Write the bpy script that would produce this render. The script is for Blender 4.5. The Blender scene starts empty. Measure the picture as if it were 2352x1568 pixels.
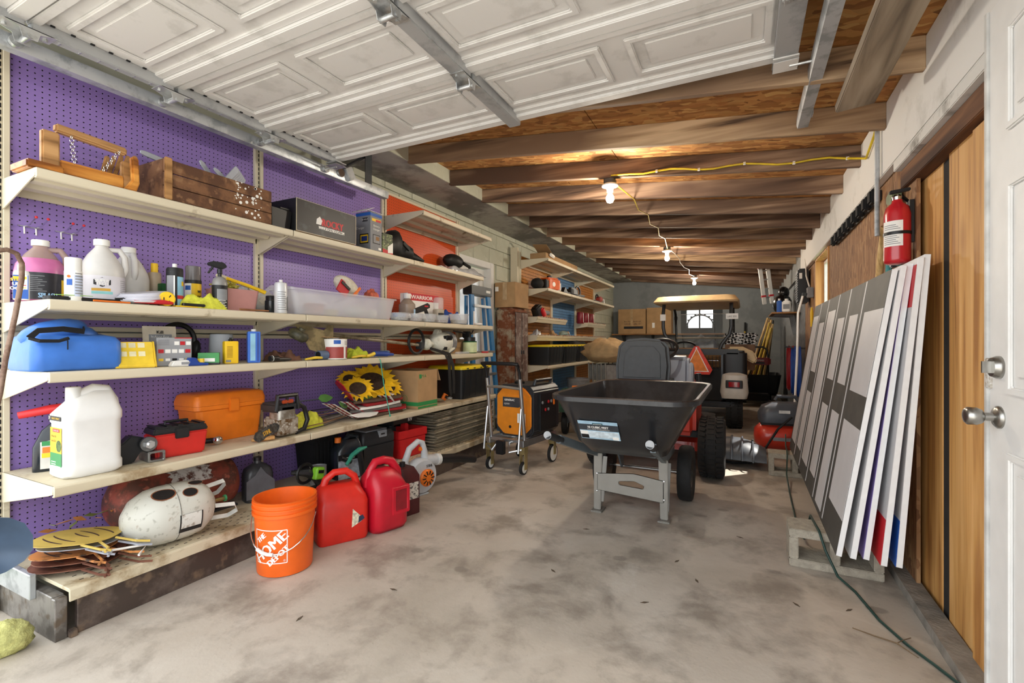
import bpy, bmesh, math, random
from mathutils import Vector, Matrix, noise
rnd = random.Random(7)
PI = math.pi
sc = bpy.context.scene
COL = sc.collection
# ------------------------------------------------------------------ camera, world, sun, exposure
HC = 1.17                                   # eye height
YAW = math.atan(534 / 1085.0)
cam_d = bpy.data.cameras.new('camera'); cam_d.sensor_width = 36.0; cam_d.lens = 36.0 * 1085 / 2352
cam_d.clip_start = 0.02; cam_d.clip_end = 200
cam = bpy.data.objects.new('camera', cam_d); COL.objects.link(cam)
cam.location = (0, 0, HC); cam.rotation_euler = (PI / 2, 0, YAW)
sc.camera = cam
w = bpy.data.worlds.new('sky'); sc.world = w; w.use_nodes = True
bg = w.node_tree.nodes['Background']
bg.inputs[0].default_value = (0.93, 0.97, 1.0, 1); bg.inputs[1].default_value = 2.2
sun_d = bpy.data.lights.new('sun', 'SUN'); sun_d.energy = 9.0; sun_d.angle = 0.01; sun_d.color = (1, .95, .87)
sun = bpy.data.objects.new('sun', sun_d); COL.objects.link(sun)
sun.rotation_euler = Vector((-.85, -.85, -1.62)).to_track_quat('-Z', 'Y').to_euler(); sun.location = (4, 8, 8)
sc.view_settings.view_transform = 'Standard'; sc.view_settings.look = 'None'
sc.view_settings.gamma = 1.0; sc.view_settings.use_curve_mapping = False
sc.view_settings.exposure = 0.62

# ------------------------------------------------------------------ site survey: sight lines to room coordinates
SN, CS = math.sin(YAW), math.cos(YAW)
def ray(u):
    a = (u - 1176) / 1085.0
    return -SN + CS * a, CS + SN * a
def on_z(u, v, z=0.0):
    t = (HC - z) * 1085.0 / (v - 785.0); dx, dy = ray(u)
    return Vector((dx * t, dy * t, z))
def on_x(u, v, x):
    dx, dy = ray(u); t = x / dx
    return Vector((x, dy * t, HC + (785.0 - v) / 1085.0 * t))
def on_y(u, v, y):
    dx, dy = ray(u); t = y / dy
    return Vector((dx * t, y, HC + (785.0 - v) / 1085.0 * t))
def yx(u, x):
    dx, dy = ray(u); return x * dy / dx

# ------------------------------------------------------------------ materials
MATS = {}
def srgb(h):
    if isinstance(h, (tuple, list)): return tuple(h[:3]) + (1,)
    h = h.lstrip('#'); o = []
    for i in (0, 2, 4):
        c = int(h[i:i + 2], 16) / 255
        o.append(c / 12.92 if c <= .04045 else ((c + .055) / 1.055) ** 2.4)
    return tuple(o) + (1,)
def new_mat(key):
    m = bpy.data.materials.new(key); m.use_nodes = True
    nt = m.node_tree; return m, nt, nt.nodes['Principled BSDF']
def N(nt, t, **k):
    n = nt.nodes.new(t)
    for a, b in k.items():
        if a.startswith('i_'): n.inputs[int(a[2:])].default_value = b
        else: setattr(n, a, b)
    return n
def coords(nt, scale=(1, 1, 1), world=False):
    if world:
        g = N(nt, 'ShaderNodeNewGeometry'); out = g.outputs['Position']
    else:
        g = N(nt, 'ShaderNodeTexCoord'); out = g.outputs['Object']
    mp = N(nt, 'ShaderNodeMapping'); mp.inputs['Scale'].default_value = scale
    nt.links.new(out, mp.inputs[0]); return mp.outputs[0]
def ramp(nt, fac, stops):
    r = N(nt, 'ShaderNodeValToRGB'); nt.links.new(fac, r.inputs[0])
    e = r.color_ramp.elements
    while len(e) < len(stops): e.new(0.5)
    for el, (p, c) in zip(e, stops): el.position = p; el.color = srgb(c)
    return r.outputs[0]
def mixc(nt, fac, a, b, mode='MIX'):
    m = N(nt, 'ShaderNodeMix', data_type='RGBA', blend_type=mode)
    for s, v in ((0, fac), (6, a), (7, b)):
        if hasattr(v, 'is_linked'): nt.links.new(v, m.inputs[s])
        elif s == 0: m.inputs[0].default_value = v
        else: m.inputs[s].default_value = srgb(v)
    return m.outputs[2]
def M(key, col=None, rough=.5, metal=0, var=.12, scale=14, bump=0, bscale=60, alpha=None, trans=0, emit=0, coat=0, spec=None):
    """plain material with mottling and fine relief"""
    if key in MATS: return MATS[key]
    m, nt, b = new_mat(key)
    c = srgb(col)
    b.inputs['Roughness'].default_value = rough; b.inputs['Metallic'].default_value = metal
    if var > 0:
        n = N(nt, 'ShaderNodeTexNoise'); n.inputs['Scale'].default_value = scale; n.inputs['Detail'].default_value = 4
        nt.links.new(coords(nt), n.inputs['Vector'])
        dk = tuple(x * (1 - var * 2) for x in c[:3]); lt = tuple(min(1, x * (1 + var)) for x in c[:3])
        nt.links.new(ramp(nt, n.outputs[0], [(.3, dk), (.7, lt)]), b.inputs['Base Color'])
    else: b.inputs['Base Color'].default_value = c
    if bump:
        n2 = N(nt, 'ShaderNodeTexNoise'); n2.inputs['Scale'].default_value = bscale; n2.inputs['Detail'].default_value = 3
        nt.links.new(coords(nt), n2.inputs['Vector'])
        bp = N(nt, 'ShaderNodeBump'); bp.inputs['Strength'].default_value = bump; bp.inputs['Distance'].default_value = .01
        nt.links.new(n2.outputs[0], bp.inputs['Height']); nt.links.new(bp.outputs[0], b.inputs['Normal'])
    if trans: b.inputs['Transmission Weight'].default_value = trans
    if alpha is not None: b.inputs['Alpha'].default_value = alpha
    if coat: b.inputs['Coat Weight'].default_value = coat
    if spec is not None: b.inputs['Specular IOR Level'].default_value = spec
    if emit:
        b.inputs['Emission Color'].default_value = c; b.inputs['Emission Strength'].default_value = emit
    MATS[key] = m; return m
def wood(key, light, mid, dark, axis=0, scale=3.0, stretch=14, rough=.7, knots=True, world=False, stain=None):
    if key in MATS: return MATS[key]
    m, nt, b = new_mat(key); b.inputs['Roughness'].default_value = rough
    s = [scale * stretch] * 3; s[axis] = scale
    co = coords(nt, tuple(s), world)
    n = N(nt, 'ShaderNodeTexNoise'); n.inputs['Scale'].default_value = 1; n.inputs['Detail'].default_value = 6; n.inputs['Distortion'].default_value = .6
    nt.links.new(co, n.inputs['Vector'])
    c = ramp(nt, n.outputs[0], [(.34, dark), (.49, mid), (.66, light)])
    s2 = [scale * 3] * 3; s2[axis] = scale * .8
    n2 = N(nt, 'ShaderNodeTexNoise'); n2.inputs['Scale'].default_value = 1; n2.inputs['Detail'].default_value = 3
    nt.links.new(coords(nt, tuple(s2), world), n2.inputs['Vector'])
    if stain:
        f = ramp(nt, n2.outputs[0], [(.38, '#ffffff'), (.62, '#000000')])
        c = mixc(nt, f, c, stain)
    if knots:
        v = N(nt, 'ShaderNodeTexVoronoi'); v.inputs['Scale'].default_value = 1
        s3 = [scale * 2.6] * 3; s3[axis] = scale * 1.1
        nt.links.new(coords(nt, tuple(s3), world), v.inputs['Vector'])
        f = ramp(nt, v.outputs['Distance'], [(.05, '#cccccc'), (.13, '#000000')])
        c = mixc(nt, f, c, dark)
    nt.links.new(c, b.inputs['Base Color'])
    bp = N(nt, 'ShaderNodeBump'); bp.inputs['Strength'].default_value = .25; bp.inputs['Distance'].default_value = .004
    nt.links.new(n.outputs[0], bp.inputs['Height']); nt.links.new(bp.outputs[0], b.inputs['Normal'])
    MATS[key] = m; return m
def worn(key, base, wear, amt=.5, scale=8, rough=.5, metal=0, wear2=None, detail=8, bump=.1):
    """painted or bare surface with rust, dirt or chips of their own shape"""
    if key in MATS: return MATS[key]
    m, nt, b = new_mat(key); b.inputs['Roughness'].default_value = rough; b.inputs['Metallic'].default_value = metal
    n = N(nt, 'ShaderNodeTexNoise'); n.inputs['Scale'].default_value = scale; n.inputs['Detail'].default_value = detail; n.inputs['Roughness'].default_value = .65
    nt.links.new(coords(nt), n.inputs['Vector'])
    f = ramp(nt, n.outputs[0], [(amt - .05, '#ffffff'), (amt + .07, '#000000')])
    c = mixc(nt, f, base, wear)
    if wear2:
        n3 = N(nt, 'ShaderNodeTexNoise'); n3.inputs['Scale'].default_value = scale * 3.1; n3.inputs['Detail'].default_value = 5
        nt.links.new(coords(nt), n3.inputs['Vector'])
        c = mixc(nt, ramp(nt, n3.outputs[0], [(.32, '#ffffff'), (.42, '#000000')]), c, wear2)
    nt.links.new(c, b.inputs['Base Color'])
    bp = N(nt, 'ShaderNodeBump'); bp.inputs['Strength'].default_value = bump; bp.inputs['Distance'].default_value = .01
    nt.links.new(n.outputs[0], bp.inputs['Height']); nt.links.new(bp.outputs[0], b.inputs['Normal'])
    MATS[key] = m; return m

# ------------------------------------------------------------------ mesh builder
class B:
    def __init__(s): s.v = []; s.f = []; s.m = Matrix()
    def at(s, loc=(0, 0, 0), rot=(0, 0, 0)):
        from mathutils import Euler
        s.m = Matrix.Translation(loc) @ Euler(rot).to_matrix().to_4x4(); return s
    def add(s, vs, fs):
        k = len(s.v); s.v += [s.m @ Vector(p) for p in vs]; s.f += [tuple(i + k for i in f) for f in fs]; return s
    def box(s, c, d):
        x, y, z = c; a, b, e = d[0] / 2, d[1] / 2, d[2] / 2
        return s.add([(x + i * a, y + j * b, z + k * e) for k in (-1, 1) for j in (-1, 1) for i in (-1, 1)],
                     [(0, 2, 3, 1), (4, 5, 7, 6), (0, 1, 5, 4), (2, 6, 7, 3), (0, 4, 6, 2), (1, 3, 7, 5)])
    def bb(s, x0, x1, y0, y1, z0, z1):
        return s.box(((x0 + x1) / 2, (y0 + y1) / 2, (z0 + z1) / 2), (abs(x1 - x0), abs(y1 - y0), abs(z1 - z0)))
    def frustum(s, c, d0, d1, h, off=(0, 0)):
        x, y, z = c; vs = []
        for k, (d, o) in enumerate(((d0, (0, 0)), (d1, off))):
            for j, i in ((-1, -1), (-1, 1), (1, 1), (1, -1)):
                vs.append((x + o[0] + i * d[0] / 2, y + o[1] + j * d[1] / 2, z + k * h))
        return s.add(vs, [(3, 2, 1, 0), (4, 5, 6, 7), (0, 1, 5, 4), (1, 2, 6, 5), (2, 3, 7, 6), (3, 0, 4, 7)])
    def rings(s, rs, cap=True, close=True):
        n = len(rs[0]); vs = [p for r in rs for p in r]; fs = []
        for i in range(len(rs) - 1):
            for j in range(n if close else n - 1):
                a, b = i * n + j, i * n + (j + 1) % n
                fs.append((a, b, b + n, a + n))
        if cap:
            fs.append(tuple(reversed(range(n)))); fs.append(tuple(range((len(rs) - 1) * n, len(rs) * n)))
        return s.add(vs, fs)
    def cyl(s, p0, p1, r0, r1=None, n=16, cap=True):
        r1 = r0 if r1 is None else r1
        return s.tube([p0, p1], [r0, r1], n, cap)
    def tube(s, path, r, n=8, cap=True, closed=False):
        P = [Vector(p) for p in path]; L = len(P); R = r if isinstance(r, (list, tuple)) else [r] * L
        rs = []; up = None
        for i, p in enumerate(P):
            if closed: d = (P[(i + 1) % L] - P[i - 1])
            else: d = P[min(i + 1, L - 1)] - P[max(i - 1, 0)]
            d.normalize()
            if up is None: up = Vector((0, 0, 1)) if abs(d.z) < .9 else Vector((1, 0, 0))
            x = up - d * up.dot(d)
            if x.length < 1e-6: x = d.orthogonal()
            x.normalize(); yv = d.cross(x); up = x
            rs.append([p + (x * math.cos(t) + yv * math.sin(t)) * R[i] for t in [2 * PI * k / n for k in range(n)]])
        if closed: rs.append(rs[0])
        return s.rings(rs, cap and not closed)
    def strip(s, path, w, th, side=(0, 0, 1)):
        """flat strap of width w along side, thickness th"""
        P = [Vector(p) for p in path]; sd = Vector(side).normalized(); rs = []
        for i, p in enumerate(P):
            d = (P[min(i + 1, len(P) - 1)] - P[max(i - 1, 0)]).normalized()
            x = sd - d * sd.dot(d); x.normalize(); n_ = d.cross(x)
            rs.append([p + x * w / 2 + n_ * th / 2, p - x * w / 2 + n_ * th / 2, p - x * w / 2 - n_ * th / 2, p + x * w / 2 - n_ * th / 2])
        return s.rings(rs)
    def lathe(s, prof, c=(0, 0, 0), n=24, axis='z', cap=True):
        rs = []
        for r, h in prof:
            ring = []
            for k in range(n):
                t = 2 * PI * k / n; a, b = r * math.cos(t), r * math.sin(t)
                q = {'z': (a, b, h), 'x': (h, a, b), 'y': (b, h, a)}[axis]
                ring.append((c[0] + q[0], c[1] + q[1], c[2] + q[2]))
            rs.append(ring)
        return s.rings(rs, cap)
    def prism(s, poly, d0, d1, plane='xz'):
        """extrude 2-D outline; plane xz extrudes along y, xy along z, yz along x"""
        f = {'xz': lambda a, b, d: (a, d, b), 'xy': lambda a, b, d: (a, b, d), 'yz': lambda a, b, d: (d, a, b)}[plane]
        n = len(poly)
        return s.add([f(a, b, d0) for a, b in poly] + [f(a, b, d1) for a, b in poly],
                     [tuple(reversed(range(n))), tuple(range(n, 2 * n))] + [(i, (i + 1) % n, n + (i + 1) % n, n + i) for i in range(n)])
    def slab(s, poly, hole, d0, d1, plane='xz'):
        """outline with a hole of the same vertex count, extruded"""
        f = {'xz': lambda a, b, d: (a, d, b), 'xy': lambda a, b, d: (a, b, d), 'yz': lambda a, b, d: (d, a, b)}[plane]
        n = len(poly); vs = [f(a, b, d) for d in (d0, d1) for P in (poly, hole) for a, b in P]; fs = []
        for i in range(n):
            j = (i + 1) % n
            fs += [(i, n + i, n + j, j), (2 * n + i, 2 * n + j, 3 * n + j, 3 * n + i), (i, j, 2 * n + j, 2 * n + i), (n + i, 3 * n + i, 3 * n + j, n + j)]
        return s.add(vs, fs)
    def ball(s, c, r, n=16, m=10, squash=(1, 1, 1)):
        rs = []
        for i in range(1, m):
            t = PI * i / m
            rs.append([(c[0] + r * squash[0] * math.sin(t) * math.cos(2 * PI * k / n), c[1] + r * squash[1] * math.sin(t) * math.sin(2 * PI * k / n), c[2] - r * squash[2] * math.cos(t)) for k in range(n)])
        return s.rings(rs)
    def ring(s, c, R, r, n=24, m=8, axis='z', a0=0, a1=2 * PI):
        full = abs(a1 - a0 - 2 * PI) < 1e-6; P = []
        for k in range(n if full else n + 1):
            t = a0 + (a1 - a0) * k / n; a, b = R * math.cos(t), R * math.sin(t)
            q = {'z': (a, b, 0), 'x': (0, a, b), 'y': (a, 0, b)}[axis]
            P.append((c[0] + q[0], c[1] + q[1], c[2] + q[2]))
        return s.tube(P, r, m, closed=full)
    def rbox(s, c, d, r, n=4, h=None):
        """rounded-corner (plan) box, base at c"""
        return s.rings([rrect(c[0], c[1], d[0], d[1], r, c[2], n), rrect(c[0], c[1], d[0], d[1], r, c[2] + d[2], n)])
    def obj(s, name, mat, parent=None, bevel=0, seg=2, smooth=True, ang=32):
        me = bpy.data.meshes.new(name)
        if bevel:
            bm = bmesh.new(); vv = [bm.verts.new(p) for p in s.v]
            for f in s.f:
                try: bm.faces.new([vv[i] for i in f])
                except ValueError: pass
            bmesh.ops.recalc_face_normals(bm, faces=bm.faces)
            es = [e for e in bm.edges if len(e.link_faces) == 2 and e.calc_face_angle(0) > .6]
            if es: bmesh.ops.bevel(bm, geom=es, offset=bevel, segments=seg, affect='EDGES', clamp_overlap=True)
            bm.to_mesh(me); bm.free()
        else:
            me.from_pydata([tuple(p) for p in s.v], [], s.f)
            bm = bmesh.new(); bm.from_mesh(me); bmesh.ops.recalc_face_normals(bm, faces=bm.faces); bm.to_mesh(me); bm.free()
        if smooth:
            me.polygons.foreach_set('use_smooth', [True] * len(me.polygons))
            me.set_sharp_from_angle(angle=math.radians(ang))
        if mat is not None: me.materials.append(mat)
        o = bpy.data.objects.new(name, me); COL.objects.link(o)
        if parent is not None: o.parent = parent
        return o
def rrect(cx, cy, w, d, r, z, n=4):
    r = min(r, w / 2 - 1e-4, d / 2 - 1e-4); P = []
    for (sx, sy, a) in ((1, 1, 0), (-1, 1, PI / 2), (-1, -1, PI), (1, -1, 3 * PI / 2)):
        for k in range(n + 1):
            t = a + PI / 2 * k / n
            P.append((cx + sx * (w / 2 - r) + r * math.cos(t), cy + sy * (d / 2 - r) + r * math.sin(t), z))
    return P
def tag(o, label, cat, group=None, kind=None):
    if label: o['label'] = label
    if cat: o['category'] = cat
    if group: o['group'] = group
    if kind: o['kind'] = kind
    return o
def thing(name, label, cat, loc=(0, 0, 0), rz=0, group=None, rot=None):
    o = bpy.data.objects.new(name, None); COL.objects.link(o); o.empty_display_size = .05
    o.location = loc; o.rotation_euler = rot if rot else (0, 0, rz)
    return tag(o, label, cat, group)
def struct(o): o['kind'] = 'structure'; return o
ORD = ['first', 'second', 'third', 'fourth', 'fifth', 'sixth', 'seventh', 'eighth', 'ninth', 'tenth'] + ['%dth' % k for k in range(11, 30)]
ORD[20] = '21st'; ORD[21] = '22nd'
def stuff(o): o['kind'] = 'stuff'; return o
def dup(o, parent=None):
    c = o.copy(); COL.objects.link(c); c.parent = parent
    for ch in list(o.children): dup(ch, c)
    return c
_tc = {}
def text_mesh(s):
    if s not in _tc:
        cu = bpy.data.curves.new('t', 'FONT'); cu.body = s; cu.align_x = 'CENTER'; cu.align_y = 'CENTER'; cu.resolution_u = 2
        o = bpy.data.objects.new('t', cu); me = o.to_mesh()
        vs = [tuple(v.co) for v in me.vertices]; fs = [tuple(p.vertices) for p in me.polygons]
        o.to_mesh_clear(); bpy.data.objects.remove(o); bpy.data.curves.remove(cu); _tc[s] = (vs, fs)
    return _tc[s]
def text(parent, s, mat, o, h=.02, w=None, ux=(1, 0, 0), uy=(0, 0, 1), name='lettering', fn=None, bold=0):
    vs, fs = text_mesh(s)
    x0, x1 = min(v[0] for v in vs), max(v[0] for v in vs); y0, y1 = min(v[1] for v in vs), max(v[1] for v in vs)
    sy = h / (y1 - y0); sx = w / (x1 - x0) if w else sy
    ux, uy, o = Vector(ux), Vector(uy), Vector(o); cx, cy = (x0 + x1) / 2, (y0 + y1) / 2
    b = B()
    for dx in ([0] if not bold else [-bold, 0, bold]):
        nrm = ux.cross(uy) * (.0002 * (1 + (dx != 0) * (1.5 if dx > 0 else .7)))
        P = []
        for v in vs:
            a, c = (v[0] - cx) * sx + dx, (v[1] - cy) * sy
            P.append(fn(a, c) if fn else o + ux * a + uy * c + nrm)
        b.add(P, fs)
    me = bpy.data.meshes.new(name); me.from_pydata([tuple(p) for p in b.v], [], b.f); me.materials.append(mat)
    ob = bpy.data.objects.new(name, me); COL.objects.link(ob); ob.parent = parent; return ob
def plate(parent, name, mat, o, w, h, ux=(1, 0, 0), uy=(0, 0, 1), th=.0008):
    """thin label centred at o"""
    ux, uy, o = Vector(ux), Vector(uy), Vector(o); n = ux.cross(uy) * th
    b = B(); P = [o + ux * (i * w / 2) + uy * (j * h / 2) for i, j in ((-1, -1), (1, -1), (1, 1), (-1, 1))]
    b.add(P + [p + n for p in P], [(3, 2, 1, 0), (4, 5, 6, 7), (0, 1, 5, 4), (1, 2, 6, 5), (2, 3, 7, 6), (3, 0, 4, 7)])
    return b.obj(name, mat, parent, smooth=False)
def prints(parent, y, items, name='print', th=.0006):
    """flat print on a front face (facing -y): (xc, zc, w, h, mat)"""
    by = {}
    for k, (x, z, a, c, m) in enumerate(items): by.setdefault(m.name, (m, B()))[1].box((x, y - th * (1 + .4 * (k % 7)), z), (a, th * 2, c))
    return [(stuff if len(b.v) > 8 else (lambda q: q))(b.obj(name, m, parent, smooth=False)) for m, b in by.values()]
def wrap(parent, name, mat, r, z0, z1, a0, a1, n=14, c=(0, 0)):
    """label sheet on an upright cylinder; angle 0 faces -y"""
    b = B(); P = []
    for z in (z0, z1):
        for k in range(n + 1):
            t = a0 + (a1 - a0) * k / n; P.append((c[0] + r * math.sin(t), c[1] - r * math.cos(t), z))
    b.add(P, [(k, k + 1, n + 2 + k, n + 1 + k) for k in range(n)])
    return b.obj(name, mat, parent)
def cylmap(r, z, a=0.0, e=.0012, c=(0, 0)):
    return lambda x, y: Vector((c[0] + (r + e) * math.sin(a + x / r), c[1] - (r + e) * math.cos(a + x / r), z + y))
def cloth(name, mat, parent, w, d, h, seed=0, nx=18, ny=14, amp=.35, base=.0):
    """crumpled cloth heap with a hem, built as a closed shell"""
    b = B(); vs = []; so = Vector((seed * 3.7, seed * 1.3, 0))
    for j in range(ny + 1):
        for i in range(nx + 1):
            x, y = i / nx * 2 - 1, j / ny * 2 - 1
            q = max(0, 1 - max(abs(x), abs(y)) ** 2.4)
            k = noise.noise(Vector((x * 1.6, y * 1.6, seed)) + so); k2 = noise.noise(Vector((x * 4, y * 4, seed + 5)) + so)
            e = 1 + .16 * k + .07 * k2
            vs.append((x * w / 2 * e, y * d / 2 * e, base + .004 + h * (q ** .55) * (1 - amp * .5 + amp * 1.3 * k + amp * .55 * k2)))
    for p in list(vs): vs.append((p[0], p[1], max(base, p[2] - .006 - .25 * (p[2] - base))))
    n = (nx + 1) * (ny + 1); W = nx + 1; fs = []
    for j in range(ny):
        for i in range(nx):
            a = j * W + i; fs.append((a, a + 1, a + W + 1, a + W)); fs.append((n + a, n + a + W, n + a + W + 1, n + a + 1))
    rim = [i for i in range(W)] + [j * W + nx for j in range(1, ny + 1)] + [ny * W + i for i in range(nx - 1, -1, -1)] + [j * W for j in range(ny - 1, 0, -1)]
    for k in range(len(rim)):
        a, c = rim[k], rim[(k + 1) % len(rim)]; fs.append((a, n + a, n + c, c))
    b.add(vs, fs); return b.obj(name, mat, parent, ang=80)
def lump(name, m, par, r, sq, seed, amp=.3):
    b = B(); rs = []
    for i in range(0, 15):
        t = PI * (.02 + .96 * i / 14); ring = []
        for k in range(26):
            q = Vector((math.sin(t) * math.cos(2 * PI * k / 26), math.sin(t) * math.sin(2 * PI * k / 26), -math.cos(t)))
            d = 1 + amp * abs(noise.noise(q * 2.3 + Vector((seed, 0, 0)))) + amp * .6 * noise.noise(q * 5 + Vector((0, seed, 0)))
            ring.append((q.x * r * sq[0] * d, q.y * r * sq[1] * d, max(0, r * sq[2] * (q.z * d + .75))))
        rs.append(ring)
    return b.rings(rs).obj(name, m, par, ang=179)
# ------------------------------------------------------------------ shared materials
CREAM = worn('cream_paint', '#d9cfb6', '#8d7a58', .3, 5, .45, 0, None, 8, .05)
CREAM2 = worn('cream_dusty', '#d0c5aa', '#a08c6c', .42, 4, .6, 0, None, 8, .05)
STEEL = worn('galvanised', '#bfc3c6', '#9a9fa2', .45, 9, .38, .45)
CHROME = M('chrome', '#d8dadc', .16, 1, .05)
DKSTEEL = M('dark_steel', '#4a4d50', .45, .6)
BLACK = M('black_plastic', '#17181a', .42, 0, .1)
BLACKM = M('black_matte', '#101012', .8, 0, .15)
RUBBER = M('rubber', '#1b1b1c', .75, 0, .15, 30, .15, 120)
WHITE = M('white_plastic', '#e9e8e4', .4, 0, .03)
PAPER = M('white_print', '#f2f1ec', .6, 0, 0)
INK = M('black_ink', '#121214', .5, 0, 0)
GREYP = M('grey_print', '#8b8d90', .6, 0, .08)
REDP = M('red_print', '#c3202a', .5, 0, 0)
YELP = M('yellow_print', '#f2c61e', .5, 0, 0)
BLUP = M('blue_print', '#2059b0', .5, 0, 0)
GRNP = M('green_print', '#2d8a4b', .5, 0, 0)
ORGP = M('orange_print', '#e8761c', .5, 0, 0)
CARD = M('cardboard', '#b08d63', .85, 0, .07, 9)
CARD2 = M('cardboard_dark', '#94714b', .85, 0, .08, 9)
CLEAR = M('clear_plastic', '#e4e8ea', .18, 0, 0, alpha=.30)
FROST = M('frosted_plastic', '#eceef2', .3, 0, 0, alpha=.3)
def concrete_floor():
    m, nt, b = new_mat('concrete_floor')
    def nz(s, d=5, r=.6, dist=0):
        n = N(nt, 'ShaderNodeTexNoise'); n.inputs['Scale'].default_value = s; n.inputs['Detail'].default_value = d
        n.inputs['Roughness'].default_value = r; n.inputs['Distortion'].default_value = dist
        nt.links.new(coords(nt, world=True), n.inputs['Vector']); return n.outputs[0]
    c = ramp(nt, nz(.9, 6, .6, .4), [(.3, '#a2988a'), (.5, '#b9afa2'), (.7, '#cac2b7')])
    f = ramp(nt, nz(3.1, 8, .66, .25), [(.48, '#000000'), (.63, '#d4d4d4')])
    c = mixc(nt, f, c, '#7a7065')
    f = ramp(nt, nz(5.5, 4, .5, .3), [(.56, '#000000'), (.74, '#8a8a8a')])
    c = mixc(nt, f, c, '#6c645b')
    f = ramp(nt, nz(1.3, 9, .75, 1.2), [(.6, '#000000'), (.72, '#999999')])
    c = mixc(nt, f, c, '#d8d4cd')
    f = ramp(nt, nz(60, 2), [(.66, '#000000'), (.72, '#777777')])
    c = mixc(nt, f, c, '#5d574f')
    # round drips
    v = N(nt, 'ShaderNodeTexVoronoi'); v.inputs['Scale'].default_value = 2.6; v.inputs['Randomness'].default_value = 1
    nt.links.new(coords(nt, (1, 1.4, 1), True), v.inputs['Vector'])
    wob = N(nt, 'ShaderNodeMath', operation='ADD'); nt.links.new(v.outputs['Distance'], wob.inputs[0])
    sm = N(nt, 'ShaderNodeMath', operation='MULTIPLY'); nt.links.new(nz(9, 3), sm.inputs[0]); sm.inputs[1].default_value = .22
    nt.links.new(sm.outputs[0], wob.inputs[1])
    f = ramp(nt, wob.outputs[0], [(.205, '#c4c4c4'), (.24, '#000000')])
    c = mixc(nt, f, c, '#7a7269')
    # hairline cracks
    v2 = N(nt, 'ShaderNodeTexVoronoi', feature='DISTANCE_TO_EDGE'); v2.inputs['Scale'].default_value = .33
    wv = N(nt, 'ShaderNodeTexNoise'); wv.inputs['Scale'].default_value = 5; wv.inputs['Detail'].default_value = 5
    nt.links.new(coords(nt, world=True), wv.inputs['Vector'])
    add = N(nt, 'ShaderNodeMix', data_type='VECTOR'); add.inputs[0].default_value = .1
    nt.links.new(coords(nt, world=True), add.inputs[4]); nt.links.new(wv.outputs[1], add.inputs[5])
    nt.links.new(add.outputs[1], v2.inputs['Vector'])
    f = ramp(nt, v2.outputs['Distance'], [(.0008, '#505050'), (.0022, '#000000')])
    c = mixc(nt, f, c, '#e0dcd5')
    nt.links.new(c, b.inputs['Base Color'])
    r = ramp(nt, nz(3.1, 8, .66, .25), [(.4, (.62, .62, .62)), (.7, (.42, .42, .42))]); nt.links.new(r, b.inputs['Roughness'])
    bp = N(nt, 'ShaderNodeBump'); bp.inputs['Strength'].default_value = .25; bp.inputs['Distance'].default_value = .006
    nt.links.new(nz(25, 6), bp.inputs['Height']); nt.links.new(bp.outputs[0], b.inputs['Normal'])
    return m
def osb(key, cols, scale=22, stretch=(1, .45, 1), stain=None):
    m, nt, b = new_mat(key); b.inputs['Roughness'].default_value = .75
    v = N(nt, 'ShaderNodeTexVoronoi'); v.inputs['Scale'].default_value = scale
    wv = N(nt, 'ShaderNodeTexNoise'); wv.inputs['Scale'].default_value = 6
    nt.links.new(coords(nt, world=True), wv.inputs['Vector'])
    add = N(nt, 'ShaderNodeMix', data_type='VECTOR'); add.inputs[0].default_value = .12
    nt.links.new(coords(nt, stretch, True), add.inputs[4]); nt.links.new(wv.outputs[1], add.inputs[5])
    nt.links.new(add.outputs[1], v.inputs['Vector'])
    sep = N(nt, 'ShaderNodeSeparateColor'); nt.links.new(v.outputs['Color'], sep.inputs[0])
    c = ramp(nt, sep.outputs[0], [(i / (len(cols) - 1), x) for i, x in enumerate(cols)])
    if stain:
        n = N(nt, 'ShaderNodeTexNoise'); n.inputs['Scale'].default_value = 1.4; n.inputs['Detail'].default_value = 6
        nt.links.new(coords(nt, world=True), n.inputs['Vector'])
        c = mixc(nt, ramp(nt, n.outputs[0], [(.56, '#000000'), (.72, '#bbbbbb')]), c, stain)
    nt.links.new(c, b.inputs['Base Color'])
    bp = N(nt, 'ShaderNodeBump'); bp.inputs['Strength'].default_value = .3; bp.inputs['Distance'].default_value = .004
    nt.links.new(sep.outputs[1], bp.inputs['Height']); nt.links.new(bp.outputs[0], b.inputs['Normal'])
    return m
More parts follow.
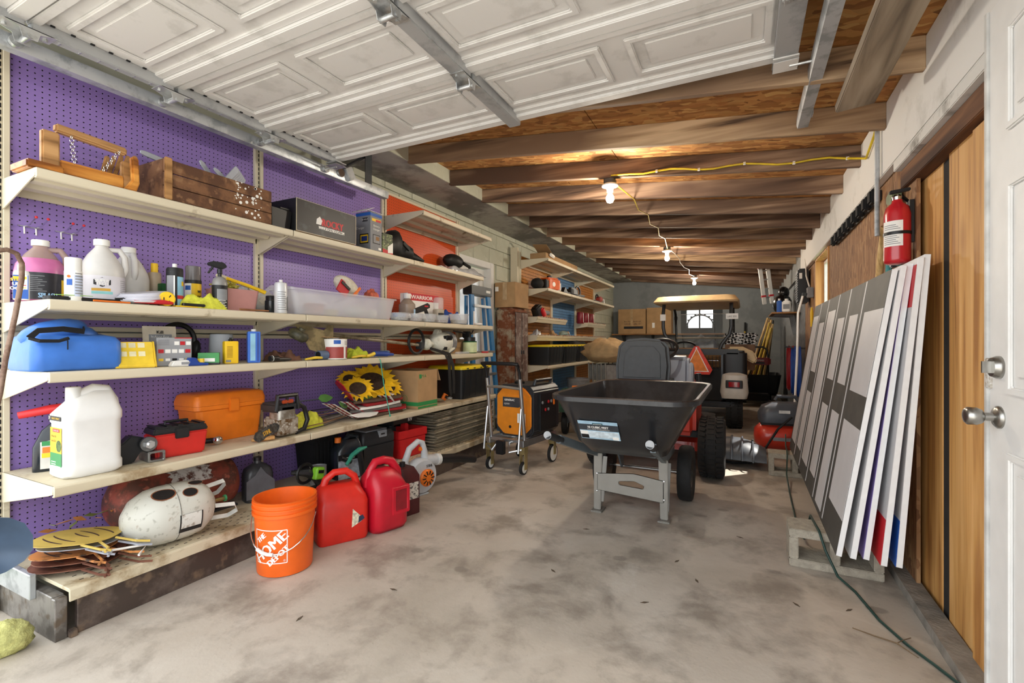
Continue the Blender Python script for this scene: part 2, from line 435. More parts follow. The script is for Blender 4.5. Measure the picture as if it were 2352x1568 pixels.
def pegboard(key, col, dirt):
    """perforated hardboard: one-inch grid of punched holes in the y-z plane"""
    m, nt, b = new_mat(key); b.inputs['Roughness'].default_value = .38
    g = N(nt, 'ShaderNodeNewGeometry'); sp = N(nt, 'ShaderNodeSeparateXYZ'); nt.links.new(g.outputs['Position'], sp.inputs[0])
    def mth(op, a, bb=None):
        n = N(nt, 'ShaderNodeMath', operation=op)
        for i, q in enumerate((a, bb)):
            if q is None: continue
            if hasattr(q, 'is_linked'): nt.links.new(q, n.inputs[i])
            else: n.inputs[i].default_value = q
        return n.outputs[0]
    dd = []
    for ax in (1, 2):
        q = mth('ABSOLUTE', mth('SUBTRACT', mth('FRACT', mth('MULTIPLY', sp.outputs[ax], 1 / .0254)), .5))
        dd.append(mth('MULTIPLY', q, q))
    d = mth('SQRT', mth('ADD', dd[0], dd[1]))
    hole = mth('LESS_THAN', d, .125)
    n = N(nt, 'ShaderNodeTexNoise'); n.inputs['Scale'].default_value = 3.5; n.inputs['Detail'].default_value = 8
    nt.links.new(coords(nt, world=True), n.inputs['Vector'])
    c = mixc(nt, ramp(nt, n.outputs[0], [(.5, '#000000'), (.72, '#888888')]), col, dirt)
    c = mixc(nt, hole, c, '#0b0808')
    nt.links.new(c, b.inputs['Base Color'])
    bp = N(nt, 'ShaderNodeBump'); bp.inputs['Strength'].default_value = .6; bp.inputs['Distance'].default_value = .004; bp.invert = True
    nt.links.new(hole, bp.inputs['Height']); nt.links.new(bp.outputs[0], b.inputs['Normal'])
    return m
PEGV = pegboard('pegboard_violet', '#937abf', '#745f98'); PEGR = pegboard('pegboard_orange', '#d4521f', '#93391a')
OSBC = osb('osb_roof', ['#80532c', '#ab713c', '#c48f52', '#96622f', '#d0a263'], 30, (.5, 1.5, 1), '#3f2412')
OSBW = osb('osb_wall', ['#6f4a2e', '#8c6341', '#a57c54', '#7d5636', '#b08a61'], 30, (1, 2.2, .45), '#5b3c26')
RAFT = wood('rafter_wood', '#b89b80', '#80644f', '#33241b', 0, .9, 16, .8, True, True, '#5a4436')
RAFT2 = wood('rafter_wood_pale', '#d6b994', '#ab8c6a', '#463327', 0, .9, 16, .8, True, True, '#7d624b')
PINE = wood('pine_frame', '#e0b070', '#cf9a56', '#a8723a', 2, 1.1, 16, .6, True, True)
OLDW = wood('weathered_wood', '#a99a86', '#8a7b68', '#5b4e41', 1, 1.0, 12, .85, True, True, '#6b6258')
BLOCKW = worn('block_paint', '#c3c4b1', '#bbbca8', .45, 3, .7, 0, '#cbccbb', 6, .2)
BLOCKD = worn('block_raw', '#8f8f86', '#6d6d66', .48, 3, .85, 0, '#a9a99f', 8, .3)
GREYW = worn('grey_wall_paint', '#8b8f90', '#7c8081', .45, 1.5, .7, 0, None, 6, .2)
SOFF = worn('stained_soffit', '#a09d96', '#73706b', .5, 1.6, .85, 0, '#a5a29b', 9, .2)
DOORW = M('door_white', '#e6e5e2', .5, 0, .02)
GDW = worn('garage_door_white', '#dedcd9', '#cfcdc9', .4, 6, .5, 0, None, 6, .06)
HDRW = worn('header_white', '#e4e2de', '#c2bfb8', .36, 2, .7, 0, None, 8, .06)
# ------------------------------------------------------------------ the room
XL, XR, YB = -3.0, .72, 12.0
def rz(x): return 2.644 - .108 * (x + 2.5)          # underside of the rafters
FLOORM = concrete_floor()
struct(B().bb(-3.3, 1.1, .05, 12.2, -.12, 0).obj('floor', FLOORM, smooth=False))
struct(B().bb(-14, 14, -16, .05, -.14, -.012).obj('bounce_driveway', M('bounce_concrete', '#b3aea6', .8, 0, .1, 2), smooth=False))  # unseen apron outside, added to bounce daylight up into the garage
struct(B().bb(-30, 30, .05, 30, -.3, -.16).obj('lawn', M('lawn_green', '#5f7a3d', .9, 0, .2, 3), smooth=False))
curb = B().bb(.66, .74, 2.0, 12, 0, .045).obj('baseboard_right', M('curb_concrete', '#8d877e', .9, 0, .2, 9, .4), smooth=False); struct(curb)

# left wall: backing and single blocks where they show
wl = B()
wl.bb(-3.25, -3.016, .82, 4.58, 0, 2.8); wl.bb(-3.25, -3.016, 5.52, 12.1, 0, 2.8); wl.bb(-3.25, -3.016, 4.58, 5.52, 2.2, 2.8)
wall_l = struct(wl.obj('wall_left', BLOCKW, smooth=False))
blk = None
for r in range(14):
    z0 = r * .2; off = .2 * (r % 2)
    for k in range(-1, 30):
        y0 = .82 + k * .4 + off; yc = y0 + .2; zc = z0 + .1
        if y0 < .8 or y0 + .4 > 12.02 or zc > 2.72: continue
        show = (4.3 < yc < 6.3 and zc > .5) or (yc > 9.5 and zc > .5) or (zc > 2.35 and yc > 3.1)
        if not show: continue
        if 4.4 < yc < 5.7 and zc < 2.2: continue
        if blk is None:
            blk = B().box((0, 0, 0), (.02, .393, .193)).obj('block', BLOCKW, wall_l, .003, 1)
            o = blk
        else:
            o = blk.copy(); COL.objects.link(o)
        o.location = (-3.008, yc, zc)
# white side door in the left wall
d1 = B(); d1.bb(-3.2, -2.985, 4.58, 4.66, 0, 2.2).bb(-3.2, -2.985, 5.44, 5.52, 0, 2.2).bb(-3.2, -2.985, 4.66, 5.44, 2.12, 2.2)
d1 = struct(d1.obj('door_1', DOORW, None, .004))
lf = B(); lf.slab([(4.67, .02), (5.43, .02), (5.43, 2.11), (4.67, 2.11)], [(4.79, 1.0), (5.31, 1.0), (5.31, 1.98), (4.79, 1.98)], -3.12, -3.08, 'yz'); lf.obj('door_leaf', DOORW, d1, .003)
B().bb(-3.105, -3.1, 4.79, 5.31, 1.0, 1.98).obj('pane', M('frosted_glass', '#f4f6f8', .25, 0, 0, alpha=.7), d1, smooth=False)
# deep concrete beam carried along the left wall
trim1 = B().bb(-3.25, -2.5, .6, 12.1, 2.66, 2.96).obj('trim_1', SOFF, smooth=False); struct(trim1)
b = B().bb(-2.5, -2.488, .6, 12.1, 2.66, 2.83).obj('beam_face', BLOCKW, trim1, smooth=False)

# back wall with a small two-pane window
bw = B(); X0, X1, Z0, Z1 = -1.25, -.66, 1.49, 1.98
bw.bb(-3.25, X0, YB, YB + .15, 0, 2.95).bb(X1, 1.1, YB, YB + .15, 0, 2.95).bb(X0, X1, YB, YB + .15, 0, Z0).bb(X0, X1, YB, YB + .15, Z1, 2.95)
wall_b = struct(bw.obj('wall_back', GREYW, smooth=False))
DGRN = M('dark_frame', '#22282a', .6)
wn = B().slab([(X0 - .12, Z0 - .16), (X1 + .2, Z0 - .16), (X1 + .2, Z1 + .1), (X0 - .12, Z1 + .1)], [(X0, Z0), (X1, Z0), (X1, Z1), (X0, Z1)], YB - .03, YB + .1)
win2 = struct(wn.obj('window_2', DGRN, None, .004))
B().bb(-.97, -.94, YB, YB + .05, Z0, Z1).obj('mullion', DGRN, win2, smooth=False)
for a, c in ((X0, -.97), (-.94, X1)): B().bb(a, c, YB + .03, YB + .036, Z0, Z1).obj('pane', M('window_glass', '#f2f6f8', .05, 0, 0, alpha=.18), win2, smooth=False)
# coved joint lines of the back wall blocks
# right wall: oriented strand board, framed bay, grey far end
WY0, WY1, WZ0, WZ1 = 5.33, 6.23, 1.28, 2.09
wr = B()
wr.bb(XR, .735, 2.81, WY0, .045, 2.12).bb(XR, .735, WY1, 7.3, .045, 2.12).bb(XR, .735, WY0, WY1, .045, WZ0).bb(XR, .735, WY0, WY1, WZ1, 2.12)
wall_r = struct(wr.obj('wall_right', OSBW, smooth=False))
wo = B(); wo.bb(.84, .9, .3, WY0 - .3, 0, 2.6).bb(.8, .84, WY0 - .3, WY0, 0, 2.6).bb(.8, .84, WY1, 12.1, 0, 2.6).bb(.8, .84, WY0, WY1, 0, WZ0).bb(.8, .84, WY0, WY1, WZ1, 2.6)
wo.obj('sheathing', M('tar_paper', '#211f1f', .9), wall_r, smooth=False)
RIB = M('ribbed_grey', '#83878a', .6, .2)
rb = B()
for k in range(40):
    y = 7.3 + k * .1175; rb.prism([(XR, y), (XR - .012, y + .02), (XR - .012, y + .05), (XR, y + .07), (XR, y + .1175), (XR + .02, y + .1175), (XR + .02, y)], .045, 2.45, 'xy')
rb.obj('ribbed_panel', RIB, wall_r, smooth=False)
# white header along the top of the right wall
hd = B().bb(.675, .72, .9, 7.4, 2.075, 2.44); trim2 = struct(hd.obj('trim_2', HDRW, None, .004))
B().bb(.672, .72, .9, 2.98, 2.02, 2.068).obj('ledger', worn('ledger_white', '#d9d7d2', '#8a867f', .42, 4, .7), trim2, .003)
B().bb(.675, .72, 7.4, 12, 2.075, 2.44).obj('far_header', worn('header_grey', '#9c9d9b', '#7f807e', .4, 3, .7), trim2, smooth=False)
B().bb(.70, .84, 2.0, 2.98, 1.93, 2.02).obj('head_jamb', wood('dark_head', '#8a5f3c', '#6b452a', '#412616', 1, 1, 12, .8, True, True), trim2, .003)
B().bb(.757, .835, 2.54, 2.603, 0.01, 1.925).obj('gap_felt', M('felt_strip', '#2a2725', .95), wall_r, smooth=False)
for nm, (y0, y1, x0, z1) in (('stud', (2.605, 2.965, .755, 1.93)), ('stud', (2.245, 2.505, .745, 1.985)), ('jamb', (1.95, 2.24, .73, 1.925))):
    st = B().bb(x0, .84, y0, y1, 0.0, z1).obj(nm, PINE, wall_r, .004)
# window in the right wall
wf = B().slab([(WY0 - .0, WZ0), (WY1, WZ0), (WY1, WZ1), (WY0, WZ1)], [(WY0 + .035, WZ0 + .035), (WY1 - .035, WZ0 + .035), (WY1 - .035, WZ1 - .035), (WY0 + .035, WZ1 - .035)], XR - .012, .80, 'yz')
win1 = struct(wf.obj('window_1', PINE, None, .003))
vin = B().slab([(WY0 + .036, WZ0 + .036), (WY1 - .036, WZ0 + .036), (WY1 - .036, WZ1 - .036), (WY0 + .036, WZ1 - .036)], [(WY0 + .075, WZ0 + .075), (WY1 - .075, WZ0 + .075), (WY1 - .075, WZ1 - .075), (WY0 + .075, WZ1 - .075)], .785, .83, 'yz')
vin.obj('sash', WHITE, win1, .003)
B().bb(.79, .825, 5.76, 5.80, WZ0 + .07, WZ1 - .07).obj('meeting_rail', WHITE, win1, smooth=False)
for a, c in ((WY0 + .075, 5.76), (5.80, WY1 - .075)): B().bb(.803, .806, a, c, WZ0 + .075, WZ1 - .075).obj('pane', MATS['window_glass'], win1, smooth=False)

# entry door, closed, right edge of view
dz0, dz1 = .03, 2.165
dr = struct(B().bb(.665, .705, 1.01, 1.92, dz0, dz1).obj('door_2', DOORW, None, .003))
for (pz0, pz1) in ((.14, .86), (1.02, 1.62), (1.76, 2.06)):
    for (py0, py1) in ((1.54, 1.8), (1.13, 1.39)):
        g = B().slab([(py0, pz0), (py1, pz0), (py1, pz1), (py0, pz1)], [(py0 + .022, pz0 + .022), (py1 - .022, pz0 + .022), (py1 - .022, pz1 - .022), (py0 + .022, pz1 - .022)], .655, .668, 'yz')
        g.obj('moulding', DOORW, dr, .004); B().bb(.659, .668, py0 + .05, py1 - .05, pz0 + .05, pz1 - .05).obj('raised_panel', DOORW, dr, .005)
B().bb(.658, .706, 1.92, 1.935, dz0, dz1).obj('weather_strip', M('strip_white', '#d4d3cf', .6), dr, smooth=False)
SATIN = M('satin_nickel', '#a9a7a2', .3, 1, .06)
kb = B(); kb.lathe([(.033, 0), (.033, -.006), (.026, -.012), (.012, -.016), (.012, -.035), (.02, -.04), (.026, -.052), (.026, -.072), (.02, -.078), (.012, -.079)], (.665, 1.855, .95), 24, 'x'); kb.obj('door_knob', SATIN, dr, ang=50)
kb = B(); kb.lathe([(.033, 0), (.033, -.008), (.027, -.02), (.01, -.021)], (.665, 1.855, 1.095), 24, 'x'); kb.bb(.625, .646, 1.851, 1.859, 1.078, 1.112); kb.obj('deadbolt', SATIN, dr, ang=50)
B().bb(.655, .672, 1.9, 1.922, 1.03, 1.12).obj('strike_wear', worn('chipped_paint', '#dcdad5', '#a79c8d', .5, 40), dr, .002)

# roof: strand-board sheets on rafters
ce = B(); zt = .14
ceil = struct(B().prism([(-3.3, rz(-3.3) + zt + .02), (1.0, rz(1.0) + zt + .02), (1.0, rz(1.0) + zt + .1), (-3.3, rz(-3.3) + zt + .1)], .1, 12.2).obj('ceiling', M('roof_dark', '#3a2a1e', .9), smooth=False))
xs = [-2.62, -2.47, -.03, 1.1]
for j in range(10):
    y0, y1 = .1 + j * 1.22, .1 + (j + 1) * 1.22 - .006
    for i, (a, c) in enumerate(((-2.6, -.9 - .6 * (j % 2)), (-.894 - .6 * (j % 2), 1.0))):
        B().prism([(a, rz(a) + zt), (c, rz(c) + zt), (c, rz(c) + zt + .02), (a, rz(a) + zt + .02)], y0, y1).obj('roof_sheet', OSBC, ceil, smooth=False)
for k in range(-5, 15):
    y = 3.12 + .61 * k; m = RAFT2 if k in (0, -1, 6, 8) else RAFT
    a, c = -2.5, .676
    lo = [(a, rz(a)), (c, rz(c))] if k > -2 else [(a, rz(a)), (.05 - 1.6, rz(.05 - 1.6) + .0), (-1.55, 2.56), (.255, 2.475), (.255, rz(.255)), (c, rz(c))]
    if k <= -2: lo = [(a, rz(a)), (-2.47, rz(-2.47)), (-2.47, rz(-2.47) + .02), (-.3, 2.475), (.335, 2.475), (.345, rz(.345)), (c, rz(c))]
    B().prism(lo + [(c, rz(c) + zt), (a, rz(a) + zt)], y, y + .04).obj('rafter', m, ceil, .004 if k > -2 else 0, 1)
# weathered plank hung under the rafters
pk = struct(B().at((.455, 1.5, 2.262), (0, -.1, 0)).box((0, 0, 0), (.15, 2.3, .038)).obj('trim_3', OLDW, None, .004))

# ------------------------------------------------------------------ overhead garage door and its tracks
GX0, GX1, GZ = -2.545, .205, 2.42
gd = thing('garage_door', 'white panelled sectional overhead garage door, rolled up under the ceiling', 'garage door', (0, 0, GZ))
ys = [.29, .82, 1.354, 1.887, 2.42]
for s in range(4):
    y0, y1 = ys[s] + .004, ys[s + 1] - .004
    sec = B().bb(GX0, GX1, y0, y1, .02, .045); 
    sec.bb(GX0, GX1, y0, y0 + .035, .0, .03); sec.bb(GX0, GX1, y1 - .055, y1, -.006, .03); sec.bb(GX0, GX1, y1 - .09, y1 - .055, .008, .03)
    so = sec.obj('door_section', GDW, gd, .004)
    for k in range(4):
        x0 = GX0 + .09 + k * .666; x1 = x0 + .56; a, c = y0 + .09, y1 - .14
        fr = B().slab([(x0, a), (x1, a), (x1, c), (x0, c)], [(x0 + .03, a + .03), (x1 - .03, a + .03), (x1 - .03, c - .03), (x0 + .03, c - .03)], .006, .022, 'xy')
        fr.obj('panel_frame', GDW, so, .005)
        B().bb(x0 + .075, x1 - .075, a + .065, c - .065, .012, .022).obj('panel_field', GDW, so, .004)
STL = worn('stile_grey', '#b3b5b6', '#9c9ea0', .42, 7, .45, .3)
for s in range(4):
    y0, y1 = ys[s], ys[s + 1]
    for x, wd in ((GX0 + .02, .04), (-1.17, .07), (GX1 - .045, .09)):
        st = B().bb(x - wd / 2, x + wd / 2, y0 + .01, y1 - (.003 if s == 3 else .01), -.03, .021).obj('stile', STL, gd, .003)
    sl = B()
    for k in range(7): sl.box((GX0 + .046, y0 + .07 + k * .065, .018), (.008, .014, .006))
    stuff(sl.obj('slots', INK, gd, smooth=False))
    rv = B()
    for k in range(6):
        for dx in (-.008, .008): rv.cyl((GX0 + .02 + dx, y0 + .1 + k * .066, -.033), (GX0 + .02 + dx, y0 + .1 + k * .066, -.03), .003, n=6)
    stuff(rv.obj('rivets', CHROME, gd))
HNG = worn('hinge_zinc', '#c4c6c6', '#9d9fa0', .42, 12, .3, .6)
for s in range(1, 4):
    for x in (GX0 + .02, -1.17, GX1 - .045):
        y = ys[s]; h = B()
        h.prism([(y - .075, -.031), (y + .075, -.031), (y + .03, -.045), (y + .022, -.075), (y - .022, -.075), (y - .03, -.045)], x - .036, x - .033, 'yz')
        h.prism([(y - .075, -.031), (y + .075, -.031), (y + .03, -.045), (y + .022, -.075), (y - .022, -.075), (y - .03, -.045)], x + .033, x + .036, 'yz')
        h.bb(x - .036, x + .036, y - .08, y + .08, -.034, -.031)
        h.cyl((x - .042, y, -.062), (x + .042, y, -.062), .011, n=12)
        for dy in (-.06, .06): h.cyl((x - .01, y + dy, -.042), (x - .01, y + dy, -.034), .008, n=6)
        h.obj('hinge', HNG, gd)
for s in range(5):
    y = ys[s] - (.04 if s == 4 else 0)
    for sx, x in ((-1, GX0), (1, GX1)):
        r = B(); r.cyl((x - sx * .03, y, -.05), (x + sx * .085, y, -.05), .006, n=8); r.cyl((x + sx * .06, y, -.05), (x + sx * .08, y, -.05), .023, n=16)
        r.obj('roller', HNG, gd)
for x, sx in ((GX0 + .03, -1), (GX1 - .045, 1)):
    B().bb(x - .05, x + .05, 2.33, 2.425, -.034, -.028).bb(x - .05, x + .05, 2.33, 2.425, -.05, -.046).obj('corner_bracket', HNG if sx < 0 else GDW, gd, .003)
B().tube([(GX0, 2.41 + .012, .02), (GX1, 2.41 + .012, .02)], .012, 8).obj('bottom_seal', M('seal_grey', '#bdbcb9', .8), gd)
for nm, x, sg, lab in (('door_track', -2.655, 1, 'left'), ('door_track', .285, -1, 'right')):
    t = thing('door_track', 'galvanised garage door track along the purple pegboard shelving' if lab == 'left' else 'galvanised garage door track hanging below the bare rafters', 'track', (x, 0, 2.345), 0, 'garage door tracks')
    p = [(-.028, 0), (-.028, .05), (-.024, .05), (-.024, .004), (.02, .004), (.024, .02), (.024, .055), (.028, .055), (.028, .016), (.022, 0)]
    p = [(sg * a, c) for a, c in p]
    B().prism(p, .3, 3.04).obj('rail', STEEL, t)
    bl = B()
    for k in range(16): bl.cyl((sg * -.03, .4 + k * .17, .03), (sg * -.024, .4 + k * .17, .03), .006, n=8)
    stuff(bl.obj('bolts', DKSTEEL, t))
    if lab == 'left':
        B().bb(-.1, -.05, 2.55, 3.04, .03, .07).bb(-.055, -.028, 1.2, 3.04, .045, .06).obj('angle_rail', STEEL, t, .002)
        h = B().bb(-.03, .0, 2.83, 2.87, .03, .36).bb(.0, .004, 2.80, 2.87, .03, .36); h.tube([(-.02, 2.85, .3), (-.02, 2.55, .08)], .012, 4); h.obj('hanger', DKSTEEL, t)
        B().lathe([(.012, 0), (.03, 0), (.03, .012), (.012, .012)], (.03, 2.52, .045), 16, 'x').obj('pulley', CHROME, t)
        B().at((.02, 2.6, .06), (.5, 0, 0)).box((0, 0, 0), (.07, .07, .09)).obj('stop_clip', STEEL, t, .003)
    else:
        h = B().bb(.03, .034, 2.86, 2.92, .0, .1); h.obj('hanger', STEEL, t)
# ------------------------------------------------------------------ steel shop shelving along the left wall
XP = -2.92
def uprights(par, ys, x, z1):
    for y in ys:
        u = B().bb(x - .05, x + .012, y - .03, y - .008, 0, z1).bb(x - .05, x + .012, y + .008, y + .03, 0, z1).bb(x - .05, x - .0, y - .01, y + .01, 0, z1).obj('upright', CREAM, par, .002, 1)
        sl = B(); k = 0
        while .1 + k * .03 < z1 - .03:
            sl.box((x + .001, y, .1 + k * .03), (.003, .009, .019)); k += 1
        stuff(sl.obj('slots', INK, u, smooth=False))
def shelf(par, y0, y1, xb, xf, z, mat=None, lip=.042, top=None, br=(1, 1)):
    """tray with rolled lip, two hat channels below and a tapering bracket at each end; z is the top face"""
    m = mat or CREAM
    s = B().bb(xb, xf, y0 + .006, y1 - .006, z - .022, z)
    s.prism([(xf - .002, z), (xf + .007, z - .004), (xf + .007, z - lip + .006), (xf + .001, z - lip), (xf - .014, z - lip), (xf - .014, z - lip + .005), (xf - .004, z - lip + .006), (xf - .004, z - .004)], y0 + .004, y1 - .004)
    o = s.obj('shelf', top or m, par, .002, 1)
    d = xf - xb
    for c in (xb + d * .28, xb + d * .72):
        B().prism([(c - .045, z - .022), (c - .03, z - .042), (c + .03, z - .042), (c + .045, z - .022)], y0 + .02, y1 - .02).obj('channel', m, o, smooth=False)
    B().bb(xb - .002, xb + .012, y0 + .02, y1 - .02, z - .062, z - .022).obj('back_flange', m, o, smooth=False)
    for e, y in enumerate((y0, y1)):
        if not br[e]: continue
        yy = y + (.008 if e == 0 else -.008)
        B().prism([(xb, z), (xf - .012, z), (xf - .012, z - .032), (xf - .05, z - .042), (xb + .02, z - .13), (xb, z - .13)], yy - .003, yy + .003).obj('bracket', m, o, .001, 1)
    return o
g1 = thing('steel_shelving', 'long cream steel shop shelving with purple and orange pegboard backs', 'shelving')
PY = [.86, 2.08, 3.30, 4.52]; ZS = [1.878, 1.338, 1.048, .6]; XF = [-2.575, -2.46, -2.46, -2.42]
uprights(g1, PY, XP + .01, 2.53)
for i in range(3):
    a, c = PY[i] + .03, PY[i + 1] - .03; pm = PEGV if i < 2 else PEGR
    B().bb(XP - .006, XP, a, c, .2, 1.19).obj('back_panel', pm, g1, smooth=False); B().bb(XP - .006, XP, a, c, 1.243, 2.515).obj('back_panel', pm, g1, smooth=False)
    B().bb(XP - .01, XP + .008, a, c, 1.19, 1.213).bb(XP - .01, XP + .008, a, c, 1.22, 1.243).obj('panel_rail', CREAM, g1, .002, 1)
    B().bb(XP - .01, XP + .008, a, c, 2.51, 2.53).obj('top_rail', CREAM, g1, smooth=False)
    for s in range(4): shelf(g1, PY[i], PY[i + 1], XP + .01, XF[s], ZS[s], None, .042, CREAM2 if s == 3 else CREAM)
shelf(g1, PY[2], PY[3], XP + .01, -2.475, 2.3, worn('cream_soiled', '#cabfa8', '#7c5f3e', .36, 6, .5))
# bottom deck, kick plates and end plate
DKB = worn('kick_plate_brown', '#6f625a', '#4f443e', .5, 4, .45, .35, '#7d6a58', 8, .1)
for i in range(3):
    y0, y1 = PY[i] + (.03 if i == 0 else .003), PY[i + 1] - .003
    dk = B().bb(XP + .01, -2.365, y0, y1, .19, .205); dk.prism([(-2.37, .205), (-2.358, .2), (-2.358, .155), (-2.365, .155), (-2.368, .19)], y0, y1)
    dk = dk.obj('deck', CREAM2, g1, .002, 1)
    hb = B()
    for r in (-2.41, -2.47, -2.53):
        for k in range(int((y1 - y0 - .1) / .03)): hb.box((r + (.008 if k % 2 else -.008), y0 + .06 + k * .03, .2052), (.005, .014, .001))
    stuff(hb.obj('perforations', INK, dk, smooth=False))
    B().bb(-2.425, -2.4, y0 + (.04 if i == 0 else 0), y1 + .003, 0, .165).obj('kick_plate', DKB, g1, .003, 1)
ENDM = worn('end_plate_grey', '#8f8b86', '#5f5a55', .5, 6, .4, .5, '#6b5f52', 8, .1)
B().bb(XP, -2.43, .86, .9, 0, .17).bb(-2.43, -2.4, .86, .9, 0, .165).obj('end_plate', ENDM, g1, .003, 1)
B().bb(-2.9, -2.56, .84, .862, .135, .235).obj('end_bracket', STEEL, g1, .003, 1)
B().bb(-2.405, -2.38, .9, .925, 0, .03).obj('foot', DKB, g1, .003)

# second run further back: orange and blue slatted backs
SLO = M('slat_orange', '#b5752c', .5, 0, .1, 10); SLB = M('slat_blue', '#3f76a6', .5, 0, .1, 10)
g2 = thing('steel_shelving', 'cream steel shelving with orange and blue slatted backs beside the rusted cabinet', 'shelving')
QY = [6.08, 7.31, 8.54, 9.76]; XQ = -2.88
uprights(g2, QY, XQ + .01, 2.45)
B().bb(XQ - .1, XQ + .01, 6.0, 6.048, 0, 2.5).obj('end_panel', CREAM, g2, .003)
for i in range(3):
    a, c = QY[i] + .03, QY[i + 1] - .03; pm = SLB if i == 1 else SLO
    bp = B().bb(XQ - .012, XQ - .006, a, c, .2, 2.4).obj('back_panel', M('slat_gap', '#2c2118', .9), g2, smooth=False)
    for k in range(46):
        z = .24 + k * .047
        B().bb(XQ - .008, XQ, a, c, z, z + .042).obj('slat', pm, bp, smooth=False)
    for z, xf in ((2.33, -2.44), (1.912, -2.44)): shelf(g2, QY[i], QY[i + 1], XQ + .01, xf, z)
def bin_tray(y0, y1, xf, z):
    t = B().bb(XQ, xf, y0, y1, z - .012, z)
    t.prism([(xf, z + .02), (xf + .008, z + .02), (xf - .03, z - .06), (xf - .04, z - .06), (xf - .008, z)], y0, y1)
    o = t.obj('slanted_shelf', CREAM, g2, .002, 1)
    B().prism([(XQ, z + .02), (xf, z + .02), (xf - .035, z - .06), (XQ, z - .09)], y0 - .004, y0).obj('shelf_end', CREAM, o, smooth=False)
    n = int((y1 - y0) / .09); k = B()
    for q in range(n): k.bb(xf - .02, xf + .009, y0 + .04 + q * .09, y0 + .075 + q * .09, z + .018, z + .03)
    stuff(k.obj('tag_holders', worn('tag_strip', '#c9bfae', '#a3563e', .5, 30), o, smooth=False))
bin_tray(6.1, 7.33, -2.6, 1.50); bin_tray(8.5, 9.74, -2.6, 1.50); bin_tray(6.1, 9.74, -2.6, 1.24)
shelf(g2, QY[0], QY[1], XQ + .01, -2.44, .83); shelf(g2, QY[1], QY[2], XQ + .01, -2.44, .83); shelf(g2, QY[2], QY[3], XQ + .01, -2.44, .83)
B().bb(XQ, -2.36, 6.1, 9.74, .16, .2).obj('deck', CREAM2, g2, .003); B().bb(-2.42, -2.4, 6.1, 9.74, 0, .16).obj('kick_plate', DKB, g2, .003)
# ------------------------------------------------------------------ things on the near shelving
HP = PI / 2
def span(u1, u2, vt, xf):
    """y-extent and top height of something whose front stands at depth xf"""
    a, c = yx(u1, xf), yx(u2, xf); return a, c, on_x((u1 + u2) / 2, vt, xf).z
def put(name, label, cat, u1, u2, vt, z, xf, d, rz=HP, group=None):
    a, c, zt = span(u1, u2, vt, xf)
    o = thing(name, label, cat, (xf - d / 2, (a + c) / 2, z), rz, group)
    return o, c - a, zt - z
def can(par, r, h, body, cap, label=None, capr=None, caph=.3, n=24, dome=True):
    hb = h * (1 - caph)
    B().lathe([(r * .94, 0), (r, .004), (r, hb * .96), (r * .9, hb)], n=n).obj('body', body, par, ang=40)
    cr = capr or r * .92; z0 = hb - .002
    pr = [(cr, z0), (cr, h - cr * .3), (cr * .75, h), (.001, h)] if dome else [(cr, z0), (cr, h - .003), (cr * .93, h), (.001, h)]
    B().lathe(pr, n=n).obj('cap', cap, par, ang=40)
    if label: wrap(par, 'label', label, r + .0006, hb * .06, hb * .9, -2.2, 2.2, 22)
def jug(par, body, capm, h=.28, r=.078, liquid=None):
    k = h / .28
    B().lathe([(r * .9, 0), (r, .012 * k), (r, .135 * k), (r * .93, .165 * k), (r * .62, .215 * k), (r * .3, .25 * k), (r * .28, .262 * k)]).obj('body', body, par, ang=60)
    B().lathe([(r * .36, .258 * k), (r * .36, .282 * k), (r * .33, .285 * k), (.001, .285 * k)]).obj('cap', capm, par, ang=40)
    B().tube([(r * .3, 0, .243 * k), (r * .75, 0, .245 * k), (r * .98, 0, .215 * k), (r * 1.02, 0, .16 * k), (r * .9, 0, .13 * k)], [.012, .013, .013, .014, .012], 10).obj('handle', body, par, ang=60)
    if liquid: B().lathe([(r * .91, .001), (r * 1.01, .012 * k), (r * 1.01, .135 * k), (r * .94, .17 * k), (r * .76, .197 * k), (.001, .197 * k)]).obj('liquid', liquid, par, ang=60)
def lines(par, y, x0, x1, zs, m, hh=.003):
    prints(par, y, [((x0 + x1) / 2, z, abs(x1 - x0), hh, m) for z in zs])
def wraplines(par, m, r, a0, a1, zs, hh=.003):
    b = B()
    for i, z in enumerate(zs):
        e = a1 - (a1 - a0) * .3 * ((i * 37) % 5) / 5
        P = []
        for zz in (z, z + hh):
            for k in range(7):
                t = a0 + (e - a0) * k / 6; P.append(((r) * math.sin(t), -(r) * math.cos(t), zz))
        b.add(P, [(k, k + 1, 8 + k, 7 + k) for k in range(6)])
    return stuff(b.obj('small_print', m, par))
# ---- top shelf
Z1 = ZS[0] + .0015
VARN = wood('varnished_pine', '#e2a04a', '#c07a30', '#7d4718', 0, 2.0, 10, .3); VARN2 = wood('pale_varnish', '#c79a66', '#ab7f4e', '#7a5530', 0, 2.0, 10, .4)
a, c, zt = span(85, 318, 330, -2.62)
sw = thing('wooden_swing', 'small varnished wooden swing frame with chains lying on the top shelf', 'swing', (-2.70, (a + c) / 2, Z1), HP)
W = c - a
B().bb(-W / 2, -W * .1, .02, .08, 0, .05).obj('back_board', VARN2, sw, .006)
B().bb(-.16, -.1, -.06, -.03, .0, .185).obj('post', VARN2, sw, .006); B().bb(.13, .19, -.05, -.02, .0, .15).obj('post', VARN2, sw, .006)
B().at((.015, -.045, .2), (0, .06, 0)).box((0, 0, 0), (W * .72, .034, .036)).obj('top_beam', VARN2, sw, .007)
B().bb(-.1, .135, -.055, -.03, .015, .075).obj('rail', VARN, sw, .005); B().bb(-.22, -.1, -.1, .06, .0, .035).obj('seat', VARN, sw, .006)
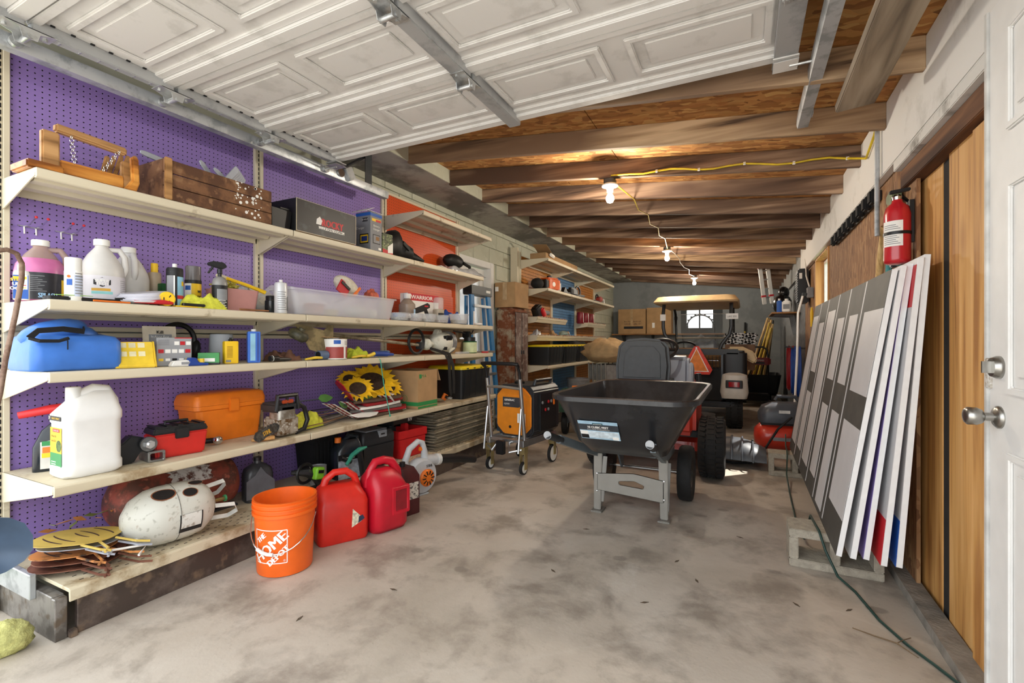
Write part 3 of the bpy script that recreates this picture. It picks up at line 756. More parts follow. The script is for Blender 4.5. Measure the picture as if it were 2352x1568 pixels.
B().prism([(.12, 0), (.17, -.0), (.185, .05), (.18, .17), (.15, .17), (.155, .06)], -.09, -.062).obj('curved_leg', VARN, sw, .006)
for k in range(5): B().at((.1 + k * .022, .055 - k * .004, .105), (.25, .12 + .03 * k, 0)).box((0, 0, 0), (.02, .012, .15 + .018 * k)).obj('back_slat', VARN2, sw, .004)
for x0, x1 in ((-.065, -.055), (.11, .05)):
    ch = B()
    for k in range(9):
        t = k / 8; ch.ring((x0 + (x1 - x0) * t, -.066, .18 - .105 * t), .008, .0016, 8, 4, 'y' if k % 2 else 'x')
    stuff(ch.obj('chain', CHROME, sw))
# crate
CRW = worn('crate_wood', '#7d573a', '#5a3b27', .5, 7, .8, 0, '#8f6a4a', 7, .2)
a, c, zt = span(376, 624, 385, -2.585); D = .30
zc = on_x(376, 362, -2.585).z - Z1
cr = thing('wooden_crate', 'old brown wooden crate with white paint splashes full of shelf brackets', 'crate', (-2.735, (a + c) / 2, Z1), HP); W = c - a
CRT = 0.012; hh = zc / 3
for k in range(3):
    for y in (-D / 2, D / 2 - CRT): B().bb(-W / 2, W / 2, y, y + CRT, k * hh + .002, (k + 1) * hh - .002).obj('plank', CRW, cr, .002, 1)
for x in (-W / 2, W / 2 - .02): B().bb(x, x + .02, -D / 2 + .0125, D / 2 - .0125, 0.002, zc - .002).obj('end_board', CRW, cr, .003)
B().bb(-W / 2, -W / 2 + .035, -D / 2 - .014, -D / 2 - .001, 0, zc + .004).obj('corner_cleat', VARN2, cr, .004)
B().bb(-W / 2 + .02, W / 2 - .02, -D / 2 + CRT, D / 2 - CRT, .004, .014).obj('bottom_board', CRW, cr)
sp = B()
for k in range(46):
    q = rnd.random(); x = W * (.12 + .3 * q) * (1 if q > .3 else .9); z = zc * (.98 - .9 * rnd.random()); r = .003 + .007 * rnd.random() ** 2
    sp.cyl((x, -D / 2 - .0012, z), (x, -D / 2 + .0002, z), r, n=8)
stuff(sp.obj('paint_splashes', PAPER, cr))
BRK = M('bracket_grey', '#b9bfc9', .4, .5, .05)
def bracket(label, loc, rot, L=.3, grp='grey metal brackets in the crate'):
    o = B().prism([(-L / 2, -.008), (-L / 2 + .02, -.014), (L / 2 - .02, -.022), (L / 2, -.012), (L / 2, .012), (L / 2 - .02, .014), (-L / 2 + .02, .012), (-L / 2, .006)], -.004, .004).obj('shelf_bracket', BRK, None, .002, 1)
    o.location = loc; o.rotation_euler = rot; tag(o, label, 'bracket', grp); return o
ym = (a + c) / 2
p = on_x(395, 352, -2.75); bracket('long grey metal bracket lying flat above the crate end', (-2.76, p.y + .02, Z1 + zc + .035), (0, .12, HP), .33, None)
for k in range(6): bracket(ORD[k] + ' from left of the pale brackets fanned upright in the crate', (-2.65 - .016 * k, yx(505 + k * 6, -2.7), Z1 + zc + .0), (0, -.95 + .05 * k, HP), .24, 'fanned brackets')
bracket('single grey bracket crossing behind the fanned brackets', (-2.74, yx(505, -2.72), Z1 + zc - .01), (0, .85, HP), .3, None)
bracket('grey bracket slanting down to the crate right side', (-2.68, yx(535, -2.68), Z1 + zc - .015), (0, .62, HP), .27, None)
for k in range(9): bracket(ORD[k] + ' from left of the grey brackets stood in a row inside the crate', (-2.73, yx(440 + k * 8, -2.72), Z1 + zc - .03), (.2, -.1, HP + 1.25), .17, 'row of brackets')
# black tray, boot box, hat, charger box, small camo box, black jacket
o, W, H = put('plastic_tray', 'black plastic tray standing between the crate and the boot box', 'tray', 622, 672, 480, Z1, -2.60, .14)
B().frustum((0, 0, 0), (W * .86, .12), (W, .14), H).obj('body', BLACK, o, .006); B().bb(-W * .1, W * .35, -.076, -.06, H, H + .008).obj('clip', BLACK, o, .002)
a, c, _ = span(682, 818, 480, -2.56); W = c - a; H = on_x(695, 458, -2.56).z - Z1; D = .30
bx = thing('boot_box', 'black boot box with red and white lettering on the top shelf', 'box', (-2.715, (a + c) / 2, Z1), HP)
BBX = worn('boot_box_sheen_print', '#0b0b0d', '#3c3e42', .38, 7, .45, 0, None, 6, .02)  # black print, its grey patches painted in as highlights
B().slab([(-W / 2, -D / 2), (W / 2, -D / 2), (W / 2, D / 2), (-W / 2, D / 2)], [(-W / 2 + .004, -D / 2 + .004), (W / 2 - .004, -D / 2 + .004), (W / 2 - .004, D / 2 - .004), (-W / 2 + .004, D / 2 - .004)], 0.002, H, 'xy').obj('sides', BLACK, bx, smooth=False)
B().bb(-W / 2 + .003, W / 2 - .003, -D / 2 + .003, D / 2 - .003, .0, .006).obj('bottom', CARD, bx, smooth=False)
plate(bx, 'front_print', BBX, (0, -D / 2 - .001, H / 2), W * .98, H * .97)
text(bx, 'ROCKY', REDP, (W * .08, -D / 2 - .0022, H * .46), H * .24, W * .36, bold=.0035); text(bx, 'WWW.ROCKYBOOTS.COM', PAPER, (W * .06, -D / 2 - .0022, H * .27), H * .1, W * .44, bold=.0012)
B().prism([(W * -.2, H * .36), (W * -.12, H * .36), (W * -.1, H * .5), (W * -.14, H * .62), (W * -.19, H * .52)], -D / 2 - .0018, -D / 2 - .0026).obj('emblem', PAPER, bx, smooth=False)
ed = B()
for x in (-W / 2, W / 2): ed.box((x, -D / 2 - .001, H / 2), (.004, .003, H))
ed.box((0, -D / 2 - .001, .002), (W, .003, .004)); ed.box((0, -D / 2 - .001, H - .001), (W, .003, .003)); ed.obj('worn_edges', M('worn_card', '#c9bda6', .8), bx, smooth=False)
h = thing('felt_hat', 'black felt hat showing above the boot box rim', 'hat', (-2.74, (a + c) / 2 + .01, Z1 + .009), HP)
B().ball((0, 0, H * .62), .1, 18, 10, (1.1, .9, 1.0)).obj('crown', BLACKM, h); B().cyl((0, 0, 0), (0, 0, H * .5), .07, .095, 18).obj('body', BLACKM, h)
o, W, H = put('charger_box', 'grey battery charger carton with white flaps open on top shelf', 'box', 851, 877, 490, Z1, -2.585, .15, HP)
GREYC = M('carton_grey', '#7e8084', .5, 0, .05); D = .15
B().bb(-W / 2, W / 2, -D / 2, D / 2, 0, H).obj('carton', GREYC, o, .002, 1); 
B().at((0, -D / 2 + .03, H + .012), (.3, 0, 0)).box((0, 0, 0), (W * 1.02, .075, .0025)).obj('flap', PAPER, o, smooth=False)
B().at((-W / 2 + .01, .01, H + .02), (0, -.45, 0)).box((0, 0, 0), (.1, D, .0025)).obj('flap', PAPER, o, smooth=False)
y = -D / 2
prints(o, y, [(0, H * .93, W, H * .08, BLUP), (W * .02, H * .8, W * .8, H * .07, YELP), (W * .18, H * .79, W * .45, H * .055, REDP), (W * .02, H * .3, W * .62, H * .24, INK), (W * .02, H * .3, W * .56, H * .2, GREYP), (W * .1, H * .32, W * .3, H * .1, CARD2), (W * .3, H * .06, W * .25, H * .06, PAPER)])
for i, t in enumerate(('Battery', 'Charger')): text(o, t, PAPER, (0, y - .003, H * (.64 - i * .09)), H * .07)
ux, uy = (0, -1, 0), (0, 0, 1)
plate(o, 'side_print', INK, (-W / 2 - .0005, -.01, H * .3), D * .6, H * .26, ux, uy); plate(o, 'side_print', YELP, (-W / 2 - .0014, -.012, H * .3), D * .5, H * .2, ux, uy); plate(o, 'side_print', M('screen_blue', '#2a3f86', .4, 0, .3, 90), (-W / 2 - .0023, -.014, H * .3), D * .4, H * .13, ux, uy)
plate(o, 'side_print', BLUP, (-W / 2 - .0005, 0, H * .94), D, H * .08, ux, uy); plate(o, 'side_print', INK, (-W / 2 - .0005, -.02, H * .8), D * .35, H * .1, ux, uy)
text(o, '12 VOLT', PAPER, (-W / 2 - .0018, -.02, H * .8), H * .04, ux=ux, uy=uy); text(o, 'Charger', PAPER, (-W / 2 - .0008, .03, H * .58), H * .08, ux=ux, uy=uy)
o, W, H = put('small_carton', 'small green camouflage carton with torn white corner beside the charger', 'box', 879, 902, 538, Z1, -2.585, .1)
CAMO = worn('camo_print', '#6c7a4e', '#39422b', .5, 30, .5, 0, '#b9b48f'); B().bb(-W / 2, W / 2, -.05, .05, 0, H).obj('carton', CAMO, o, .002, 1)
B().prism([(0, 0.005), (W / 2, .01), (W / 2, H * .6), (-.0, H * .35)], -.052, -.0505).obj('torn_corner', PAPER, o, smooth=False); B().prism([(-W / 2, 0), (W / 2, 0), (W / 2, H * .12), (-W / 2, H * .2)], -.0515, -.0502).obj('red_band', REDP, o, smooth=False)
o, W, H = put('folded_jacket', 'crumpled black jacket on the top shelf before the orange pegboard', 'jacket', 893, 992, 537, Z1, -2.62, .24)
JK = M('black_nylon', '#0e0f11', .55, 0, .2, 20)
b_ = B(); rs = []
for i in range(13):
    t = i / 12; xx = (t - .5) * W * 1.02; hh2 = H * 1.12 * (math.sin(min(1, t * 2.4 + .12) * PI / 2) * (1 - max(0, (t - .32) / .68) ** .8)) + .012
    rs.append([(xx, math.cos(q) * .11 * (.75 + .25 * math.sin(i * 2.1)), max(.0, hh2 * (.5 + .5 * math.sin(q)) + .004 * math.sin(5 * q + i))) for q in [2 * PI * k / 14 for k in range(14)]])
b_.rings(rs).obj('shell', JK, o, ang=70); B().at((-W * .1, -.1, H * .45), (0, .5, 0)).rbox((0, 0, 0), (.1, .02, .03), .008).obj('pocket_flap', JK, o)
a, c, _ = span(1035, 1112, 600, -2.6)
o = thing('film_bundle', 'bundle of shiny clear plastic film sagging over the shelf end', 'plastic film', (-2.73, (a + c) / 2 + .03, Z1), HP)
cloth('film', M('film_silver', '#cfd3d8', .15, .3, .1, 25), o, c - a, .3, .08, 3, amp=.5)
o = thing('black_bag', 'black cloth bag lying on clear plastic film at the shelf end', 'bag', (-2.8, (a + c) / 2 + .02, Z1 + .09), HP)
B().ball((0, 0, .06), .1, 16, 8, (1.7, .8, .75)).obj('body', JK, o); B().tube([(.1, -.06, .05), (.2, -.08, .02), (.25, -.06, -.02)], .018, 8).obj('strap', JK, o)
tag(B().at((-2.64, yx(1012, -2.64), Z1 + .004), (0, 0, .25)).box((0, 0, 0), (.1, .22, .006)).obj('paper_sheaf', PAPER, None, .001, 1), 'white paper sheaf flat on the top shelf before the orange pegboard', 'papers')

# ---- peg hooks
for (u, v, lab) in ((42, 518, 'left double-prong peg hook with red tips on purple pegboard'), (128, 532, 'right double-prong peg hook with red tips on purple pegboard')):
    p = on_x(u, v, XP); o = thing('peg_hook', lab, 'hook', (XP, p.y, p.z), HP, 'double peg hooks')
    B().tube([(-.005, -.004, 0), (.075, -.004, -.004)], .003, 6).obj('bar', CHROME, o)
    for x in (.018, .058):
        B().tube([(x, -.003, .0), (x + .005, -.05, .005), (x + .008, -.1, .028)], .003, 6).obj('prong', CHROME, o)
        B().ball((x + .008, -.102, .03), .006, 8, 6).obj('tip', REDP, o); B().tube([(x, -.003, 0), (x, -.006, -.035)], .003, 6).obj('pin', PAPER, o)

# ---- second shelf
Z2 = ZS[1] + .0015
o, W, H = put('glue_bottle', 'white squeeze bottle with blue and yellow label at the shelf end', 'bottle', 35, 80, 594, Z2, -2.60, .07, HP - .42)
r = W * .42; H *= .96
B().rings([rrect(0, 0, 2 * r, 1.3 * r, .02, 0), rrect(0, 0, 2 * r, 1.3 * r, .02, H * .68), rrect(0, 0, 1.6 * r, 1.0 * r, .02, H * .74), rrect(0, 0, r * .9, r * .8, .014, H * .75)]).obj('body', WHITE, o, ang=50)
B().lathe([(r * .5, H * .75), (r * .5, H * .88), (.009, H * .89), (.006, H), (.001, H)], n=14).obj('nozzle', WHITE, o, ang=50)
yy = -.65 * r; prints(o, yy, [(0, H * .32, 2 * r * .9, H * .6, BLUP), (r * .35, H * .44, r * .9, H * .36, PAPER), (-r * .1, H * .55, r * 1.6, H * .07, YELP), (r * .3, H * .36, r * .7, H * .02, REDP), (r * .3, H * .3, r * .7, H * .02, YELP)])
text(o, 'STER', YELP, (-r * .45, yy - .005, H * .5), H * .07, bold=.001); text(o, 'UR', PAPER, (-r * .45, yy - .005, H * .39), H * .08, bold=.001); text(o, 'OOL', PAPER, (-r * .45, yy - .005, H * .28), H * .08, bold=.001)
JUGC = M('jug_plastic', '#dedbd6', .35, 0, .04, alpha=.85)
p = span(90, 168, 548, -2.62); ym = (p[0] + p[1]) / 2
o = thing('fluid_jug', 'clear gallon jug half full of pink washer fluid with dark label', 'jug', (-2.77, ym, Z2), HP - .4); k = p[2] - Z2
jug(o, M('jug_tinted', '#b79c86', .3, 0, .05, alpha=.55), WHITE, k, .083, M('pink_fluid', '#c2689a', .3, 0, .08))
wrap(o, 'label', M('splash_label', '#23222a', .4, 0, .2, 40), .0845, .01, .125, -1.3, 1.3); text(o, 'SPLASH', M('pale_blue', '#9cc4e8', .5, 0, 0), (0, 0, 0), .02, .06, fn=cylmap(.085, .028, .35), bold=.001)
wraplines(o, GREYP, .0856, -1.0, .3, [.045 + .008 * q for q in range(9)], .0022); wrap(o, 'label_edge', YELP, .0852, .012, .1, .95, 1.25, 4)
o, W, H = put('spray_can', 'white aerosol can with plain white cap between the jugs', 'can', 155, 199, 592, Z2, -2.51, .066, HP - .38); W *= .92
can(o, W / 2, H, PAPER, WHITE, None, W / 2 * .97, .28, dome=False); wrap(o, 'label', M('pale_label', '#c9d3ea', .5, 0, .1, 40), W / 2 + .0006, .02, H * .6, .1, 1.6); wrap(o, 'emblem', BLUP, W / 2 + .001, H * .36, H * .5, -.75, -.1, 6); wraplines(o, GREYP, W / 2 + .0012, .2, 1.4, [.03 + .012 * q for q in range(8)], .004)
B().cyl((-.014, -W / 2 - .0002, H * .56), (-.014, -W / 2 - .001, H * .56), .006, n=10).obj('seal_mark', ORGP, o)
p = span(203, 278, 553, -2.66); ym = (p[0] + p[1]) / 2
o = thing('fluid_jug', 'clear empty gallon jug with black hexagon badge on its label', 'jug', (-2.69, ym, Z2), HP - .33); k = p[2] - Z2; r = .084
jug(o, JUGC, WHITE, k, r); wrap(o, 'label', M('jug_label', '#d9d6dc', .45, 0, .03), r + .0008, .008, .13, -1.4, 1.4)
def hexagon(par, m, rr, zc, aw, hh, e):
    P = [(-aw, 0), (-aw, .5), (0, 1), (aw, .5), (aw, -.5), (0, -1), (-aw, -.5)]; f = cylmap(rr, zc, -.05, e)
    B().add([f(a_ * rr, c_ * hh) for a_, c_ in P], [tuple(range(7))]).obj('badge', m, par, smooth=False)
hexagon(o, INK, r, .1, .36, .022, .0016); text(o, 'SUPER', PAPER, (0, 0, 0), .012, .048, fn=cylmap(r, .106, -.05, .0024), bold=.0006); text(o, 'TECH', PAPER, (0, 0, 0), .012, .04, fn=cylmap(r, .093, -.05, .0024), bold=.0006)
wrap(o, 'stripe', M('gold', '#d9a63a', .5, 0, .1), r + .0012, .06, .072, -.5, .3, 6); wrap(o, 'stripe', M('aqua', '#8fd0d0', .5, 0, .1), r + .0012, .046, .058, -.5, .4, 6)
wraplines(o, GREYP, r + .0014, .8, 1.35, [.03 + .009 * q for q in range(10)], .002)
p = span(292, 362, 567, -2.68); ym = (p[0] + p[1]) / 2
o = thing('fluid_jug', 'white gallon jug turned handle outward with a small yellow label', 'jug', (-2.81, ym, Z2), -.15); k = p[2] - Z2
jug(o, M('jug_white', '#dad8d4', .4, 0, .03), WHITE, k, .085); wrap(o, 'label', YELP, .0858, .03, .09, 2.25, 2.6, 4)
o, W, H = put('oil_bottle', 'bottle with yellow cap half hidden behind the white jug', 'bottle', 352, 372, 605, Z2, -2.80, .06)
can(o, .03, H, M('bottle_tan', '#b7a58c', .5), YELP, None, .016, .2, dome=False)
o, W, H = put('green_box', 'small dark green carton behind the black aerosol', 'box', 372, 392, 652, Z2, -2.76, .06); B().bb(-W / 2, W / 2, -.03, .03, 0, H).obj('carton', M('dark_green', '#17562b', .5), o, .002)
# plates, tools lying
o, W, H = put('lid_stack', 'stack of white plastic lids piled loosely on the shelf', 'lids', 268, 388, 657, Z2, -2.515, .07)
for k in range(6): B().at((.006 * k, .004 * k, .014 + .008 * k), (.08, -.06 - .02 * k, 0)).lathe([(.05, 0), (W * .42, .004), (W * .44, .01), (W * .43, .011), (.05, .006), (.001, .006)], n=26).obj('lid', M('lid_white_%d' % (k % 2), ('#e6e5ea', '#d5d4de')[k % 2], .35, 0, .03), o, ang=40)
def onshelf(name, label, cat, u, v, z, rzz=HP, x=None, group=None):
    if x is None: q = on_z(u, v, z)
    else: q = Vector((x, yx(u, x), z))
    return thing(name, label, cat, (q.x, q.y, z), rzz, group)
o = onshelf('garden_pruner', 'red-handled pruner lying under the white lids', 'pruner', 348, 0, Z2, HP, -2.485)
for s in (1, -1): B().tube([(-.07, 0, .012), (-.02, s * .012, .014), (.04, s * .022, .016), (.08, s * .02, .014)], [.006, .009, .011, .007], 8).obj('handle', REDP, o, ang=60)
B().prism([(-.07, -.006), (-.12, 0), (-.07, .008)], .008, .014, 'xy').obj('blade', STEEL, o)
o = onshelf('flat_case', 'flat black plastic case lying along the shelf lip', 'case', 195, 0, Z2, HP, -2.55)
B().rbox((0, 0, 0), (.26, .06, .018), .01).obj('shell', BLACK, o, .004); B().tube([(.1, -.02, .02), (.14, -.025, .025), (.18, -.01, .02), (.14, .012, .02)], .006, 8).obj('grip', BLACK, o)
tag(B().at((-2.55, yx(170, -2.55), Z2 + .026), (.02, .05, .1)).box((0, 0, 0), (.07, .1, .002)).obj('green_card', M('lime', '#8cc63f', .5), None), 'green card lying on the black plastic case', 'card')
tag(B().at((-2.475, yx(258, -2.475), Z2 + .004), (0, 0, .1)).cyl((0, -.07, 0), (0, .07, 0), .004, n=6).obj('pencil', ORGP, None), 'orange pencil lying at the shelf lip', 'pencil')
o = onshelf('plug_adapter', 'round yellow power plug adapter at the shelf front', 'plug', 380, 0, Z2, HP - .25, -2.5)
B().lathe([(.03, .05), (.034, .03), (.034, -.03), (.03, -.034), (.001, -.034)], (0, 0, .034), 22, 'y').obj('body', YELP, o, ang=40)
for (x, z, ro) in ((-.014, .0, .0), (.01, .012, .6), (.01, -.014, -.6)): B().at((x, -.0345, .034 + z), (0, ro, 0)).box((0, 0, 0), (.004, .002, .012)).obj('slot', INK, o, smooth=False)
o, W, H = put('spray_can', 'black aerosol with pale blue label and white nozzle on the shelf', 'can', 391, 427, 606, Z2, -2.56, .06, HP - .35)
can(o, W / 2, H, INK, WHITE, None, W * .14, .1, dome=False); B().lathe([(W / 2, H * .8), (W * .42, H * .88), (W * .2, H * .92)], n=20).obj('shoulder', M('grey_fade', '#8b8d93', .3, .3), o)
wrap(o, 'label', M('sky_label', '#8ec3de', .4, 0, .1), W / 2 + .0006, .01, H * .7, .15, 1.3); wrap(o, 'label', GREYP, W / 2 + .0006, .02, H * .72, -1.2, -.3); wrap(o, 'stripe', PAPER, W / 2 + .0008, .01, H * .72, -.28, -.12, 3); wrap(o, 'stripe', REDP, W / 2 + .0011, H * .2, H * .28, .15, 1.2, 6); wrap(o, 'stripe', YELP, W / 2 + .0011, H * .5, H * .6, .7, 1.2, 4)
o, W, H = put('spray_can', 'yellow aerosol with smoky clear cap behind the yellow cloth', 'can', 434, 468, 612, Z2, -2.66, .06, HP - .32)
can(o, W / 2, H, YELP, M('smoke_cap', '#77726c', .2, 0, .1, alpha=.75), None, W * .48, .32, dome=False); wrap(o, 'label', PAPER, W / 2 + .0006, .01, H * .6, -1.5, -.4); wrap(o, 'band', INK, W / 2 + .0008, H * .6, H * .68, -1.6, 1.6); wrap(o, 'badge', BLUP, W / 2 + .001, H * .45, H * .55, -1.3, -.5, 6)
for k in range(3): text(o, 'WD'[k % 2] + 'ERM'[k], INK, (0, 0, 0), .014, .02, fn=cylmap(W / 2, H * (.42 - .12 * k), .6), bold=.001)
a, c, _ = span(425, 520, 665, -2.5)
o = thing('microfiber_cloth', 'crumpled yellow microfiber cloth on the shelf between aerosols and spray bottle', 'cloth', (-2.555, (a + c) / 2, Z2), HP + .1)
YCL = M('yellow_cloth', '#dfe04a', .9, 0, .1, 50, .3, 150); cloth('cloth', YCL, o, c - a, .15, .075, 11, amp=.55)
tag(B().at((-2.475, yx(445, -2.475), Z2 + .006)).rbox((0, 0, 0), (.02, .11, .014), .008).obj('pocket_knife', BLACK, None, .003), 'black folding knife at the shelf lip under the yellow cloth', 'knife')
tag(B().at((-2.485, yx(430, -2.485), Z2 + .003)).box((0, 0, 0), (.03, .12, .006)).obj('yellow_ruler', YELP, None), 'short yellow folding rule beside the yellow plug', 'ruler')
def trigger(par, r, z, m, dirx=-1):
    B().lathe([(r * .32, z), (r * .32, z + .02), (r * .42, z + .022), (r * .42, z + .045), (r * .2, z + .047)], n=14).obj('collar', m, par, ang=40)
    B().prism([(dirx * -.035, z + .06), (dirx * -.02, z + .082), (dirx * .03, z + .085), (dirx * .058, z + .075), (dirx * .058, z + .062), (dirx * .01, z + .05), (dirx * -.012, z + .045)], -.013, .013).obj('spray_head', m, par, .004)
    B().tube([(dirx * .03, 0, z + .06), (dirx * .04, 0, z + .04), (dirx * .055, 0, z + .02)], [.006, .006, .004], 8).obj('trigger', m, par)
o, W, H = put('spray_bottle', 'black trigger spray bottle standing at the shelf front', 'spray bottle', 497, 528, 600, Z2, -2.50, .06, HP - .3)
r = W / 2; B().lathe([(r * .93, 0), (r, .004), (r, H * .55), (r * .85, H * .63), (r * .4, H * .68)], n=22).obj('body', M('smoky_body', '#8d8b88', .3, 0, .1), o, ang=50)
wrap(o, 'label', INK, r + .0006, .004, H * .5, -PI, PI, 30); wrap(o, 'print', GREYP, r + .0012, H * .2, H * .42, -.6, .9, 8); wraplines(o, PAPER, r + .0016, -.7, .8, [.012 + .009 * q for q in range(5)], .003); trigger(o, .03, H - .088, BLACK)
a, c, zt = span(528, 616, 664, -2.49); W = c - a; H = zt - Z2
o = thing('pink_tub', 'dusty pink plastic tub holding cleaning brushes', 'tub', (-2.64, (a + c) / 2, Z2), HP)
PNK = M('dusty_pink', '#c68f8b', .5, 0, .04)
B().rings([rrect(0, 0, W * .86, .14, .02, 0), rrect(0, 0, W, .165, .022, H), rrect(0, 0, W * .97, .158, .02, H), rrect(0, 0, W * .84, .13, .018, .006)]).obj('shell', PNK, o, ang=50)
o2 = thing('duster', 'yellow noodle duster with long yellow handle lying across the pink tub', 'duster', (-2.65, (a + c) / 2, Z2 + H + .003), HP)
fz = B()
for k in range(150):
    q = Vector((rnd.gauss(0, 1), rnd.gauss(0, .7), abs(rnd.gauss(0, .6)))).normalized(); ox = -.07 + .09 * rnd.random()
    p0 = Vector((ox, .02, .012)); fz.tube([p0 + q * .02, p0 + q * .055 + Vector((0, 0, -.012))], [.0055, .004], 5)
stuff(fz.obj('noodles', M('pale_yellow', '#d8cb5e', .9), o2)); B().tube([(-.06, -.05, .055), (.05, -.055, .03), (.16, -.07, -.005)], [.009, .01, .012], 8).obj('handle', YELP, o2); B().at((-.06, -.03, .06), (0, .25, 0)).box((0, 0, 0), (.09, .03, .018)).obj('brush_head', M('bone', '#e2d9bb', .7), o2, .004)
o = thing('grey_rag', 'grey white rag bunched on the pink tub rim', 'rag', (-2.63, (a + c) / 2 + .05, Z2 + H - .03), HP); cloth('cloth', M('rag_grey', '#a9aab0', .9, 0, .2, 40), o, .11, .1, .05, 4)
tag(B().at((-2.475, yx(585, -2.475), Z2 + .006), (0, 0, .05)).cyl((0, -.09, 0), (0, .09, .002), .006, .004, 8).obj('paint_brush', wood('brush_handle', '#a9744a', '#8a5a36', '#5d3a22', 1, 6), None), 'small wooden paint brush lying at the shelf lip by the pink tub', 'brush')
a, c, zt = span(600, 700, 628, -2.6)
o = thing('polishing_bonnet', 'white fleece polishing bonnets inside a clear plastic bag', 'bag', (-2.80, (a + c) / 2 - .03, Z2), HP)
FLE = M('fleece', '#ddd5c2', .95, 0, .08, 40, .4, 90)
B().ball((-.03, 0, .085), .12, 20, 12, (1.15, .8, .72)).obj('fleece', FLE, o); B().ball((.1, -.02, .045), .06, 14, 8, (.8, 1, .8)).obj('fleece', M('tan_fleece', '#c9b58c', .95, 0, .1, 40, .4), o)
bg_ = B(); P = [(-.19, .02), (.02, .19), (.19, .2), (.17, .13), (.1, .02), (-.17, .0)]; bg_.prism(P, -.092, -.088).obj('bag_film', CLEAR, o)
o, W, H = put('glass_jar', 'dark jar in shadow beside the white aerosol', 'jar', 618, 640, 680, Z2, -2.60, .06); can(o, W / 2, H, M('dark_glass', '#2c3032', .15), BLACK, None, W * .42, .25, dome=False)
o, W, H = put('spray_can', 'silver white aerosol can beside the clear bin', 'can', 640, 664, 643, Z2, -2.48, .055, HP - .25)
can(o, W / 2, H, M('can_silver', '#d8dadd', .35, .2, .04), WHITE, None, W * .14, .09, dome=False); B().lathe([(W / 2, H * .85), (W * .35, H * .92), (W * .16, H * .93)], n=18).obj('shoulder', CHROME, o); wraplines(o, GREYP, W / 2 + .001, -.9, .6, [.02 + .013 * q for q in range(9)], .004); wrap(o, 'label', INK, W / 2 + .0007, .015, H * .5, .75, 1.3, 5)
# clear bin
a, c, zt = span(672, 912, 684, -2.475); W = c - a; H = zt - Z2 + .0
H = on_x(912, 690, -2.475).z - Z2 + .005
o = thing('clear_bin', 'long low clear plastic bin full of sanding supplies', 'bin', (-2.585, (a + c) / 2, Z2), HP); D = .22
B().rings([rrect(0, 0, W * .9, D * .84, .03, 0.001), rrect(0, 0, W * .985, D * .97, .03, H * .93), rrect(0, 0, W * 1.02, D * 1.03, .03, H * .93), rrect(0, 0, W * 1.02, D * 1.03, .03, H), rrect(0, 0, W * .97, D * .95, .028, H), rrect(0, 0, W * .885, D * .82, .028, .006)]).obj('shell', FROST, o, ang=50)
inn = [('sponge_roll', 'white foam pad inside the clear bin', M('foam', '#d9dade', .9), (.12, -.04, .006), (.2, .14, .09)), ('sandpaper_pack', 'pink sandpaper pack inside the clear bin', M('pinkpack', '#c08a8a', .8), (-.22, .02, .006), (.16, .12, .085)), ('foam_cup', 'white foam cup inside the clear bin right end', PAPER, (.3, -.03, .006), (.09, .09, .07))]
for nm, lb, mt, q, d in inn:
    k = thing(nm, lb, 'supplies', (-2.585 - q[1] * .6, (a + c) / 2 + q[0], Z2 + .0085), HP); B().ball((0, 0, d[2] / 2), .5, 14, 8, d).obj('body', mt, k) if nm == 'sponge_roll' else B().frustum((0, 0, 0), (d[0] * .6, d[1] * .6), (d[0] * .8, d[1] * .8), d[2] * .9).obj('body', mt, k, .012)
k = thing('tape_roll', 'tape roll inside the clear bin left end', 'tape', (-2.57, (a + c) / 2 - .1, Z2 + .0085), HP); B().slab([(.045 * math.cos(t), .045 * math.sin(t)) for t in [2 * PI * i / 20 for i in range(20)]], [(.028 * math.cos(t), .028 * math.sin(t)) for t in [2 * PI * i / 20 for i in range(20)]], 0, .04, 'xy').obj('roll', M('tape_tan', '#cdbf9c', .7), k)
p = on_x(800, 672, -2.62)
o = thing('bagged_filter', 'white bagged fleece roll with red and orange card sticking from the bin', 'filter', (-2.64, p.y, p.z + .01), HP)
B().at((0, 0, .035), (0, .5, 0)).ball((0, 0, 0), .1, 18, 10, (1.15, .7, .6)).obj('roll', FLE, o); B().at((-.075, -.05, .01), (0, .55, 0)).box((0, 0, 0), (.1, .01, .09)).obj('card', REDP, o); B().at((.045, -.06, -.005), (0, -.75, 0)).box((0, 0, 0), (.1, .008, .022)).obj('strap', ORGP, o, .003); B().at((-.06, -.058, .03), (0, .6, 0)).box((0, 0, 0), (.09, .006, .02)).obj('card_edge', INK, o)
p = on_x(858, 684, -2.6); o = thing('orange_tag', 'crumpled orange red tag sticking from the bin', 'tag', (-2.62, p.y, p.z), HP); cloth('tag', M('salmon', '#c9634a', .6, 0, .2, 30), o, .1, .07, .06, 8)
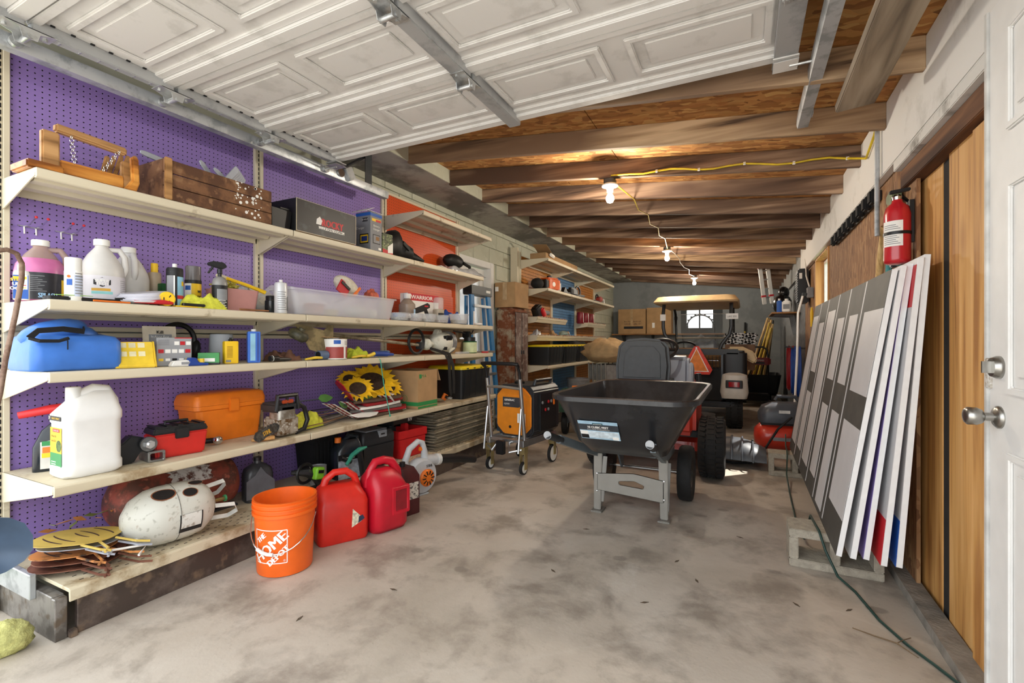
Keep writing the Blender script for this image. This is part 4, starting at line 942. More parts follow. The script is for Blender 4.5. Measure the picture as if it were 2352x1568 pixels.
# right section
o, W, H = put('glue_jar', 'small clear bottle with white cap before the heat gun box', 'bottle', 929, 953, 675, Z2, -2.64, .06); B().lathe([(W * .48, 0), (W * .5, .005), (W * .5, H * .62), (W * .2, H * .82), (W * .2, H * .84)], n=20).obj('body', M('amber_clear', '#a89684', .2, 0, .1, alpha=.7), o, ang=40); B().lathe([(W * .24, H * .83), (W * .24, H), (.001, H)], n=16).obj('cap', WHITE, o, ang=40); wrap(o, 'label', M('pale_blue', '#9cc4e8'), W / 2 + .001, H * .1, H * .45, 0, 1.2, 6)
a, c, zt = span(944, 1006, 677, -2.70); W = c - a; H = zt - Z2
o = thing('heat_gun_box', 'white and red heat gun carton before the orange pegboard', 'box', (-2.76, (a + c) / 2, Z2), HP - .1); D = .1
B().bb(-W / 2, W / 2, -D / 2, D / 2, 0, H).obj('carton', PAPER, o, .002, 1); prints(o, -D / 2, [(0, H * .88, W, H * .24, REDP)]); text(o, 'WARRIOR', PAPER, (-W * .06, -D / 2 - .002, H * .88), H * .13, W * .7, bold=.0015)
B().prism([(-W * .42, H * .34), (-W * .36, H * .46), (W * .12, H * .72), (W * .2, H * .66), (W * .2, H * .56), (W * .1, H * .5), (W * .24, H * .12), (W * .12, H * .1), (-.0 * W, H * .42), (-W * .3, H * .3)], -D / 2 - .0006, -D / 2 - .0016).obj('picture', INK, o, smooth=False); text(o, 'WATT', REDP, (-W * .3, -D / 2 - .001, H * .08), H * .07); text(o, '1500', REDP, (W * .36, -D / 2 - .001, H * .18), H * .08); plate(o, 'accent', REDP, (W * .08, -D / 2 - .0017, H * .6), W * .12, H * .05)
o = onshelf('caulk_tube', 'blue and white caulk tube lying before the heat gun box', 'tube', 925, 0, Z2 + .0, HP, -2.588); B().cyl((-.13, 0, .045), (.1, 0, .045), .022, n=16).obj('barrel', BLUP, o); B().cyl((.02, 0, .045), (.09, 0, .045), .0225, n=16).obj('band', PAPER, o); B().tube([(.1, 0, .045), (.17, 0, .04), (.24, 0, .03)], [.018, .012, .006], 10).obj('nozzle', BLACK, o); B().bb(-.1, .08, -.015, .015, 0, .025).obj('stand', BLACK, o)
o, W, H = put('lubricant_can', 'slim small lubricant spray bottle with clear cap', 'can', 1003, 1018, 684, Z2, -2.60, .035); can(o, W / 2, H, M('beige_can', '#b9ae9a', .4), CLEAR, None, W * .45, .45); wrap(o, 'label', INK, W / 2 + .0006, .01, H * .4, -1, .5, 6); wrap(o, 'label', YELP, W / 2 + .0006, .01, H * .4, .5, 1.5, 6)
for i, (u1, u2, vv, lb) in enumerate(((909, 942, 719, 'clear deli cup of screws nearest the bin'), (945, 974, 721, 'clear deli cup of red bits second from the bin'), (974, 1003, 722, 'clear deli cup of screws third from the bin'), (1004, 1032, 725, 'clear deli cup of washers before the blue cloth'), (1048, 1075, 722, 'tall clear deli cup at the shelf right end'))):
    o, W, H = put('deli_cup', lb, 'cup', u1, u2, vv, Z2, -2.47, .08, HP, 'clear deli cups of hardware')
    r = W * .46; B().lathe([(r * .82, 0.001), (r * .98, H * .9), (r * 1.04, H * .9), (r * 1.04, H), (r * .96, H), (r * .8, .004), (.001, .004)], n=22).obj('shell', CLEAR, o, ang=40); B().lathe([(r * .76, .005), (r * .82, H * .4), (.001, H * .45)], n=16).obj('hardware', worn('hardware_%d' % (i % 2), ('#77736e', '#8a3f36')[i % 2], '#b3afa8', .5, 90, .4, .4), o)
a, c, _ = span(1020, 1062, 712, -2.65); o = thing('blue_cloth', 'crumpled royal blue cloth behind the deli cups', 'cloth', (-2.68, (a + c) / 2 - .02, Z2), HP); cloth('cloth', M('royal_cloth', '#244a9c', .85, 0, .15, 30), o, c - a, .13, .13, 21, amp=.6)
tag(B().at((-2.475, yx(1098, -2.475), Z2)).lathe([(.04, 0), (.045, .008), (.04, .02), (.001, .02)], n=18).obj('saucer', WHITE, None, ang=40), 'white plastic saucer lying at the far shelf end', 'saucer')
# ---- third shelf
Z3 = ZS[2] + .0015
a, c, zt = span(50, 262, 775, -2.6); W = c - a; H = on_x(250, 772, -2.55).z - Z3
o = thing('cooler_bag', 'blue zip-up cooler bag with black strap on the middle shelf', 'bag', (-2.635, (a + c) / 2, Z3), HP); D = .26
BLUF = M('blue_vinyl', '#3f78cf', .4, 0, .08, 12, .12, 25)
rs = []
for i, (z, sx, sy) in enumerate(((0, .97, .95), (.01, 1, 1), (H * .5, 1.0, 1.0), (H * .78, .98, .95), (H * .98, .93, .8), (H * 1.06, .8, .5))):
    ring = []
    for k, q in enumerate(rrect(0, 0, W * sx, D * sy, .035, z, 5)):
        n_ = noise.noise(Vector((q[0] * 9, q[1] * 9, z * 14))); ring.append((q[0] * (1 + .03 * n_), q[1] * (1 + .05 * n_), z + (.012 * n_ if z > .05 else 0)))
    rs.append(ring)
B().rings(rs).obj('body', BLUF, o, ang=60)
B().at((-W * .16, -.01, H * 1.1), (0, -.3, 0)).ball((0, 0, 0), .085, 18, 10, (1.35, .95, .6)).obj('lid', BLUF, o, ang=60)
fl = B().at((.02, .02, H * 1.0), (0, .1, 0)).ball((0, 0, 0), .08, 16, 8, (1.2, 1.1, .7)).obj('lid_fold', BLUF, o, ang=60)
B().strip([(-W * .52, -D * .46, H * .92), (-W * .45, -D * .52, H * 1.12), (-W * .2, -D * .5, H * 1.18), (W * .05, -D * .42, H * 1.12), (W * .14, -.02, H * 1.28), (W * .1, .05, H * 1.42)], .022, .004, (0, -.3, 1)).obj('strap', BLACKM, o)
B().tube([(-W * .52, -D * .46, H * .92), (-W * .44, -D * .53, H * .84), (-W * .25, -D * .535, H * .84), (-W * .15, -D * .53, H * .92)], .007, 6).obj('zip_piping', BLACKM, o); B().bb(-W * .165, -W * .155, -D * .535, -D * .52, H * .6, H * .86).obj('zip_pull', BLACKM, o)
# wheel chock
a, c, zt = span(268, 366, 786, -2.49); W = c - a; H = zt - Z3
o = thing('wheel_chock', 'yellow plastic wheel chock beside the blue cooler bag', 'wheel chock', (-2.555, (a + c) / 2, Z3), HP - .25)
CHY = M('chock_yellow', '#ecc938', .5, 0, .08, 20); D = .11
B().prism([(-D / 2 - .012, 0), (D / 2, 0), (D / 2 - .035, H * .9), (D / 2 - .045, H), (D / 2 - .065, H), (-D / 2 + .01, .03), (-D / 2 - .012, .012)], -W / 2 + .012, W / 2 - .004, 'yz').obj('body', CHY, o, .004)
B().prism([(-D / 2 - .016, 0), (D / 2 + .004, 0), (D / 2 - .04, H + .004), (D / 2 - .066, H + .004)], W / 2 - .006, W / 2, 'yz').obj('rib', CHY, o, .003); B().prism([(-D / 2 - .016, 0), (D / 2 + .004, 0), (D / 2 - .04, H + .004), (D / 2 - .066, H + .004)], -W / 2 + .006, -W / 2 + .012, 'yz').obj('rib', CHY, o, .003)
wt = B()
nx_, nz_ = Vector((0, -(H - .03), D - .075)).normalized(), Vector((0, D - .075, H - .03)).normalized()
for i in range(3):
    for j in range(2):
        q = Vector((-W * .2 + i * W * .2, -D / 2 + .01, .03)) + nz_ * (H * (.3 + .36 * j)); wt.at(tuple(q + nx_ * .0004), (-math.atan2(D - .075, H - .03), 0, 0)).box((0, 0, 0), (W * .15, .002, H * .2))
stuff(wt.obj('scuffs', M('scuffed', '#efe6bd', .7), o, smooth=False))
# foggers carton and grey tool box carton
a, c, zt = span(333, 408, 748, -2.66); W = c - a
o = thing('fogger_carton', 'open cream carton of indoor foggers behind the grey carton', 'box', (-2.70, (a + c) / 2, Z3), HP - .15); D = .12; H = zt - Z3
B().bb(-W / 2, W / 2, -D / 2, D / 2, 0, H * .55).obj('carton', M('cream_card', '#cfc4b0', .8), o, .002)
fp = B().at((0, -D / 2 + .03, H * .75), (-.12, 0, 0)).box((0, 0, 0), (W * .96, .003, H * .46)).obj('lid', M('cream_card'), o, smooth=False)
B().at((0, -D / 2 + .027, H * .69), (-.12, 0, 0)).box((W * .02, 0, 0), (W * .66, .002, H * .17)).obj('print', GREYP, o, smooth=False)
text(o, 'Indoor Fog', PAPER, (0, -D / 2 + .0225, H * .7), H * .09, W * .5, uy=(0, .12, .99)); text(o, 'Real', INK, (0, -D / 2 + .0335, H * .91), H * .08, uy=(0, .12, .99), bold=.0006); text(o, 'Kill', INK, (0, -D / 2 + .0265, H * .83), H * .08, uy=(0, .12, .99), bold=.0006)
a, c, zt = span(369, 443, 776, -2.53); W = c - a; H = zt - Z3
o = thing('tool_carton', 'grey printed tool carton with small pictures on the middle shelf', 'box', (-2.58, (a + c) / 2, Z3), HP - .2); D = .09
SGR = M('silver_card', '#a3a6ab', .35, .2, .04)
B().bb(-W / 2, W / 2, -D / 2, D / 2, 0, H).obj('carton', SGR, o, .002, 1)
it = [(W * .25, H * .985, W * .5, H * .03, REDP)]
for i in range(5): it.append((-W * .38 + i * W * .19, H * .52, W * .15, H * .13, (REDP, PAPER, PAPER, PAPER, REDP)[i]))
for i in range(3): it.append((W * .06 + i * W * .17, H * .8, W * .14, H * .13, (PAPER, REDP, PAPER)[i]))
for i in range(5): it.append((-W * .38 + i * W * .19, H * .22, W * .13, H * .09, (CHY, PAPER, INK, PAPER, CHY)[i]))
for i in range(6): it.append((-W * .3, H * (.74 + .035 * i), W * .3, H * .012, GREYP))
prints(o, -D / 2, it)
# ear protectors behind
p = on_x(425, 770, -2.78); o = thing('ear_muffs', 'black ear muffs on a headband behind the grey carton', 'ear muffs', (-2.81, p.y - .02, Z3), HP)
B().ring((0, 0, .13), .085, .014, 16, 8, 'y', -.2, PI + .2).obj('headband', BLACK, o); 
for s in (-1, 1): B().at((s * .085, 0, .075), (0, .2 * s, 0)).ball((0, 0, 0), .045, 14, 8, (.6, .9, 1.3)).obj('cup', BLACK, o)
B().bb(-.1, .1, -.03, .03, 0, .03).obj('pad', BLACK, o, .01)
o = onshelf('scanner_tool', 'small white stud finder lying before the grey carton', 'tool', 415, 0, Z3, HP - .1, -2.485); B().prism([(-.05, 0), (.045, 0), (.05, .018), (.02, .03), (-.035, .026)], -.02, .02).obj('body', WHITE, o, .004); B().bb(-.005, .03, -.0215, -.02, .008, .02).obj('window', GREYP, o)
o = onshelf('blue_clamp', 'blue and yellow plastic clamp lying by the green carton', 'clamp', 452, 0, Z3, HP, -2.478); B().prism([(-.05, 0), (.05, 0), (.05, .012), (.0, .016), (-.01, .04), (-.04, .04)], -.02, .02).obj('body', M('deep_blue', '#22469a', .5), o, .004); B().cyl((.02, 0, .012), (.02, 0, .034), .016, n=8).obj('knob', CHY, o)
o, W, H = put('green_carton', 'small green carton with a white tree mark on the shelf', 'box', 464, 517, 811, Z3, -2.50, .08, HP - .6); W *= .78; GRC = M('carton_green', '#3f9550', .5, 0, .05); D = .09
B().bb(-W / 2, W / 2, -D / 2, D / 2, 0, H).obj('carton', GRC, o, .001); prints(o, -D / 2, [(0, H * .08, W, H * .16, INK), (-W * .05, H * .4, W * .7, H * .3, PAPER)]); ux = (0, 1, 0)
plate(o, 'base_band', INK, (W / 2 + .0003, 0, H * .08), D, H * .16, ux); B().add([(W / 2 + .001, .01, H * .3), (W / 2 + .001, .03, H * .3), (W / 2 + .001, .02, H * .62)], [(0, 1, 2)]).obj('tree_mark', PAPER, o, smooth=False)
o, W, H = put('grey_canister', 'light grey plastic canister upside down behind the yellow tin', 'canister', 501, 550, 768, Z3, -2.66, .14)
B().lathe([(W * .52, 0), (W * .5, H * .5), (W * .47, H * .96), (W * .44, H), (.001, H)], n=26).obj('body', M('ash_grey', '#b9bfc6', .5, 0, .04), o, ang=40)
o, W, H = put('fluid_tin', 'yellow lighter fluid tin with black spout', 'tin', 522, 550, 776, Z3, -2.51, .05, HP - .3); B().rbox((0, 0, 0), (W, .05, H * .86), .008).obj('body', YELP, o, .003); B().lathe([(.01, H * .86), (.012, H * .92), (.006, H * .96), (.006, H), (.001, H)], n=12).obj('spout', BLACK, o); lines(o, -.025, -W * .35, W * .05, [H * (.25 + .05 * q) for q in range(9)], M('tan_ink', '#b08a1e')); prints(o, -.025, [(-W * .25, H * .1, W * .35, H * .08, GREYP)])
o, W, H = put('solvent_tin', 'tall blue solvent tin with white screw cap', 'tin', 575, 605, 756, Z3, -2.50, .06, HP - .5); W *= .8
B().bb(-W / 2, W / 2, -.03, .03, 0, H * .92).obj('body', M('tin_blue', '#3169c9', .3, .2, .1, 6), o, .003); B().lathe([(.013, H * .92), (.014, H * .99), (.001, H)], n=12).obj('cap', WHITE, o); prints(o, -.03, [(-W * .1, H * .46, W * .4, H * .8, M('sky_label')), (W * .3, H * .46, W * .16, H * .84, M('deep_blue'))])
plate(o, 'side_label', PAPER, (W / 2 + .0004, .005, H * .5), .02, H * .6, (0, 1, 0)); plate(o, 'side_label', REDP, (W / 2 + .0013, .005, H * .36), .02, H * .12, (0, 1, 0))
o = onshelf('head_lamp', 'black head lamp lying by the blue tin', 'lamp', 632, 0, Z3 + .004, HP, -2.5); B().cyl((-.035, 0, .016), (.02, 0, .016), .016, n=12).obj('body', BLACK, o); B().tube([(.02, 0, .012), (.07, .01, .008), (.11, 0, .008)], [.01, .012, .006], 8).obj('strap', BLACK, o); B().ring((-.02, 0, .016), .0165, .0015, 14, 5, 'x').obj('bezel', WHITE, o)
a, c, _ = span(630, 690, 800, -2.55); o = thing('leather_glove', 'brown work glove crumpled behind the trimmer guard', 'glove', (-2.6, (a + c) / 2, Z3), HP); cloth('glove', M('brown_leather', '#6d4a38', .8, 0, .2, 20, .2), o, c - a, .12, .07, 31, amp=.6)
# string trimmer lying along the shelf
TY0, TY1 = yx(652, -2.66), yx(1040, -2.56)
tr = thing('string_trimmer', 'white petrol string trimmer with long shaft lying on the middle shelf', 'trimmer', (-2.62, (TY0 + TY1) / 2, Z3), HP)
L = TY1 - TY0; x0, x1 = -L / 2, L / 2
OLV = worn('dirty_olive', '#77704f', '#4c4632', .5, 18, .8); TAN = worn('guard_tan', '#93835c', '#6f6244', .5, 10, .75)
hd = on_x(640, 763, -2.62); hz = hd.z - Z3 - .02
B().at((x0 + .02, -.07, hz), (.4, .35, 0)).lathe([(.001, -.03), (.045, -.03), (.062, -.012), (.064, .012), (.05, .03), (.02, .034), (.02, .05), (.001, .05)], n=22).obj('cutting_head', worn('head_olive', '#3c3b2c', '#5b5640', .5, 20), tr, ang=50)
gd_ = B(); pts = [(.02, .12), (.1, .1), (.2, .075), (.235, .1), (.24, .12), (.32, .12), (.31, .02), (.25, -.075), (.17, -.10), (.1, -.075), (.07, .0)]
n0 = len(pts); V = []
for dy in (0, .01):
    for (px_, pz_) in pts: V.append((x0 + px_ * 1.0, -.05 + dy + 2.2 * (px_ - .18) ** 2 - .05, hz - .03 + pz_ * .85))
gd_.add(V, [tuple(reversed(range(n0))), tuple(range(n0, 2 * n0))] + [(i, (i + 1) % n0, n0 + (i + 1) % n0, n0 + i) for i in range(n0)]); gd_.obj('guard', TAN, tr)
B().tube([(x0 + .06, -.02, hz + .045), (x0 + .14, -.01, hz + .03), (x0 + .3, 0, hz + .01)], [.02, .016, .014], 10).obj('gear_neck', OLV, tr)
B().tube([(x0 + .25, 0, hz + .015), (x1 - .42, -.0, .085)], .0135, 12).obj('shaft', worn('shaft_grey', '#a09480', '#7c7058', .45, 10, .5, .4), tr)
B().ring((x1 - .52, -.02, .12), .105, .012, 24, 8, 'y').obj('loop_handle', BLACK, tr); B().bb(x1 - .47, x1 - .41, -.03, .03, .05, .115).obj('clamp', DKSTEEL, tr, .006)
TWH = worn('trimmer_white', '#d6d6ca', '#b8b7a6', .42, 14, .5)
B().lathe([(.001, 0), (.03, .0), (.05, .02), (.055, .06), (.03, .085), (.026, .14)], (x1 - .40, 0, .095), 18, 'x').obj('clutch_housing', TWH, tr, ang=50)
B().lathe([(.026, 0), (.05, .02), (.09, .06), (.105, .12), (.105, .2), (.095, .23), (.001, .23)], (x1 - .27, 0, .108), 22, 'x').obj('engine_cover', TWH, tr, ang=45)
B().prism([(x1 - .22, .19), (x1 - .19, .235), (x1 - .16, .24), (x1 - .12, .2)], -.03, .03).obj('cover_fin', TWH, tr, .006)
B().lathe([(.108, 0), (.112, .02), (.112, .05), (.1, .05), (.1, .01), (.001, .0)], (x1 - .05, 0, .112), 26, 'x').obj('starter_shroud', M('shroud_grey', '#8b8c8e', .4, .3), tr, ang=45)
B().at((x1 - .12, -.085, .13), (.35, 0, 0)).rbox((0, 0, -.04), (.1, .03, .09), .014).obj('air_filter', BLACK, tr, .008); B().at((x1 - .135, -.102, .138), (.35, 0, 0)).box((0, 0, 0), (.014, .003, .014)).obj('badge', ORGP, tr)
vs = B()
for k in range(5):
    for zz in (.16, .055): vs.at((x1 - .185 + k * .008, -.088, zz), (0, .25, 0)).box((0, 0, 0), (.0035, .02, .03))
stuff(vs.obj('vents', INK, tr, smooth=False)); B().prism([(x1 - .12, .01), (x1 - .02, .05), (x1 - .02, .075), (x1 - .1, .04)], -.1, -.085).obj('fuel_flap', TWH, tr, .003)
p0 = Vector((x1 - .36, -.05, .06)); sx = x1 - .30
B().strip([p0, (sx, -.12, .03), (sx + .03, -.162, .004), (sx + .05, -.185, -.06), (sx + .05, -.19, -.2), (sx + .06, -.19, -.32), (sx + .085, -.19, -.38), (sx + .115, -.192, -.36), (sx + .12, -.19, -.25), (sx + .105, -.19, -.1), (sx + .08, -.165, .004), (sx + .05, -.1, .03)], .05, .004, (0.9, .1, .2)).obj('harness_strap', BLACKM, tr)
o = onshelf('pipe_coupling', 'grey blue pipe coupling lying behind the trimmer guard', 'pipe', 740, 0, Z3, HP, -2.52); B().slab([(.03 * math.cos(t), .03 + .03 * math.sin(t)) for t in [2 * PI * i / 20 for i in range(20)]], [(.025 * math.cos(t), .03 + .025 * math.sin(t)) for t in [2 * PI * i / 20 for i in range(20)]], -.035, .035, 'yz').obj('ring', M('slate_blue', '#5a708f', .5), o); B().cyl((-.034, 0, .03), (-.03, 0, .03), .024, n=20).obj('web', BLACK, o)
def clampo(u, lab):
    o = onshelf('spring_clamp', lab, 'clamp', u, 0, Z3, HP, -2.49, 'yellow clamps'); B().tube([(-.07, 0, .008), (0, -.01, .016), (.06, 0, .014)], [.006, .01, .008], 8).obj('jaw', CHY, o); B().bb(-.02, .02, -.014, .008, 0, .02).obj('pivot', BLACK, o, .003)
clampo(722, 'yellow spring clamp under the pipe coupling'); clampo(825, 'yellow and black clamp right of the paint can')
o, W, H = put('paint_can', 'white and red quart paint can on the middle shelf', 'paint can', 763, 802, 777, Z3, -2.468, .1, HP - .2)
B().lathe([(W * .48, 0), (W * .5, .004), (W * .5, H * .96), (W * .46, H * .96), (W * .46, H * .93), (.001, H * .93)], n=26).obj('body', PAPER, o, ang=40); B().lathe([(W * .5, H * .95), (W * .52, H * .97), (W * .5, H), (W * .44, H), (W * .44, H * .95)], n=26, cap=False).obj('rim', CHROME, o); wrap(o, 'label', M('brick_red', '#a5453f', .5), W / 2 + .0006, .008, H * .58, -1.5, 1.5); wrap(o, 'stripe', PAPER, W / 2 + .001, .008, H * .6, .2, .45, 3); wrap(o, 'badge', BLUP, W / 2 + .001, H * .72, H * .9, -.7, -.1, 5); wraplines(o, GREYP, W / 2 + .001, .3, 1.1, [H * .7 + .01 * q for q in range(3)]); B().at((0, 0, H * 1.0), (0, .05, 0)).box((-W * .3, 0, .002), (W * .7, .03, .004)).obj('stir_stick', CARD, o)
a, c, _ = span(808, 850, 800, -2.53); o = thing('lime_rag', 'lime yellow rag bunched behind the yellow clamp', 'rag', (-2.58, (a + c) / 2, Z3), HP); cloth('cloth', M('lime_cloth', '#c3d23a', .85, 0, .15, 30), o, c - a, .1, .085, 41, amp=.6)
o = onshelf('glue_gun', 'blue and yellow caulking gun lying along the shelf lip', 'caulking gun', 885, 0, Z3, HP, -2.49); B().cyl((-.12, 0, .028), (.02, 0, .024), .02, n=12).obj('barrel', M('deep_blue'), o); B().cyl((.02, 0, .022), (.09, 0, .018), .014, .01, 12).obj('neck', M('deep_blue'), o); B().cyl((.09, 0, .018), (.2, 0, .014), .004, n=8).obj('rod', CHROME, o); B().bb(-.05, .06, -.0, .03, .028, .05).obj('cartridge', M('slate_blue'), o, .006); B().tube([(-.12, 0, .03), (-.16, 0, .02), (-.2, 0, .012)], [.014, .012, .01], 8).obj('handle', CHY, o)
o, W, H = put('small_cardboard_box', 'small open brown cardboard box behind the trimmer engine', 'box', 1035, 1075, 774, Z3, -2.66, .14); B().bb(-W / 2, W / 2, -.07, .07, 0, H * .85).obj('carton', CARD, o, .002); B().at((W * .1, -.075, H * .6), (-.1, 0, 0)).box((0, 0, 0), (W * .6, .003, H * .5)).obj('flap', CARD, o)
o, W, H = put('jar', 'dark green jar with pale label at the right end of middle shelf', 'jar', 1075, 1092, 775, Z3, -2.55, .05); can(o, W / 2, H, M('dark_green'), BLACK, M('pale_green', '#cfdcae', .6), W * .4, .25, dome=False)
o = onshelf('clear_tray', 'small clear blister tray at the middle shelf end', 'tray', 1062, 0, Z3, HP, -2.48); B().rbox((0, 0, 0), (.2, .05, .022), .01).obj('tray', CLEAR, o, .004)
o = onshelf('bottle_top', 'red plastic bottle top at the right end of the middle shelf', 'lid', 1114, 0, Z3, HP, -2.48); B().lathe([(.035, 0), (.04, .004), (.038, .014), (.001, .014)], n=20).obj('lid', REDP, o, ang=40)
o = thing('shop_light', 'small black clamp light hanging under the second shelf end', 'lamp', (-2.6, yx(1072, -2.6), 1.255), HP); B().bb(-.03, .03, -.04, .04, -.05, .02).obj('head', BLACK, o, .008); B().tube([(.03, 0, 0), (.1, 0, .0), (.13, 0, .035)], .006, 6).obj('arm', DKSTEEL, o); B().tube([(-.03, 0, 0), (-.25, 0, .02)], .008, 6).obj('rod', DKSTEEL, o)

# ---- fourth shelf
Z4 = ZS[3] + .0015
q = on_z(215, 1092, Z4); a, c, _ = span(142, 296, 1000, q.x); W = c - a; H = on_x(215, 886, q.x - .09).z - Z4
o = thing('weed_killer_jug', 'big white refill jug with yellow and green label on the lower shelf', 'jug', (q.x - .085, (a + c) / 2 - .0, Z4), HP - .02)
W *= .92; D = .165; JW = M('jug_bright', '#e8e8e6', .4, 0, .02); R_ = .04
B().rings([rrect(0, 0, W * .9, D * .9, R_, 0, 5), rrect(0, 0, W, D, R_, .012, 5), rrect(0, 0, W, D, R_, .045, 5), rrect(0, 0, W * .96, D * .96, R_, .055, 5), rrect(0, 0, W * .96, D * .96, R_, H * .6, 5), rrect(0, 0, W, D, R_, H * .62, 5), rrect(0, 0, W, D, R_, H * .7, 5), rrect(W * .08, 0, W * .72, D * .6, R_ * .8, H * .86, 5), rrect(W * .2, 0, W * .42, D * .34, R_ * .5, H * .93, 5), rrect(W * .2, 0, W * .3, D * .2, R_ * .3, H * .95, 5)]).obj('body', JW, o, ang=45)
B().tube([(-W * .18, 0, H * .9), (W * .1, 0, H * .97), (W * .3, 0, H * .95), (W * .42, 0, H * .82), (W * .44, 0, H * .7)], [.018, .021, .022, .022, .024], 12).obj('handle', JW, o, ang=60)
B().lathe([(.026, H * .84), (.026, H * .99), (.023, H), (.001, H)], (-W * .22, 0, 0), 20).obj('cap', JW, o, ang=40); B().lathe([(.03, H * .78), (.024, H * .88)], (-W * .22, 0, 0), 20).obj('neck', JW, o)
y = -D * .48
ux, uy = (0, -1, 0), (0, 0, 1); xl = -W * .48 - .0006
plate(o, 'label', GRNP, (xl, 0, H * .16), D * .62, H * .24, ux, uy); plate(o, 'label', YELP, (xl, 0, H * .42), D * .62, H * .28, ux, uy); plate(o, 'barcode', PAPER, (xl - .001, -.028, H * .1), .025, .02, ux, uy)
plate(o, 'band', INK, (-W * .5 - .0006, 0, H * .665), D * .68, H * .05, ux, uy); text(o, 'READY SPRAY', YELP, (-W * .5 - .0018, -.012, H * .665), .008, .07, ux, uy); text(o, '20', PAPER, (-W * .5 - .0018, .045, H * .67), .012, ux=ux, uy=uy)
plate(o, 'title', REDP, (xl - .001, -.005, H * .53), D * .38, H * .035, ux, uy); text(o, 'COVER & SAVE', PAPER, (xl - .0022, -.005, H * .53), .006, .05, ux, uy)
for i, t in enumerate(('Weed &', 'Grass Killer')): text(o, t, INK, (xl - .0012, .018, H * (.465 - .05 * i)), .01, .045, ux, uy)
B().at((xl - .0008, -.028, H * .36), (0, -HP, 0)).lathe([(.0, 0), (.024, 0), (.024, .0004), (.001, .0004)], n=20).obj('picture', M('leaf_print', '#5c7a3c', .6, 0, .5, 60), o)
lb = B()
for k in range(5): lb.box((xl - .0012, .02, H * (.08 + .025 * k)), (.0006, .04, .003))
stuff(lb.obj('small_print', PAPER, o, smooth=False))
q = on_z(112, 1092, Z4)
o = thing('weed_spray', 'black spray bottle with long red nozzle behind the white jug', 'spray bottle', (q.x - .11, yx(116, q.x - .11), Z4), HP - .42)
Wb, Hb = .115, .235
B().rings([rrect(0, 0, Wb, .05, .018, 0), rrect(0, 0, Wb, .055, .02, .01), rrect(0, 0, Wb * .98, .055, .02, Hb * .45), rrect(.012, 0, Wb * .72, .05, .02, Hb * .75), rrect(.02, 0, .04, .035, .014, Hb * .88), rrect(.02, 0, .034, .034, .014, Hb * .92)]).obj('body', M('glossy_black', '#20262c', .2, 0, .1), o, ang=50)
B().prism([(-.03, .012), (.05, .012), (.05, Hb * .6), (-.03, Hb * .55)], -.0285, -.0295).obj('label', M('pale_label2', '#d8d6cf', .6), o, smooth=False); prints(o, -.0292, [(.01, Hb * .52, .07, .02, GRNP), (.012, Hb * .4, .07, .025, ORGP), (.01, Hb * .3, .07, .02, YELP)])
RD = M('bright_red', '#d92f33', .4, 0, .05)
B().cyl((.02, 0, Hb * .9), (.02, 0, Hb * 1.06), .018, n=14).obj('collar', RD, o); B().tube([(.05, 0, Hb * 1.16), (.0, 0, Hb * 1.14), (-.1, 0, Hb * 1.06)], [.02, .02, .015], 12).obj('spray_head', RD, o); B().cyl((-.101, 0, Hb * 1.058), (-.099, 0, Hb * 1.06), .009, n=10).obj('nozzle_bore', M('dark_red', '#6d1618', .6), o)
# trailer hitch hardware
q = on_z(350, 1062, Z4)
o = thing('ball_mount', 'black and zinc trailer hitch mount with big bolt', 'hitch', (q.x - .06, q.y - .03, Z4), HP - .15)
ZN = worn('zinc', '#9a9c9c', '#77797a', .5, 12, .3, .9)
B().slab([(.02, 0), (.09, 0), (.09, .05), (.02, .05)], [(.03, .009), (.08, .009), (.08, .041), (.03, .041)], -.06, .06).obj('receiver_tube', ZN, o, .003)
B().at((.03, -.03, .085), (HP, 0, 0)).cyl((0, 0, -.004), (0, 0, .012), .034, n=20).obj('shank_plate', ZN, o); B().cyl((.03, -.042, .085), (.03, -.06, .085), .02, n=6).obj('nut', CHROME, o); B().cyl((.03, -.06, .085), (.03, -.072, .085), .011, n=14).obj('bolt', CHROME, o)
B().prism([(-.09, 0), (-.02, 0), (.01, .05), (.05, .062), (.05, .1), (.0, .12), (-.03, .13), (-.06, .1), (-.09, .09)], -.01, .05).obj('mount', M('hitch_black', '#232426', .35, .3), o, .006)
q = on_z(400, 1035, Z4); a, c, zt = span(355, 482, 985, -2.50)
o = thing('red_tool_box', 'small red toolbox with black lid on the lower shelf', 'toolbox', (-2.58, (a + c) / 2 + .01, Z4), HP - .15); W, D, H = .245, .14, .15
TRD = M('toolbox_red', '#c82720', .4, 0, .05)
B().frustum((0, 0, 0), (W * .86, D * .84), (W * .97, D * .97), H * .78).obj('body', TRD, o, .008); B().frustum((0, 0, H * .78), (W, D), (W * .9, D * .86), H * .22).obj('lid', BLACK, o, .006)
for k in range(5): B().bb(-W * .4 + k * W * .2 - .012, -W * .4 + k * W * .2 + .012, -D * .4, D * .4, H, H + .006).obj('lid_rib', BLACK, o, .002)
B().tube([(-.05, 0, H + .004), (-.05, 0, H + .018), (.05, 0, H + .018), (.05, 0, H + .004)], .007, 8).obj('handle', BLACK, o); B().bb(-.03, .03, -D / 2 - .008, -D / 2 + .01, H * .6, H * .95).obj('latch', BLACK, o, .004); B().bb(W / 2 - .01, W / 2 + .004, -.02, .02, H * .5, H * .9).obj('latch', ORGP, o, .003)
for i, (u, v, lb) in enumerate(((443, 1038, 'chrome hitch ball before the red toolbox'), (500, 1022, 'chrome hitch ball beside the orange box'))):
    q = on_z(u, v, Z4); o = thing('hitch_ball', lb, 'hitch ball', (q.x, q.y, Z4), 0, 'chrome hitch balls'); B().ball((0, 0, .026), .025, 18, 10).obj('ball', CHROME, o); B().at((0, 0, .024)).cyl((-.02, -.01, 0), (-.06, -.03, -.004), .015, n=12).obj('shank', BLACK, o)
